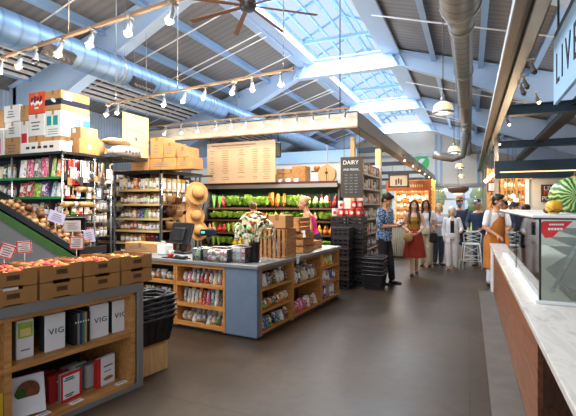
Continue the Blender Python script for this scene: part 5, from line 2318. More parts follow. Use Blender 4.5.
# clear bins of packets
def bin_(label, loc, w, d, h, rz):
    t = thing('clear_bin', label, 'bin', loc, rz, 'clear bins on the counter')
    b = MB()
    e = 0.004
    b.span(-w / 2, w / 2, -d / 2, -d / 2 + e, 0, h)
    b.span(-w / 2, w / 2, d / 2 - e, d / 2, 0, h)
    b.span(-w / 2, -w / 2 + e, -d / 2, d / 2, 0, h)
    b.span(w / 2 - e, w / 2, -d / 2, d / 2, 0, h)
    b.span(-w / 2, w / 2, -d / 2, d / 2, 0, e)
    part('bin_body', b, 'clear_plastic', t)
    b = MB()
    b.tube([(-w / 2, -d / 2, h), (w / 2, -d / 2, h), (w / 2, d / 2, h), (-w / 2, d / 2, h)], 0.005, 6, 0, True)
    part('rim', b, 'white_gloss', t)
    return t


def fill_bin(c, w, d, rz, n, nz, cols, kinds, size, where, group):
    q = Matrix.Rotation(rz, 3, 'Z')
    k = 0
    for iz in range(nz):
        for i in range(n):
            for j in range(2):
                lx = -w / 2 + (i + 0.5) * w / n
                ly = -d / 4 + j * d / 2
                v_ = q @ Vector((lx * 0.88, ly * 0.84, 0))
                cn = cols[k % len(cols)]
                item(kinds[k % len(kinds)], (c[0] + v_.x, c[1] + v_.y, c[2] + 0.006 + iz * size[2] * 1.02), (size[0], size[1], size[2]), rz, cn,
                     '%s %s, %s layer, %s column, %s, in %s' % (cn, GOODS[kinds[k % len(kinds)]][1], ('bottom', 'middle', 'top')[iz], ORD[i], ('front', 'back')[j], where), group)
                k += 1


p = TP(215, 262.5)
bin_('clear bin of wrapped rolls below the pole display', (p.x, p.y + 0.14, CT + 0.002), 0.36, 0.26, 0.16, IA)
fill_bin((p.x, p.y + 0.14, CT + 0.002), 0.36, 0.26, IA, 5, 2, ['pink', 'cream', 'white', 'tan', 'dark red', 'white', 'cream', 'brown'], ['pillow', 'pillow', 'jar'], (0.06, 0.09, 0.07), 'wrapped-rolls bin', 'packets in the bin of rolls')
p = TP(237, 263)
bin_('clear bin of pink and white packets left of black vase', (p.x, p.y + 0.14, CT + 0.002), 0.24, 0.26, 0.19, IA)
fill_bin((p.x, p.y + 0.14, CT + 0.002), 0.24, 0.26, IA, 3, 2, ['white', 'pink', 'white', 'cream', 'pink', 'white'], ['box', 'pillow'], (0.065, 0.09, 0.085), 'bin beside the vase', 'packets in the bin beside the vase')
p = TP(196.5, 261)
bin_('narrow clear bin of herb packets right of till', (p.x, p.y + 0.12, CT + 0.002), 0.13, 0.22, 0.15, IA)
fill_bin((p.x, p.y + 0.12, CT + 0.002), 0.13, 0.22, IA, 2, 1, ['green', 'grey', 'dark green', 'light green'], ['sack', 'pouch'], (0.055, 0.08, 0.16), 'herb bin', 'herb packets in the narrow bin')

# vase and bouquet
p = TP(252.5, 262)
m = MB()
m.lathe([(0.06, 0), (0.066, 0.02), (0.07, 0.23), (0.075, 0.24), (0.068, 0.24), (0.062, 0.02), (0.0, 0.015)], n=20)
o = obj('vase', m, 'black_plastic', loc=(p.x, p.y + 0.05, CT + 0.002))
tag(o, 'tall black round vase holding flowers near the counter corner', 'vase')
bq = thing('bouquet', 'loose bouquet of white and orange-red flowers in the black vase', 'bouquet', (p.x, p.y + 0.05, CT + 0.2))
m = MB()
for k in range(26):
    a = R.uniform(0, 2 * PI)
    rr = R.uniform(0.02, 0.24)
    m.tube([(0.03 * math.cos(a), 0.03 * math.sin(a), -0.15), (rr * 0.5 * math.cos(a), rr * 0.5 * math.sin(a), 0.1), (rr * math.cos(a), rr * math.sin(a), 0.26)], 0.003, 4)
part('stems', m, 'dark_leaf', bq)


def leaf(m, base, dirv, L, w, mat=0, droop=0.3):
    base = Vector(base)
    d = Vector(dirv).normalized()
    side = d.cross(Vector((0, 0, 1)))
    if side.length < 1e-3:
        side = Vector((1, 0, 0))
    side.normalize()
    vs = []
    for i, f in enumerate((0, 0.35, 0.7, 1.0)):
        c = base + d * L * f - Vector((0, 0, droop * L * f * f))
        ww = w * (0.25, 1.0, 0.8, 0.08)[i]
        vs += [c - side * ww / 2 + Vector((0, 0, 0.12 * ww)), c, c + side * ww / 2 + Vector((0, 0, 0.12 * ww))]
    fs = []
    for i in range(3):
        a = i * 3
        fs += [(a, a + 1, a + 4, a + 3), (a + 1, a + 2, a + 5, a + 4)]
    m.add(vs, fs, mat, True)


m = MB()
for k in range(80):
    a = R.uniform(0, 2 * PI)
    el = R.uniform(-0.2, 1.3)
    rr = R.uniform(0.06, 0.2)
    b0 = (rr * math.cos(a), rr * math.sin(a), R.uniform(0.05, 0.3))
    leaf(m, b0, (math.cos(a) * math.cos(el), math.sin(a) * math.cos(el), math.sin(el)), R.uniform(0.06, 0.13), R.uniform(0.02, 0.05), R.choice([0, 0, 1]))
plain('sage_leaf', S(120, 134, 96), 0.6, 0, 0.3, 20)
part('foliage', m, ['dark_leaf', 'sage_leaf'], bq)
plain('petal_white', S(216, 210, 190), 0.6)
plain('petal_orange', S(226, 84, 40), 0.6, 0, 0.2, 40)
plain('petal_tan', S(222, 168, 110), 0.6, 0, 0.2, 40)
plain('petal_green', S(172, 196, 150), 0.6, 0, 0.2, 40)
FL = []
for k in range(70):
    a = R.uniform(0, 2 * PI)
    el = R.uniform(-0.5, 1.4)
    r0 = 0.22
    c = Vector((r0 * math.cos(a) * math.cos(el) * 1.12, r0 * math.sin(a) * math.cos(el), 0.2 + 0.19 * math.sin(el) + R.uniform(-0.05, 0.02)))
    n_ = Vector((math.cos(a) * math.cos(el), math.sin(a) * math.cos(el), math.sin(el) + 0.3)).normalized()
    q = n_.to_track_quat('Z', 'Y').to_matrix()
    m = MB()
    s = R.uniform(0.022, 0.04)
    m.lathe([(0.0, 0.25 * s), (0.4 * s, 0.2 * s), (0.9 * s, 0.35 * s), (1.0 * s, 0.1 * s), (0.5 * s, -0.2 * s), (0.0, -0.4 * s)], c, 12, 0, q, wob=0.22, lob=R.choice([5, 6, 4]))
    m.ball(c + n_ * 0.25 * s, 0.28 * s, 8, 5, 1)
    mt = 'petal_white' if k % 3 else R.choice(['petal_orange', 'petal_tan', 'petal_orange', 'petal_green'])
    if k in (0, 1, 2):
        mt = 'petal_orange'
    part('flower', m, [mt, 'lime_leaf'], bq)

# crates on the counter
def crate(label, loc, w, d, h, rz, rot=None, slots=True, vertical=False, group='wooden crates on the counter'):
    t = thing('wooden_crate', label, 'crate', loc, rz, group)
    if rot:
        t.rotation_euler = rot
    e = 0.012
    for sx in (-1, 1):
        for sy in (-1, 1):
            b = MB()
            b.box((sx * (w / 2 - 0.02), sy * (d / 2 - 0.02), h / 2), (0.03, 0.03, h - 0.004))
            part('corner_post', b, 'crate_wood', t)
    n = 3
    for i in range(n):
        z = h * (i + 0.5) / n
        hh = h / n * 0.78
        for sy in (-1, 1):
            b = MB()
            b.box((0, sy * (d / 2 + 0.001), z), (w, e, hh), None, 0)
            if i == n - 1 and slots and sy < 0:
                b = MB()
                b.box((0, sy * (d / 2 + 0.001), z + hh * 0.36), (w, e, hh * 0.28))
                b.box((0, sy * (d / 2 + 0.001), z - hh * 0.36), (w, e, hh * 0.28))
                for q in (-1, 1):
                    b.box((q * w * 0.36, sy * (d / 2 + 0.001), z), (w * 0.28, e, hh))
            part('slat', b, 'crate_wood', t)
        for sx in (-1, 1):
            b = MB()
            b.box((sx * (w / 2 + 0.001), 0, z), (e, d - 0.02, hh))
            part('slat', b, 'crate_wood', t)
    b = MB()
    b.box((0, 0, 0.008), (w - 0.01, d - 0.01, 0.012))
    part('bottom', b, 'crate_wood', t)
    return t


# front crate: vertical slats, seen face on
p = TP(273.5, 258)
yy = p.y + 0.16
t = thing('wooden_crate', 'wooden crate with upright slats and blue packets inside, beside the flowers', 'crate', (p.x - 0.02, yy, CT + 0.002), IA, 'wooden crates on the counter')
w_, h_, d_ = 0.42, 0.38, 0.28
for i in range(6):
    m = MB()
    m.box((-w_ / 2 + 0.035 + i * (w_ - 0.07) / 5, -d_ / 2, h_ / 2), (0.044, 0.014, h_))
    part('slat', m, 'crate_wood', t)
for sx in (-1, 1):
    m = MB()
    m.box((sx * (w_ / 2 - 0.007), 0.01, h_ / 2), (0.014, d_ - 0.02, h_))
    part('side_panel', m, 'crate_wood', t)
for z in (0.01, h_ - 0.01, ):
    m = MB()
    m.box((0, 0.01, z), (w_ - 0.03, d_ - 0.02, 0.014))
    part('shelf', m, 'crate_wood', t)
m = MB()
m.box((0, d_ / 2, h_ / 2), (w_, 0.01, h_))
part('back_panel', m, 'dark_wood', t)
a, b = IM.to_3x3() @ Vector((-0.16, -0.03, 0)), IM.to_3x3() @ Vector((0.16, -0.03, 0))
row(['pouch', 'bag'], ['blue', 'navy', 'blue', 'navy', 'blue'], (p.x + a.x, yy + a.y), (p.x + b.x, yy + b.y), CT + 0.02, 5, 'the floor of the upright slatted crate', 'blue packets in the slatted crate', 0.24, 0.08, IA)
carton('kraft carton standing on top of the slatted crate', p.x - 0.1, p.x + 0.16, yy - 0.1, yy + 0.14, CT + 0.387, CT + 0.57, 'kraft', None, IA, 'carton on the crate')
p2 = IW(-0.27, 1.5)
crate('open wooden crate on counter under another crate, white tags on it', (p2.x, p2.y, CT + 0.002), 0.44, 0.36, 0.31, IA)
crate('wooden crate with hand slot on top of another crate', (p2.x - 0.04, p2.y - 0.03, CT + 0.318), 0.42, 0.36, 0.2, IA)
row(['sack', 'sack'], ['green', 'tan', 'dark green', 'yellow', 'brown'], (p2.x - 0.17, p2.y), (p2.x + 0.17, p2.y), CT + 0.02, 5, 'the floor of the lower wooden crate', 'bags in the lower crate', 0.24, 0.1, IA)
for i, (u, v) in enumerate(((291, 234), (303.5, 234))):
    m = MB()
    m.box((0, 0, 0), (0.06, 0.004, 0.1), (0, -0.25 + 0.1 * i, 0))
    q = P(u, v, p2.y - 0.205 + (0.005 if i else 0))
    o = obj('price_card', m, 'paper', loc=(q.x, q.y, q.z), rz=IA)
    tag(o, 'white tag hanging on the front of stacked crates, %s one' % ('left', 'right')[i], 'price card', 'white tags on the crates')
p3 = IW(-0.32, 2.05)
crate('shallow wooden crate of oranges at far end of counter', (p3.x, p3.y, CT + 0.002), 0.34, 0.34, 0.13, IA, None, False)
k = 0
for i in range(3):
    for j in range(3):
        q = IM.to_3x3() @ Vector((-0.09 + 0.09 * i, -0.09 + 0.09 * j, 0))
        o = D.objects.new('orange', PEACH)
        COL.objects.link(o)
        o.location = (p3.x + q.x, p3.y + q.y, CT + 0.1)
        o.color = (*PAL['orange'], 1)
        tag(o, 'orange in the shallow crate, %s column, %s row' % (ORD[i], ORD[j]), 'orange', 'oranges in the shallow crate')
# blue bag by the crate edge
q = TP(291.5, 257)
item('pouch', (q.x - 0.06, q.y + 0.03, CT), (0.07, 0.06, 0.2), IA + 0.3, 'blue', 'blue packet standing at the counter edge right of slatted crate', 'packets', 'packet')

p = TP(147, 263)
carton('plain kraft carton at the left end of the long counter beside the till', gx(131, 5.0), gx(163, 5.0), 4.86, 5.1, CT, gz(147, 243, 4.86), 'kraft', 'lines', IA, 'carton on the counter end')

# ================================================================ produce case, dairy corner
XP0, XP1, YP = gx(199, 8.3), gx(336, 8.3), 8.3
t = thing('refrigerated_case', 'long open refrigerated case of leafy greens along the back', 'refrigerated case', ((XP0 + XP1) / 2, YP, 0))
W = XP1 - XP0
PZ = (0.62, 0.93, 1.22, 1.50)
PD = (0.0, 0.12, 0.22, 0.3)
m = MB()
m.span(-W / 2, W / 2, 0.72, 0.8, 0.0, 2.02)
part('back_panel', m, 'dark_green_panel', t)
m = MB()
m.span(-W / 2, W / 2, -0.02, 0.72, 0.0, 0.5)
part('base', m, 'charcoal', t)
for sx in (-1, 1):
    m = MB()
    m.prism([(-0.02, 0.5), (0.72, 0.5), (0.72, 2.02), (0.25, 2.02)], 'x', sx * W / 2 - 0.02, sx * W / 2 + 0.02)
    part('end_panel', m, 'charcoal', t)
for z, dd in zip(PZ, PD):
    m = MB()
    m.span(-W / 2 + 0.02, W / 2 - 0.02, dd, 0.72, z - 0.03, z)
    s = part('shelf', m, 'black', t)
    m = MB()
    m.span(-W / 2 + 0.02, W / 2 - 0.02, dd - 0.012, dd, z - 0.034, z + 0.006)
    part('price_strip', m, 'dark_wood', s)
m = MB()
m.span(-W / 2, W / 2, 0.1, 0.8, 1.99, 2.03)
m.span(-W / 2, W / 2, 0.08, 0.1, 1.95, 2.03)
part('canopy', m, 'steel_grey', t)
m = MB()
m.span(-W / 2, W / 2, 0.1, 0.13, 2.03, 2.08)
part('ledge', m, 'maroon', t)
lamp('case_light', 'AREA', ((XP0 + XP1) / 2, YP + 0.22, 1.93), 95, (1, 0.95, 0.82), (W * 0.95, 0.1), (math.radians(-10), 0, 0))


def leafy(kind):
    rr = random.Random(5 + len(kind))
    m = MB()
    if kind == 'lettuce':
        for k in range(46):
            a = rr.uniform(0, 2 * PI)
            el = rr.uniform(0.1, 1.4)
            b0 = (0.3 * math.cos(a) * math.cos(el), 0.3 * math.sin(a) * math.cos(el), 0.1 + 0.35 * math.sin(el))
            leaf(m, b0, (math.cos(a) * 0.7, math.sin(a) * 0.7, 0.8), 0.5, 0.4, 0 if k % 3 else 1, 0.25)
    elif kind == 'bunch':
        for k in range(40):
            a = rr.uniform(0, 2 * PI)
            b0 = (0.1 * math.cos(a), 0.1 * math.sin(a), 0.0)
            leaf(m, b0, (math.cos(a) * 0.45, math.sin(a) * 0.45, 1.0), rr.uniform(0.8, 1.1), 0.2, 0 if k % 3 else 1, 0.15)
        for k in range(6):
            m.cyl((rr.uniform(-0.1, 0.1), rr.uniform(-0.1, 0.1), 0), (rr.uniform(-0.2, 0.2), rr.uniform(-0.2, 0.2), 0.5), 0.03, n=5, mat=0)
    elif kind == 'carrots':
        for k in range(9):
            x, y = rr.uniform(-0.3, 0.3), rr.uniform(-0.2, 0.2)
            m.cyl((x, y - 0.3, 0.1 + 0.1 * (k % 3)), (x * 0.6, y + 0.2, 0.7 + 0.1 * (k % 3)), 0.03, 0.09, n=8)
        for k in range(12):
            a = rr.uniform(0, 2 * PI)
            leaf(m, (0, 0.15, 0.7), (math.cos(a) * 0.5, 0.3 + math.sin(a) * 0.4, 0.6), 0.4, 0.1, 1)
    elif kind == 'round':
        for k in range(5):
            a = k * 2 * PI / 5
            m.lathe([(0.0, 0.02), (0.15, 0.05), (0.24, 0.2), (0.2, 0.36), (0.06, 0.42), (0.0, 0.4)], (0.22 * math.cos(a), 0.22 * math.sin(a), 0), 12, 0, None, 1, 1, 0.03)
        m.lathe([(0.0, 0.3), (0.2, 0.36), (0.25, 0.5), (0.18, 0.66), (0.05, 0.72), (0.0, 0.7)], (0, 0, 0), 12, 0)
        m.cyl((0, 0, 0.68), (0.03, 0, 0.82), 0.03, n=6, mat=1)
    elif kind == 'cauli':
        for k in range(16):
            a = rr.uniform(0, 2 * PI)
            el = rr.uniform(0, 1.5)
            m.ball((0.22 * math.cos(a) * math.cos(el), 0.22 * math.sin(a) * math.cos(el), 0.35 + 0.2 * math.sin(el)), 0.17, 8, 6)
        for k in range(10):
            a = k * 2 * PI / 10
            leaf(m, (0.2 * math.cos(a), 0.2 * math.sin(a), 0.05), (math.cos(a), math.sin(a), 1.0), 0.6, 0.3, 1, 0.2)
    return m.mesh({'round': 'tomatoes', 'cauli': 'cauliflower'}.get(kind, kind), _ml(['produce', 'green_leaf' if kind != 'lettuce' else 'lime_leaf']))


VEG = {k: leafy(k) for k in ('lettuce', 'bunch', 'carrots', 'round', 'cauli')}
VN = {'lettuce': 'lettuce', 'bunch': 'bunch of greens', 'carrots': 'bunch of carrots', 'round': 'heap of round vegetables', 'cauli': 'cauliflower'}
VC = {'lettuce': 'lettuce', 'bunch': 'greens', 'carrots': 'carrots', 'round': 'vegetables', 'cauli': 'cauliflower'}


def vrow(seq, z, y, n, h, shelf, back=''):
    for i in range(n):
        kd, cn = seq[i * len(seq) // n] if back == '' else seq[(i * len(seq) // n + i % 2) % len(seq)]
        x = XP0 + 0.1 + (XP1 - XP0 - 0.2) * (i + 0.5) / n
        w = (XP1 - XP0 - 0.2) / n * 1.0
        o = D.objects.new(VEG[kd].name, VEG[kd])
        COL.objects.link(o)
        o.location = (x, y + R.uniform(-0.015, 0.015), z + 0.004)
        o.rotation_euler = (R.uniform(-0.1, 0.25), 0, R.uniform(0, 6) if kd != 'carrots' else R.uniform(-0.3, 0.3))
        s = h * R.uniform(0.88, 1.12)
        o.scale = (w * (1.3 if kd == 'lettuce' else 0.95),) * 2 + (s,)
        c = PAL[cn]
        k = R.uniform(0.85, 1.15)
        o.color = (c[0] * k, c[1] * k, c[2] * k, 1)
        tag(o, '%s %s, %s from the left on %s case shelf%s' % (cn, VN[kd], ORD[i], shelf, back), VC[kd], 'vegetables on the %s shelf of the case' % shelf)


PAL['leaf green'] = S(150, 192, 84)
PAL['bright green'] = S(190, 220, 100)
PAL['deep green'] = S(104, 146, 70)
PAL['pale yellow'] = S(222, 214, 120)
L_, B_, C_, O_, A_ = 'lettuce', 'bunch', 'carrots', 'round', 'cauli'
r1 = [(B_, 'deep green'), (O_, 'dark red'), (L_, 'leaf green'), (L_, 'deep green'), (L_, 'deep green'), (L_, 'bright green'), (L_, 'bright green'), (L_, 'leaf green'), (C_, 'orange'), (C_, 'orange'), (L_, 'leaf green'), (L_, 'bright green'), (A_, 'pale yellow'), (A_, 'pale yellow'), (A_, 'cream'), (O_, 'dark red')]
r2 = [(L_, 'bright green'), (L_, 'bright green'), (L_, 'leaf green'), (L_, 'bright green'), (L_, 'leaf green'), (O_, 'orange'), (L_, 'leaf green'), (O_, 'yellow'), (L_, 'deep green'), (L_, 'leaf green'), (O_, 'tan'), (L_, 'bright green'), (L_, 'leaf green')]
r3 = [(O_, 'tan'), (O_, 'red'), (B_, 'bright green'), (B_, 'lime green'), (O_, 'orange'), (O_, 'tan'), (L_, 'bright green'), (O_, 'yellow'), (L_, 'leaf green'), (O_, 'orange'), (O_, 'yellow'), (O_, 'orange')]
r4 = [(B_, 'bright green'), (L_, 'leaf green'), (O_, 'yellow'), (L_, 'leaf green'), (O_, 'tan'), (B_, 'lime green'), (O_, 'yellow'), (L_, 'bright green'), (O_, 'orange'), (L_, 'leaf green')]
vrow(r1, PZ[3], YP + 0.4, 22, 0.36, 'top')
vrow(r1[1:] + r1[:1], PZ[3], YP + 0.6, 20, 0.42, 'top', ', back file')
vrow(r2, PZ[2], YP + 0.3, 24, 0.26, 'second')
vrow(r2[2:] + r2[:2], PZ[2], YP + 0.55, 20, 0.27, 'second', ', back file')
vrow(r3, PZ[1], YP + 0.2, 24, 0.27, 'third')
vrow(r3[2:] + r3[:2], PZ[1], YP + 0.45, 20, 0.28, 'third', ', back file')
vrow(r4, PZ[0], YP + 0.14, 22, 0.26, 'lowest')
vrow(r4[2:] + r4[:2], PZ[0], YP + 0.36, 20, 0.28, 'lowest', ', back file')

# cold room walls behind
m = MB()
m.span(-7.2, -2.45, 9.7, 9.8, 0, 2.6)
struct('wall_back', m, 'wall_white', 'white cold room wall behind the vegetable case')
m = MB()
m.span(-7.2, -2.45, 9.68, 9.82, 2.602, 2.9)
struct('trim_2', m, 'purlin_paint')

# hanging menu board
Yb = 8.2
xa, xb = gx(208, Yb), gx(275, Yb)
t = thing('menu_board', 'large tan menu board of small print hanging above vegetables', 'board', ((xa + xb) / 2, Yb, 2.07), math.radians(1.2))
w_, h_ = xb - xa, 0.92
m = MB()
m.box((0, 0, h_ / 2), (w_, 0.03, h_))
part('panel', m, 'tan_board', t)
m = MB()
m.box((-w_ * 0.1, -0.017, h_ * 0.93), (w_ * 0.66, 0.003, 0.022))
m.box((-w_ * 0.1, -0.017, h_ * 0.87), (w_ * 0.5, 0.003, 0.012))
for j in range(14):
    z = h_ * (0.8 - 0.055 * j)
    for xx, ww in ((-0.42, 0.08), (-0.22, 0.12), (0.02, 0.1), (0.22, 0.09), (0.38, 0.12)):
        if R.random() < 0.85:
            m.box((w_ * xx, -0.017, z), (w_ * ww * R.uniform(0.5, 1), 0.003, 0.012))
plain('faded_ink', S(176, 122, 84), 0.6)
part('writing', m, 'faded_ink', t)
m = MB()
for xx in (-0.45, 0.45):
    m.cyl((w_ * xx, 0.0, h_), (w_ * xx, 0.0, 2.94 - 2.07 + 0.6), 0.006, n=6)
part('hanging_wire', m, 'charcoal', t)

# on top of the case
ZC = 2.032
Yt = 8.72
carton('flat stack of kraft trays on case top beside the menu board', gx(277, Yt), gx(294, Yt), Yt - 0.14, Yt + 0.14, ZC, gz(285, 174, Yt), 'kraft', 'lines', 0.05, 'boxes on the vegetable case')
carton('tilted kraft tray on top of the flat kraft trays', gx(278, Yt), gx(291, Yt), Yt - 0.12, Yt + 0.12, gz(285, 174, Yt) + 0.002, gz(285, 169, Yt), 'kraft', None, 0.2, 'boxes on the vegetable case')
carton('square yellow-tan box on top of the vegetable case', gx(294.5, Yt), gx(308, Yt), Yt - 0.14, Yt + 0.14, ZC, gz(300, 166.5, Yt), 'oak', None, -0.06, 'boxes on the vegetable case')
p = P(316, 180, Yt)
t = thing('white_canister', 'white canister with dark lid on the vegetable case', 'canister', (p.x, Yt, ZC))
m = MB()
m.box((0, 0, 0.13), (0.16, 0.16, 0.26), None, 0, 0.02)
part('canister_body', m, 'white_gloss', t)
m = MB()
m.box((0, 0, 0.275), (0.17, 0.17, 0.03), None, 0, 0.006)
part('lid', m, 'dark_leaf', t)
m = MB()
m.lathe([(0.0, 0), (0.05, 0.005), (0.075, 0.05), (0.06, 0.1), (0.02, 0.115), (0.0, 0.11)], n=14, wob=0.05, lob=8)
o = obj('orange_squash', m, 'orange_fascia', loc=(p.x + 0.02, Yt, ZC + 0.293))
tag(o, 'small orange squash on the lid of the white canister', 'squash')
p = P(327.5, 173, Yt - 0.2)
t = thing('round_box', 'round pale wooden cheese box standing on edge on the case', 'box', (p.x, Yt - 0.2, ZC + 0.002 + 0.19))
m = MB()
m.cyl((0, -0.05, 0), (0, 0.05, 0), 0.19, n=30)
part('box_body', m, 'pine', t)
m = MB()
m.cyl((0, -0.068, 0), (0, -0.05, 0), 0.195, n=30)
part('lid', m, 'pine', t)
m = MB()
m.box((0.0, -0.07, 0), (0.012, 0.004, 0.26))
m.box((0.0, -0.07, 0.03), (0.06, 0.004, 0.05))
part('print', m, 'dark_wood', t)
for i in range(3):
    x = gx(281 + 8 * i, 8.55)
    item('pouch', (x, 8.5, ZC), (0.13, 0.1, 0.12), 0.1, ['grey', 'white', 'pale blue'][i], '%s packet at the front of the case top, %s' % (['grey', 'white', 'pale blue'][i], ORD[i]), 'packets on the case top', 'packet')
p = P(278, 150, 8.35)
t = thing('loudspeaker', 'black loudspeaker on a bracket right of the menu board', 'speaker', (p.x, 8.35, p.z - 0.2))
m = MB()
m.box((0, 0, 0.2), (0.13, 0.14, 0.34), (0, 0, 0.4), 0, 0.02)
part('speaker_body', m, 'black_plastic', t)
m = MB()
m.cyl((0, 0, 0.36), (0, 0, 1.0), 0.012, n=6)
part('bracket', m, 'dark_steel', t)

# dairy chalkboard
Yd = 7.45
xa, xb = gx(341, Yd), gx(363, Yd)
z0, z1 = gz(350, 198, Yd), gz(350, 157, Yd)
t = thing('chalkboard', 'tall black chalkboard headed DAIRY in white letters', 'board', ((xa + xb) / 2, Yd, z0), math.radians(4))
w_, h_ = xb - xa, z1 - z0
m = MB()
m.box((0, 0, h_ / 2), (w_, 0.025, h_))
part('panel', m, 'charcoal', t)
m = MB()
for xx in (-1, 1):
    m.box((xx * (w_ / 2 - 0.012), -0.005, h_ / 2), (0.024, 0.03, h_))
for zz in (0.012, h_ - 0.012):
    m.box((0, -0.005, zz), (w_, 0.03, 0.024))
part('frame', m, 'dark_wood', t)
text('title', 'DAIRY', 0.105, 'white_ink', t, (-0.02, -0.016, h_ * 0.86), (PI / 2, 0, 0), 0.001, sx=0.95)
text('title', 'AND FRIDGE...', 0.05, 'white_ink', t, (0.0, -0.016, h_ * 0.69), (PI / 2, 0, 0), 0.001, sx=0.95)
m = MB()
for j in range(7):
    for q in range(3):
        m.box((w_ * (-0.25 + 0.22 * q), -0.014, h_ * (0.56 - 0.07 * j)), (w_ * R.uniform(0.1, 0.19), 0.003, h_ * 0.022))
part('writing', m, 'grey_ink', t)
m = MB()
for xx in (-0.35, 0.35):
    m.cyl((w_ * xx, 0, h_), (w_ * xx, 0, 2.92 - z0), 0.005, n=6)
part('hanging_wire', m, 'charcoal', t)

# black crates
CR = {}


def black_crate(label, x, y, z, rz=0.0, w=0.32, d=0.34, h=0.19):
    if 'a' in CR:
        return dup(CR['a'], (x, y, z), rz, label)
    t = thing('plastic_crate', label, 'crate', (x, y, z), rz, 'black plastic crates by the dairy shelf')
    b = MB()
    for sx in (-1, 1):
        for k in range(3):
            b.box((sx * (w / 2 - 0.006), 0, 0.03 + k * h * 0.36), (0.012, d, h * 0.2))
        for k in range(4):
            b.box((sx * (w / 2 - 0.006), -d / 2 + 0.02 + k * (d - 0.04) / 3, h / 2), (0.012, 0.03, h - 0.01))
    for sy in (-1, 1):
        for k in range(3):
            b.box((0, sy * (d / 2 - 0.006), 0.03 + k * h * 0.36), (w - 0.024, 0.012, h * 0.2))
        for k in range(4):
            b.box((-w / 2 + 0.02 + k * (w - 0.04) / 3, sy * (d / 2 - 0.006), h / 2), (0.03, 0.012, h - 0.01))
    b.box((0, 0, 0.006), (w, d, 0.012))
    part('crate_body', b, 'black_plastic', t)
    b = MB()
    for sy in (-1, 1):
        b.box((0, sy * (d / 2 - 0.004), h - 0.008), (w + 0.012, 0.02, 0.014))
    for sx in (-1, 1):
        b.box((sx * (w / 2 - 0.004), 0, h - 0.008), (0.02, d - 0.03, 0.014))
    part('rim', b, 'charcoal', t)
    CR['a'] = t
    return t


UP = ['bottom', 'second up', 'third up', 'fourth up', 'fifth up', 'sixth up', 'top']
for i in range(6):
    black_crate('black plastic crate, %s of the front stack by the dairy shelf' % UP[i], gx(343, 7.72), 7.72, i * 0.192 + 0.002)
for i in range(7):
    black_crate('black plastic crate, %s of the stack under red tins' % UP[i], -2.04, 8.12, i * 0.192 + 0.002)
for i in range(7):
    black_crate('black plastic crate, %s of the rear left stack by vegetable case' % UP[i], -2.375, 8.115, i * 0.192 + 0.002)


PAL['tin red'] = S(214, 60, 46)


def tea_tin(label, x, y, z, cn, h=0.15):
    t = thing('tea_tin', label, 'tin', (x, y, z + 0.002), 0.2, 'red and white tins on the crates')
    t.color = (*PAL[cn], 1)
    b = MB()
    b.lathe([(0.058, 0), (0.06, 0.005), (0.06, h - 0.02), (0.056, h - 0.015)], n=18)
    part('tin_body', b, 'pack_plain', t, col=PAL['tin red' if cn == 'red' else cn])
    b = MB()
    b.lathe([(0.061, h - 0.022), (0.062, h), (0.0, h + 0.002)], n=18)
    part('lid', b, 'pack_plain', t, col=PAL['tin red' if cn == 'red' else cn])
    b = MB()
    b.lathe([(0.0, 0), (0.034, 0.0015)], (0, -0.0605, h * 0.48), 14, 0, (PI / 2, 0, 0))
    part('emblem', b, 'paper' if cn == 'red' else 'red_ink', t)
    return t


zt_ = 7 * 0.192 + 0.002
PAL['tin red'] = S(214, 60, 46)
for i, (x, y, lv, cn) in enumerate(((-2.47, 8.02, 0, 'white'), (-2.34, 8.02, 0, 'red'), (-2.13, 8.02, 0, 'red'), (-1.99, 8.02, 0, 'red'), (-2.4, 8.16, 0, 'white'), (-2.27, 8.16, 0, 'red'), (-2.1, 8.17, 0, 'red'), (-1.96, 8.17, 0, 'red'),
                                    (-2.1, 8.1, 1, 'red'), (-1.98, 8.1, 1, 'red'), (-2.36, 8.1, 1, 'white'))):
    tea_tin('%s tea tin, %s layer, %s of the tins on the crate stacks' % (cn, ('lower', 'upper')[lv], ORD[i]), x, y, zt_ + lv * 0.154, cn)

# aisle shelving with dairy goods
XS, YS0, YS1 = -2.02, 8.5, 10.35
t = thing('shelving_unit', 'tall white shelving of packaged goods facing the aisle past crates', 'shelving', (XS, YS0, 0))
SZ = (0.3, 0.62, 0.95, 1.27, 1.6, 1.93, 2.24)
for y in (0, YS1 - YS0):
    m = MB()
    m.span(-0.4, 0, y - 0.015, y + 0.015, 0, 2.55)
    part('side_panel', m, 'white_paint', t)
m = MB()
m.span(-0.42, -0.4, -0.015, YS1 - YS0 + 0.015, 0, 2.55)
part('back_panel', m, 'dark_steel', t)
for z in SZ:
    m = MB()
    m.span(-0.39, 0, 0.02, YS1 - YS0 - 0.02, z - 0.03, z)
    part('shelf', m, 'white_paint', t)
cl = [['white', 'red', 'black', 'orange', 'white', 'teal'], ['green', 'green', 'black', 'orange', 'dark red', 'blue'], ['white', 'dark green', 'black', 'lime green', 'orange', 'navy'],
      ['cream', 'green', 'yellow', 'white', 'teal', 'cream'], ['white', 'tan', 'cream', 'black', 'orange', 'white'], ['white', 'tan', 'black', 'white', 'pale blue', 'amber'], ['orange', 'tan', 'amber', 'white', 'brown', 'orange']]
for z, c, i in zip(SZ, cl, range(7)):
    row(['box', 'pouch', 'bottle', 'jar', 'box', 'book'], c, (XS - 0.08, YS0 + 0.06), (XS - 0.08, YS1 - 0.06), z, 12, 'the %s shelf of white aisle shelving' % ['bottom', 'second', 'third', 'fourth', 'fifth', 'sixth', 'top'][i], 'goods on the white aisle shelving', 0.23, 0.11, PI / 2, 0.88)
# baskets on the floor near the man
for i in range(5):
    basket('black shopping basket on the floor beside crates, %s of that stack' % BL[i], (-1.655, 7.93, 0.005 + i * 0.075), 0.0, 1.15, group='black baskets on the floor')
m = MB()
m.lathe([(0.0, 0), (0.03, 0.002)], n=14, rot=(PI / 2, 0, 0))

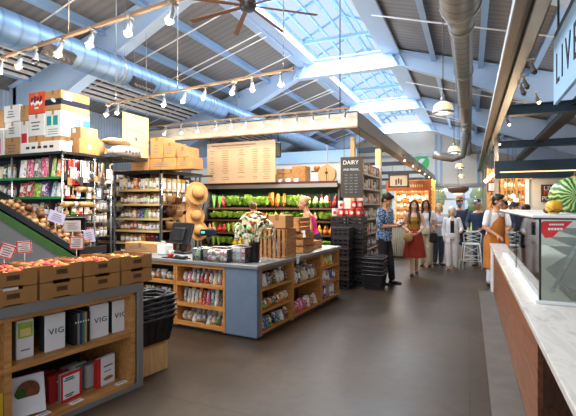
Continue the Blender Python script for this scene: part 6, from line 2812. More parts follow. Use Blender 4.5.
# ================================================================ right counter, glass case, stall
t = thing('bar_counter', 'long walnut-fronted bar counter along the right of the aisle', 'counter', (0.385, 3.0, 0))
m = MB()
m.span(0.0, 0.03, 0.0, 5.35, 0.01, 0.818)
part('front_panel', m, 'walnut', t)
m = MB()
m.span(0.031, 0.9, 0.0, 0.03, 0.01, 0.818)
part('end_panel', m, 'walnut_dark', t)
m = MB()
m.span(0.5, 0.53, -2.6, -0.002, 0.01, 0.818)
part('recessed_panel', m, 'walnut_dark', t)
m = MB()
m.span(-0.035, 0.24, 5.36, 5.62, 0.0, 0.818, 0, 0.004)
part('end_pillar', m, 'white_gloss', t)
m = MB()
m.span(0.9, 0.93, 0.0, 5.35, 0.01, 0.818)
part('back_panel', m, 'walnut_dark', t)
m = MB()
m.span(0.335, 1.45, 0.35, 8.64, 0.82, 0.86, 0, 0.004)
o = obj('marble_countertop', m, 'marble')
tag(o, 'pale veined marble countertop running along the right side', 'countertop')

GX, GY0, GY1, GZ0, GZ1 = 0.462, 3.48, 6.75, 0.862, 1.478
t = thing('glass_display_case', 'glass-fronted display case with dark corner edge on marble counter', 'display case', (GX, GY0, 0))
m = MB()
m.span(-0.03, 0.93, -0.01, GY1 - GY0, GZ0, GZ0 + 0.025)
part('base', m, 'white_gloss', t)
m = MB()
m.span(0.0, 0.008, 0.006, GY1 - GY0, GZ0 + 0.025, GZ1)
part('front_pane', m, 'case_glass', t)
m = MB()
m.span(0.006, 0.9, 0.0, 0.008, GZ0 + 0.025, GZ1)
part('end_pane', m, 'case_glass', t)
m = MB()
m.span(-0.007, 0.007, -0.007, 0.007, GZ0 + 0.025, GZ1)
part('corner_edge', m, 'black', t)
m = MB()
m.span(-0.004, 0.006, 1.7, 1.71, GZ0 + 0.025, GZ1)
part('pane_edge', m, 'dark_steel', t)
m = MB()
m.span(-0.05, 0.95, -0.03, GY1 - GY0 + 0.35, GZ1, GZ1 + 0.02, 0, 0.004)
m.span(-0.045, 0.945, -0.025, GY1 - GY0, GZ1 - 0.012, GZ1, 1)
part('top_slab', m, ['white_gloss', 'black'], t)
m = MB()
m.span(0.9, 0.92, 0.0, GY1 - GY0, GZ0 + 0.025, GZ1 - 0.014)
part('back_panel', m, 'panel_grey', t)
m = MB()
m.box((0.42, 0.42, 1.16), (0.62, 0.7, 0.012), (math.radians(8), math.radians(-38), 0))
part('sloped_tray', m, 'steel_grey', t)
m = MB()
m.bar((0.12, 0.3, 0.9), (0.3, 0.2, 1.34), 0.05, 0.02)
part('bracket', m, 'chrome', t)
for k in range(3):
    m = MB()
    m.span(0.5, 0.88, 0.1, 3.0, 1.02 + 0.12 * k, 1.03 + 0.12 * k)
    part('inner_shelf', m, 'steel_grey', t)
m = MB()
m.span(0.2, 0.85, 0.05, 0.5, GZ0 + 0.026, GZ0 + 0.1)
part('tray', m, 'walnut_dark', t)
# red sticker on the end pane
t = thing('pane_sticker', 'red flag-shaped sticker with white lettering on the glass case end', 'sticker', (GX, GY0 - 0.003, 0))
pts = [(541, 223), (543, 221), (573, 221), (564, 229), (559, 231), (553, 237), (545, 238), (541, 232)]
pl = [(gx(u, GY0) - GX, gz(u, v, GY0)) for u, v in pts]
m = MB()
m.prism(pl, 'y', -0.002, 0.0)
part('panel', m, 'red_sticker', t)
m = MB()
for u0, u1, v in ((549, 564, 224.5),):
    for k in range(7):
        ua = u0 + (u1 - u0) * k / 7
        x0, x1 = gx(ua, GY0) - GX, gx(ua + (u1 - u0) / 7 * 0.8, GY0) - GX
        m.span(x0, x1, -0.004, -0.002, gz(ua, v + 0.8, GY0), gz(ua, v - 0.8, GY0))
for u0, u1, v in ((548, 563, 229.0),):
    for k in range(5):
        ua = u0 + (u1 - u0) * k / 5
        x0, x1 = gx(ua, GY0) - GX, gx(ua + (u1 - u0) / 5 * 0.78, GY0) - GX
        m.span(x0, x1, -0.004, -0.002, gz(ua, v + 1.1, GY0), gz(ua, v - 1.1, GY0))
part('lettering', m, 'white_ink', t)

# melon, squash and leaves on the case
stripes('melon_rind', S(54, 110, 40), S(190, 212, 150), 9.0, 'X', 0.35, 0, 0.0, (0.25, 0.75))


def melon_mat():
    m, nt, bs, out = _new('melon_skin')
    tc = nt.nodes.new('ShaderNodeTexCoord')
    sp = nt.nodes.new('ShaderNodeSeparateXYZ')
    nt.links.new(tc.outputs['Object'], sp.inputs[0])
    at = nt.nodes.new('ShaderNodeMath')
    at.operation = 'ARCTAN2'
    nt.links.new(sp.outputs[2], at.inputs[0])
    nt.links.new(sp.outputs[0], at.inputs[1])
    nz = nt.nodes.new('ShaderNodeTexNoise')
    nz.inputs['Scale'].default_value = 22
    nt.links.new(tc.outputs['Object'], nz.inputs['Vector'])
    ad = nt.nodes.new('ShaderNodeMath')
    ad.operation = 'MULTIPLY_ADD'
    ad.inputs[1].default_value = 0.35
    nt.links.new(nz.outputs[0], ad.inputs[0])
    nt.links.new(at.outputs[0], ad.inputs[2])
    mu = nt.nodes.new('ShaderNodeMath')
    mu.operation = 'MULTIPLY'
    mu.inputs[1].default_value = 19
    nt.links.new(ad.outputs[0], mu.inputs[0])
    si = nt.nodes.new('ShaderNodeMath')
    si.operation = 'SINE'
    nt.links.new(mu.outputs[0], si.inputs[0])
    h = nt.nodes.new('ShaderNodeMath')
    h.operation = 'MULTIPLY_ADD'
    h.inputs[1].default_value = 0.5
    h.inputs[2].default_value = 0.5
    nt.links.new(si.outputs[0], h.inputs[0])
    nt.links.new(_ramp(nt, h.outputs[0], [S(48, 98, 38), S(120, 166, 76), S(196, 216, 150)], [0.25, 0.6, 0.95]), bs.inputs['Base Color'])
    bs.inputs['Roughness'].default_value = 0.35
    MATS['melon_skin'] = m


melon_mat()
ZG = GZ1 + 0.022
YM = 4.1
p = P(572.5, 195, YM)
t = thing('watermelon', 'large striped green watermelon on top of the glass case', 'watermelon', (p.x, YM, ZG + 0.15))
m = MB()
m.ball((0, 0, 0), (0.17, 0.15, 0.148), 28, 18)
part('melon_body', m, 'melon_skin', t)
m = MB()
m.cyl((0, -0.138, 0.0), (0.0, -0.15, 0.004), 0.018, 0.012, n=10)
part('stem', m, 'dark_wood', t)
p = P(554, 205, YM - 0.25)
m = MB()
m.lathe([(0.0, -0.05), (0.03, -0.052), (0.058, -0.02), (0.06, 0.01), (0.045, 0.04), (0.015, 0.052), (0.0, 0.048)], n=18, wob=0.05, lob=7)
m.cyl((0, 0, 0.045), (0.008, 0, 0.075), 0.008, n=6, mat=1)
o = obj('orange_squash', m, ['orange_bright' if plain('orange_bright', S(246, 176, 40), 0.4, 0, 0.1, 20) else '', 'dark_wood'], loc=(p.x, YM - 0.25, ZG + 0.054))
tag(o, 'yellow-orange squash in front of the watermelon', 'squash')
p = P(547, 208, YM - 0.2)
m = MB()
m.ball((0, 0, 0), (0.028, 0.028, 0.026), 12, 8)
m.cyl((0, 0, 0.02), (0.004, 0, 0.036), 0.003, n=5)
o = obj('plum', m, 'maroon', loc=(p.x, YM - 0.2, ZG + 0.028))
tag(o, 'small dark red fruit left of the yellow-orange squash', 'fruit')
m = MB()
for k in range(16):
    leaf(m, (R.uniform(-0.1, 0.24), R.uniform(-0.03, 0.03), 0.012), (R.uniform(-1, 1), R.uniform(-1, 0.2), 0.3), 0.1, 0.05, 0, 0.25)
o = obj('garnish_leaf', m, 'dark_leaf', loc=(p.x + 0.08, YM - 0.36, ZG))
tag(o, 'dark green leaves spread on case top under the squash', 'leaves', None, 'stuff')
p = P(575, 181, YM + 0.6)
t = thing('butternut_squash', 'tan squash behind the watermelon at the picture edge', 'squash', (p.x, YM + 0.6, ZG))
m = MB()
m.lathe([(0.0, 0.0), (0.08, 0.005), (0.105, 0.07), (0.1, 0.14), (0.07, 0.2), (0.062, 0.28), (0.05, 0.33), (0.02, 0.345), (0.0, 0.345)], n=18)
part('squash_body', m, 'kraft', t)
m = MB()
m.cyl((0, 0, 0.34), (0.01, 0, 0.38), 0.014, n=8)
part('stem', m, 'dark_wood', t)

# big hanging sign
t = thing('hanging_sign', 'large pale blue hanging sign lettered LIVE in black, upper right', 'sign', (0.76, 4.85, 2.56))
Ls = 1.55
m = MB()
plain('sign_blue', S(118, 158, 196), 0.6, 0, 0.04, 2)
plain('sign_ink', S(12, 12, 14), 0.9, 0, 0.02, 2)
m.span(0.0, 0.03, -Ls, 0.0, 0.0, 0.63)
part('panel', m, 'sign_blue', t)
m = MB()
m.span(0.005, 0.025, -Ls, 0.01, 0.632, 0.7)
m.span(0.005, 0.025, 0.0, 0.012, 0.0, 0.63)
part('frame', m, 'dark_blue_steel', t)
text('lettering', 'LIVE', 0.42, 'sign_ink', t, (-0.003, -0.13, 0.29), (PI / 2, 0, -PI / 2), 0.002, 'LEFT', 0.86, 1.45)
m = MB()
for yy in (-0.15, -1.4):
    m.cyl((0.015, yy, 0.7), (0.015, yy, 2.3), 0.01, n=6)
part('hanger_rod', m, 'dark_steel', t)

# stall behind the counter
YW = 12.6
m = MB()
m.span(gx(529, YW), 5.2, YW, YW + 0.12, 0, 2.25)
struct('wall_stall', m, 'wall_white', 'white wall of the right stall')
m = MB()
m.span(gx(526, YW), gx(529, YW), YW - 0.03, YW + 0.15, 0, 2.25)
struct('trim_3', m, 'white_gloss')
YFs = 12.2
m = MB()
m.span(gx(495, YFs), 5.1, YFs, YFs + 0.1, gz(530, 178, YFs), gz(530, 160, YFs))
o = obj('fascia_panel', m, 'dark_blue_steel')
tag(o, 'wide dark blue fascia panel above the white stall wall', 'fascia')
m = MB()
m.span(gx(500, YFs), 5.1, YFs - 0.02, YFs - 0.002, gz(530, 172, YFs), gz(530, 171, YFs))
o2 = obj('light_strip', m, 'glow_strip', o)
# small brown sign
Ysg = YW - 0.03
x0, x1 = gx(541, Ysg), gx(560, Ysg)
z0, z1 = gz(550, 202, Ysg), gz(550, 184.5, Ysg)
t = thing('wall_sign', 'square brown wooden sign reading LIVE FIRE PIZZA on white wall', 'sign', ((x0 + x1) / 2, Ysg, z0))
w_, h_ = x1 - x0, z1 - z0
m = MB()
m.box((0, 0, h_ / 2), (w_, 0.03, h_))
part('panel', m, 'walnut_dark', t)
text('lettering', 'LIVE', h_ * 0.36, 'white_ink', t, (0, -0.017, h_ * 0.78), (PI / 2, 0, 0), 0.001, sx=1.05)
text('lettering', 'FIRE', h_ * 0.36, 'red_orange', t, (0, -0.017, h_ * 0.49), (PI / 2, 0, 0), 0.001, sx=1.05)
text('lettering', 'PIZZA', h_ * 0.33, 'white_ink', t, (0, -0.017, h_ * 0.2), (PI / 2, 0, 0), 0.001, sx=0.95)

# back bar with bottles, warm light
YBB = 14.2
x0, x1 = gx(488, YBB), gx(531, YBB)
t = thing('back_bar', 'tall warm-lit back bar shelving of bottles behind the chef', 'shelving', ((x0 + x1) / 2, YBB, 0))
w_ = x1 - x0
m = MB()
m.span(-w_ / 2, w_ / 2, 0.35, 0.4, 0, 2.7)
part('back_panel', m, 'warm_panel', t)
for k in range(4):
    m = MB()
    xx = -w_ / 2 + w_ * k / 3
    m.span(xx - 0.03, xx + 0.03, 0, 0.34, 0, 2.7)
    part('upright', m, 'oak', t)
BBZ = (1.0, 1.36, 1.72, 2.08, 2.42)
for z in BBZ:
    m = MB()
    m.span(-w_ / 2, w_ / 2, 0.01, 0.34, z - 0.025, z)
    part('shelf', m, 'oak', t)
m = MB()
m.span(-w_ / 2, w_ / 2, -0.15, 0.34, 0, 0.95)
part('base', m, 'walnut_dark', t)
for z, i in zip(BBZ, range(5)):
    row(['bottle', 'bottle', 'jar'], ['amber', 'cream', 'orange', 'brown', 'white', 'green', 'tan'], (x0 + 0.06, YBB + 0.15), (x1 - 0.06, YBB + 0.15), z, 11, 'the %s back bar shelf' % ['lowest', 'second', 'third', 'fourth', 'top'][i], 'bottles on the back bar', 0.27, 0.1)
lamp('bar_light', 'AREA', ((x0 + x1) / 2, YBB - 0.3, 2.75), 40, (1, 0.72, 0.4), (1.2, 0.3))
Yq = 13.6
x0, x1 = gx(487, Yq), gx(500, Yq)
z0, z1 = gz(493, 192, Yq), gz(493, 182, Yq)
t = thing('framed_menu', 'small white framed menu hanging above the chef', 'sign', ((x0 + x1) / 2, Yq, z0))
m = MB()
m.box((0, 0, (z1 - z0) / 2), (x1 - x0, 0.03, z1 - z0))
part('frame', m, 'dark_wood', t)
m = MB()
m.box((0, -0.017, (z1 - z0) / 2), (x1 - x0 - 0.08, 0.006, z1 - z0 - 0.08))
part('panel', m, 'paper', t)
m = MB()
for k in range(3):
    m.box((0, -0.021, (z1 - z0) * (0.3 + 0.2 * k)), ((x1 - x0) * 0.4, 0.003, 0.02))
part('writing', m, 'grey_ink', t)
m = MB()
for sx in (-0.12, 0.12):
    m.cyl((sx, 0, z1 - z0), (sx, 0, 3.3 - z0), 0.006, n=6)
part('hanging_wire', m, 'charcoal', t)
# tall white chair by the aisle
q = gf(472, 268.5)
t = thing('bar_chair', 'tall white metal chair with crossed backrest, behind the chef', 'chair', (q[0] - 0.02, q[1], 0), math.radians(8))
W2, H1, H2 = 0.19, 0.6, 0.93
for sx in (-1, 1):
    for sy in (-1, 1):
        m = MB()
        top = (sx * (W2 - 0.02), sy * 0.17, H1)
        m.tube([(sx * (W2 + 0.03), sy * 0.23, 0.0), top], 0.014, 8)
        part('leg', m, 'white_gloss', t)
m = MB()
m.box((0, 0, H1 + 0.012), (2 * W2, 0.38, 0.03), None, 0, 0.008)
part('seat', m, 'white_gloss', t)
m = MB()
m.tube([(-W2 + 0.01, -0.18, H1), (-W2 - 0.01, -0.21, H2 - 0.06), (-W2 * 0.6, -0.22, H2), (W2 * 0.6, -0.22, H2), (W2 + 0.01, -0.21, H2 - 0.06), (W2 - 0.01, -0.18, H1)], 0.014, 8)
for k in range(3):
    z = H1 + 0.08 + k * 0.09
    m.tube([(-W2, -0.2, z), (W2, -0.2, z + 0.1)], 0.007, 6)
    m.tube([(W2, -0.2, z), (-W2, -0.2, z + 0.1)], 0.007, 6)
part('backrest', m, 'white_gloss', t)
m = MB()
m.tube([(-W2 - 0.02, -0.215, 0.2), (W2 + 0.02, -0.215, 0.2), (W2 + 0.02, 0.215, 0.2), (-W2 - 0.02, 0.215, 0.2)], 0.01, 6, 0, True)
m.tube([(-W2 - 0.01, -0.205, 0.34), (W2 + 0.01, -0.205, 0.34)], 0.01, 6)
for a_, b_ in ((0.2, 0.4), (0.38, 0.58)):
    m.tube([(-W2 - 0.015, -0.21, a_), (W2 + 0.015, -0.2, b_)], 0.007, 6)
    m.tube([(W2 + 0.015, -0.21, a_), (-W2 - 0.015, -0.2, b_)], 0.007, 6)
part('stretcher', m, 'white_gloss', t)

# boat shaped pendant and warm bar lamps
Yl = 16.0
p = P(459, 190, Yl)
t = thing('boat_lamp', 'wide brown bowl-shaped hanging lamp beyond the aisle crowd', 'pendant lamp', (p.x - 0.03, Yl, p.z))
m = MB()
m.lathe([(0.36, 0.06), (0.34, -0.02), (0.24, -0.1), (0.08, -0.13), (0.0, -0.13)], n=24)
m.lathe([(0.36, 0.06), (0.3, 0.1), (0.05, 0.14)], n=24)
part('lamp_shade', m, 'canopy_tan', t)
m = MB()
m.ball((0, 0, -0.12), (0.16, 0.16, 0.04), 14, 6)
part('bulb', m, 'lamp_glow', t)
m = MB()
m.cyl((0, 0, 0.14), (0, 0, roofz(p.x) - p.z - 0.1), 0.008, n=6)
part('cord', m, 'charcoal', t)
for i, (u, v, Y_) in enumerate(((486, 181, 13.0), (489, 178, 12.6), (492, 175, 12.0), (513, 196, 12.9), (516, 200, 13.2), (508, 203, 13.4))):
    p = P(u, v, Y_)
    t = thing('globe_lamp', 'small warm glowing globe lamp over the bar, %s from the left' % ORD[i], 'lamp', (p.x, Y_, p.z), 0, 'warm globe lamps over the bar')
    m = MB()
    m.ball((0, 0, 0), 0.055, 12, 8)
    part('globe', m, 'bulb_glow', t)
    m = MB()
    m.cyl((0, 0, 0.05), (0, 0, 3.35 - p.z), 0.006, n=6)
    part('cord', m, 'charcoal', t)
lamp('bar_glow', 'POINT', (1.0, 12.4, 1.95), 40, (1, 0.7, 0.38), 0.2)

# ================================================================ stall and counters beyond the dairy shelves
Yf = 16.0
x0, x1 = gx(386, Yf), gx(431, Yf)
t = thing('wooden_stall', 'orange wooden food stall with warm lights beyond the dairy shelving', 'stall', (x0, Yf, 0))
w_ = x1 - x0
m = MB()
m.span(0, w_, 0, 0.08, gz(410, 191, Yf), gz(410, 180.5, Yf))
part('fascia', m, 'orange_fascia', t)
m = MB()
for k in range(6):
    m.box((w_ * (0.56 + 0.05 * k), -0.004, (gz(410, 186, Yf))), (0.045, 0.006, 0.1))
part('lettering', m, 'sign_cream', t)
m = MB()
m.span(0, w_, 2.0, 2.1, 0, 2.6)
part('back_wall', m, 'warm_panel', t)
for xx in (0.04, w_ - 0.04):
    m = MB()
    m.span(xx - 0.05, xx + 0.05, 0, 0.1, 0, gz(410, 191, Yf))
    part('post', m, 'orange_fascia', t)
m = MB()
m.span(0.1, w_ - 0.1, 0.1, 0.6, 0, 1.0)
part('counter', m, 'oak', t)
for k in range(4):
    m = MB()
    m.span(0.05, w_ - 0.05, 1.7, 1.99, 1.1 + 0.33 * k, 1.13 + 0.33 * k)
    part('shelf', m, 'oak', t)
    row(['jar', 'bottle', 'box'], ['orange', 'cream', 'amber', 'brown', 'white', 'tan', 'red'], (x0 + 0.1, Yf + 1.82), (x1 - 0.1, Yf + 1.82), 1.13 + 0.33 * k, 10, 'the %s shelf of orange stall' % ['lowest', 'second', 'third', 'top'][k], 'jars in the orange stall', 0.24, 0.1)
lamp('stall_light', 'AREA', ((x0 + x1) / 2, Yf + 0.9, 2.7), 90, (1, 0.62, 0.28), (w_, 1.2))
for i, (u, v) in enumerate(((393, 197), (399, 199), (404, 196), (411, 200), (418, 197), (424, 199))):
    p = P(u, v, Yf + 0.5)
    t = thing('globe_lamp', 'small glowing globe lamp in the orange stall, %s from the left' % ORD[i], 'lamp', (p.x, Yf + 0.5, p.z), 0, 'globe lamps in the orange stall')
    m = MB()
    m.ball((0, 0, 0), 0.06, 12, 8)
    part('globe', m, 'bulb_glow', t)
    m = MB()
    m.cyl((0, 0, 0.05), (0, 0, 2.9 - p.z), 0.006, n=6)
    part('cord', m, 'charcoal', t)
Yq = 14.0
x0, x1 = gx(388.5, Yq), gx(409, Yq)
z0, z1 = gz(398, 187.5, Yq), gz(398, 174, Yq)
t = thing('framed_sign', 'framed pale sign with dark figures hanging before the orange stall', 'sign', ((x0 + x1) / 2, Yq, z0))
w_, h_ = x1 - x0, z1 - z0
m = MB()
for sx in (-1, 1):
    m.box((sx * (w_ / 2 - 0.025), 0, h_ / 2), (0.05, 0.05, h_))
for zz in (0.025, h_ - 0.025):
    m.box((0, 0, zz), (w_, 0.05, 0.05))
part('frame', m, 'dark_wood', t)
m = MB()
m.box((0, 0, h_ / 2), (w_ - 0.09, 0.02, h_ - 0.09))
part('panel', m, 'tan_board', t)
m = MB()
for k in range(3):
    m.box((w_ * (-0.12 + 0.12 * k), -0.012, h_ * (0.4 + 0.08 * (k % 2))), (0.05, 0.006, h_ * 0.4))
part('print', m, 'dark_wood', t)
m = MB()
for sx in (-0.2, 0.2):
    m.cyl((sx, 0, h_), (sx, 0, 2.92 - z0), 0.006, n=6)
part('hanging_wire', m, 'charcoal', t)
# cloth covered table
q = gf(396, 257.5)
xa, xb = gx(387, q[1]), gx(406, q[1])
t = thing('covered_table', 'table under a grey-beige cloth reaching the floor behind the man', 'table', ((xa + xb) / 2, q[1] + 0.35, 0))
w_ = xb - xa
m = MB()
m.box((0, 0, 0.48), (w_, 0.7, 0.9), None, 0, 0.02)
for k in range(9):
    m.cyl((-w_ / 2 + 0.03 + k * (w_ - 0.06) / 8, -0.35, 0.04), (-w_ / 2 + 0.03 + k * (w_ - 0.06) / 8, -0.35, 0.9), 0.02, 0.008, n=8)
plain('cloth_beige', S(160, 148, 128), 0.85, 0, 0.08, 5)
part('cloth', m, 'cloth_beige', t)
m = MB()
m.box((0, 0, 0.94), (w_ + 0.04, 0.74, 0.03))
part('tabletop', m, 'oak', t)
m = MB()
m.box((0, 0.0, 0.015), (w_ - 0.06, 0.6, 0.03))
part('plinth', m, 'charcoal', t)
row(['jar', 'tub', 'box', 'bottle'], ['cream', 'brown', 'tan', 'amber', 'white', 'red', 'cream'], (xa + 0.05, q[1] + 0.2), (xb - 0.05, q[1] + 0.2), 0.957, 7, 'the cloth-covered table', 'jars on the covered table', 0.22, 0.1)
# plants and crates of the far stalls, left of the aisle
# round green emblem on the far gable
p = P(420, 162.5, YF)
t = thing('emblem_sign', 'round green emblem with pale leaf shape on the far gable wall', 'emblem', (p.x, YF - 0.04, p.z))
r = 0.52
m = MB()
m.cyl((0, 0.03, 0), (0, 0, 0), r, n=40)
part('disc', m, 'logo_green', t)
m = MB()
vs = []
for k in range(13):
    a = k / 12
    vs.append((-0.5 * r + r * 1.05 * a, 0.36 * r * math.sin(PI * a) - 0.4 * r + 0.75 * r * a))
for k in range(12, -1, -1):
    a = k / 12
    vs.append((-0.5 * r + r * 1.05 * a, -0.22 * r * math.sin(PI * a) - 0.4 * r + 0.75 * r * a))
vs = vs[:13] + vs[14:-1]
m.prism(vs, 'y', -0.012, -0.001)
part('leaf_shape', m, 'white_gloss', t)
# far gable trims
for i, u in enumerate((436, 441, 478)):
    m = MB()
    xx = gx(u, YF)
    m.span(xx - 0.06, xx + 0.06, YF - 0.06, YF - 0.005, HZ, roofz(xx) - 0.3)
    struct('trim_%d' % (4 + i), m, 'purlin_paint')
m = MB()
m.span(-7.0, 3.0, YF - 0.08, YF - 0.005, HZ + 0.0, HZ + 0.16)
struct('trim_7', m, 'steel_grey')
m = MB()
m.span(-7.0, 3.0, YF - 0.08, YF - 0.005, 4.4, 4.55)
struct('trim_8', m, 'steel_grey')
# trees outside the glazed end
for i, (x, y, h) in enumerate(((-7.5, 36, 3.2), (-3.4, 38, 2.4), (1.5, 36, 2.6))):
    t = thing('tree', ('tall green tree outside far windows, behind the orange stall', 'low green tree outside the far windows in the middle of the aisle', 'green tree outside the far windows behind the chef')[i], 'tree', (x, y, -0.05), 0, 'trees outside the far windows')
    m = MB()
    m.cyl((0, 0, 0), (0.05, 0, h * 0.5), 0.12, 0.07, n=8)
    part('trunk', m, 'dark_wood', t)
    m = MB()
    for k in range(9):
        m.ball((R.uniform(-0.9, 0.9), R.uniform(-0.7, 0.7), h * 0.6 + R.uniform(-0.5, 0.9)), R.uniform(0.5, 0.9), 12, 8, 0, None, 0.15)
    part('crown', m, 'sage_leaf', t)

# ================================================================ people
def V3(*a):
    return Vector(a)


def remesh(mb, name, mats, vox, smooth=4):
    me = mb.mesh(name + '_src', [])
    o = D.objects.new(name + '_src', me)
    COL.objects.link(o)
    md = o.modifiers.new('r', 'REMESH')
    md.mode = 'VOXEL'
    md.voxel_size = vox
    md.use_smooth_shade = True
    if smooth:
        s = o.modifiers.new('s', 'SMOOTH')
        s.iterations = smooth
        s.factor = 0.5
    dg = bpy.context.evaluated_depsgraph_get()
    dg.update()
    out = D.meshes.new_from_object(o.evaluated_get(dg))
    out.name = name
    D.objects.remove(o)
    D.meshes.remove(me)
    out.materials.clear()
    for m in _ml(mats):
        out.materials.append(m)
    out.polygons.foreach_set('use_smooth', [True] * len(out.polygons))
    return out


def limb(m, pts, rad, n=14):
    """tapered chain with ball joints, closed pieces that overlap"""
    for i in range(len(pts) - 1):
        m.cyl(pts[i], pts[i + 1], rad[i], rad[i + 1], n)
    for p, r in zip(pts, rad):
        m.ball(p, r, n, 8)


def hand(m, wrist, d, nrm, fwd, k, curl=0.5):
    """palm, four fingers of different length and a thumb; d along the hand, nrm out of the palm"""
    d = d.normalized()
    nrm = (nrm - d * nrm.dot(d)).normalized()
    s = d.cross(nrm).normalized()
    if s.dot(fwd) < 0:
        s = -s
    R3 = Matrix((s, d, nrm)).transposed()
    c = wrist + d * 0.05 * k
    m.ball(c, (0.04 * k, 0.055 * k, 0.017 * k), 12, 8, 0, R3)
    m.cyl(wrist - d * 0.02 * k, wrist + d * 0.03 * k, 0.026 * k, 0.025 * k, 10)
    for i, (off, L) in enumerate(((0.03, 0.07), (0.01, 0.08), (-0.01, 0.074), (-0.029, 0.058))):
        b = wrist + d * 0.085 * k + s * off * k
        d1 = (d * math.cos(curl * 0.6) + nrm * math.sin(curl * 0.6) + s * off * 1.2).normalized()
        p1 = b + d1 * L * 0.5 * k
        d2 = (d * math.cos(curl * 1.6) + nrm * math.sin(curl * 1.6)).normalized()
        p2 = p1 + d2 * L * 0.5 * k
        limb(m, [b - d * 0.02 * k, b, p1, p2], [0.0095 * k, 0.0095 * k, 0.0088 * k, 0.0075 * k], 8)
    b = wrist + d * 0.03 * k + s * 0.03 * k
    p1 = b + (s * 0.8 + d * 0.6 + nrm * 0.25).normalized() * 0.036 * k
    p2 = p1 + (s * 0.3 + d * 0.9 + nrm * 0.4).normalized() * 0.032 * k
    limb(m, [b, p1, p2], [0.0125 * k, 0.0105 * k, 0.0085 * k], 8)


MALE = [(.84, .15, .115), (.93, .165, .125), (1.03, .152, .112), (1.14, .15, .108), (1.27, .172, .118), (1.37, .178, .108), (1.42, .14, .09), (1.46, .07, .065)]
FEM = [(.84, .165, .125), (.93, .175, .132), (1.02, .145, .112), (1.10, .128, .1), (1.18, .138, .108), (1.27, .15, .128), (1.36, .15, .1), (1.41, .115, .08), (1.45, .06, .055)]
plain('skin_light', S(228, 178, 150), 0.5, 0, 0.05, 10)
plain('skin_mid', S(196, 140, 106), 0.5, 0, 0.05, 10)
plain('skin_tan', S(160, 106, 76), 0.5, 0, 0.05, 10)
plain('lips', S(176, 92, 84), 0.5)
plain('eye_white', S(236, 232, 226), 0.3)
plain('eye_dark', S(46, 32, 24), 0.3)
plain('hair_dark', S(38, 26, 22), 0.5, 0, 0.3, 40)
plain('hair_brown', S(92, 60, 38), 0.5, 0, 0.3, 40)
plain('hair_auburn', S(74, 42, 30), 0.5, 0, 0.3, 40)
plain('hair_grey', S(206, 198, 186), 0.6, 0, 0.2, 40)
plain('hair_blond', S(196, 160, 116), 0.5, 0, 0.25, 40)
plain('cloth_white', S(232, 230, 232), 0.8, 0, 0.05, 12, 0.1)
plain('cloth_mustard', S(150, 112, 34), 0.8, 0, 0.1, 14, 0.1)
plain('cloth_rust', S(150, 42, 22), 0.85, 0, 0.1, 10)
plain('cloth_navy', S(38, 50, 78), 0.8, 0, 0.1, 10, 0.1)
plain('cloth_black', S(26, 26, 30), 0.85, 0, 0.1, 10)
plain('cloth_jeans', S(70, 84, 108), 0.85, 0, 0.12, 14)
plain('cloth_paleblue', S(206, 212, 232), 0.8, 0, 0.05, 10)
plain('cloth_offwhite', S(222, 214, 210), 0.85, 0, 0.05, 10)
plain('cloth_brown', S(178, 108, 42), 0.85, 0, 0.1, 8, 0.1)
plain('cloth_pink', S(226, 44, 122), 0.8, 0, 0.08, 10)
plain('cloth_cream', S(206, 192, 160), 0.85, 0, 0.08, 10)
plain('shoe_dark', S(30, 26, 26), 0.5)
plain('shoe_brown', S(150, 84, 54), 0.5)
plain('mask_blue', S(96, 110, 190), 0.7)


def print_cloth():
    m, nt, bs, out = _new('cloth_print')
    v = nt.nodes.new('ShaderNodeTexNoise')
    v.inputs['Scale'].default_value = 17
    v.inputs['Detail'].default_value = 2
    v.inputs['Distortion'].default_value = 2.0
    nt.links.new(_coords(nt), v.inputs['Vector'])
    nt.links.new(_ramp(nt, v.outputs[0], [S(28, 56, 110), S(60, 112, 170), S(206, 216, 226), S(40, 80, 140)], [0.38, 0.5, 0.58, 0.66]), bs.inputs['Base Color'])
    bs.inputs['Roughness'].default_value = 0.8
    MATS['cloth_print'] = m


print_cloth()


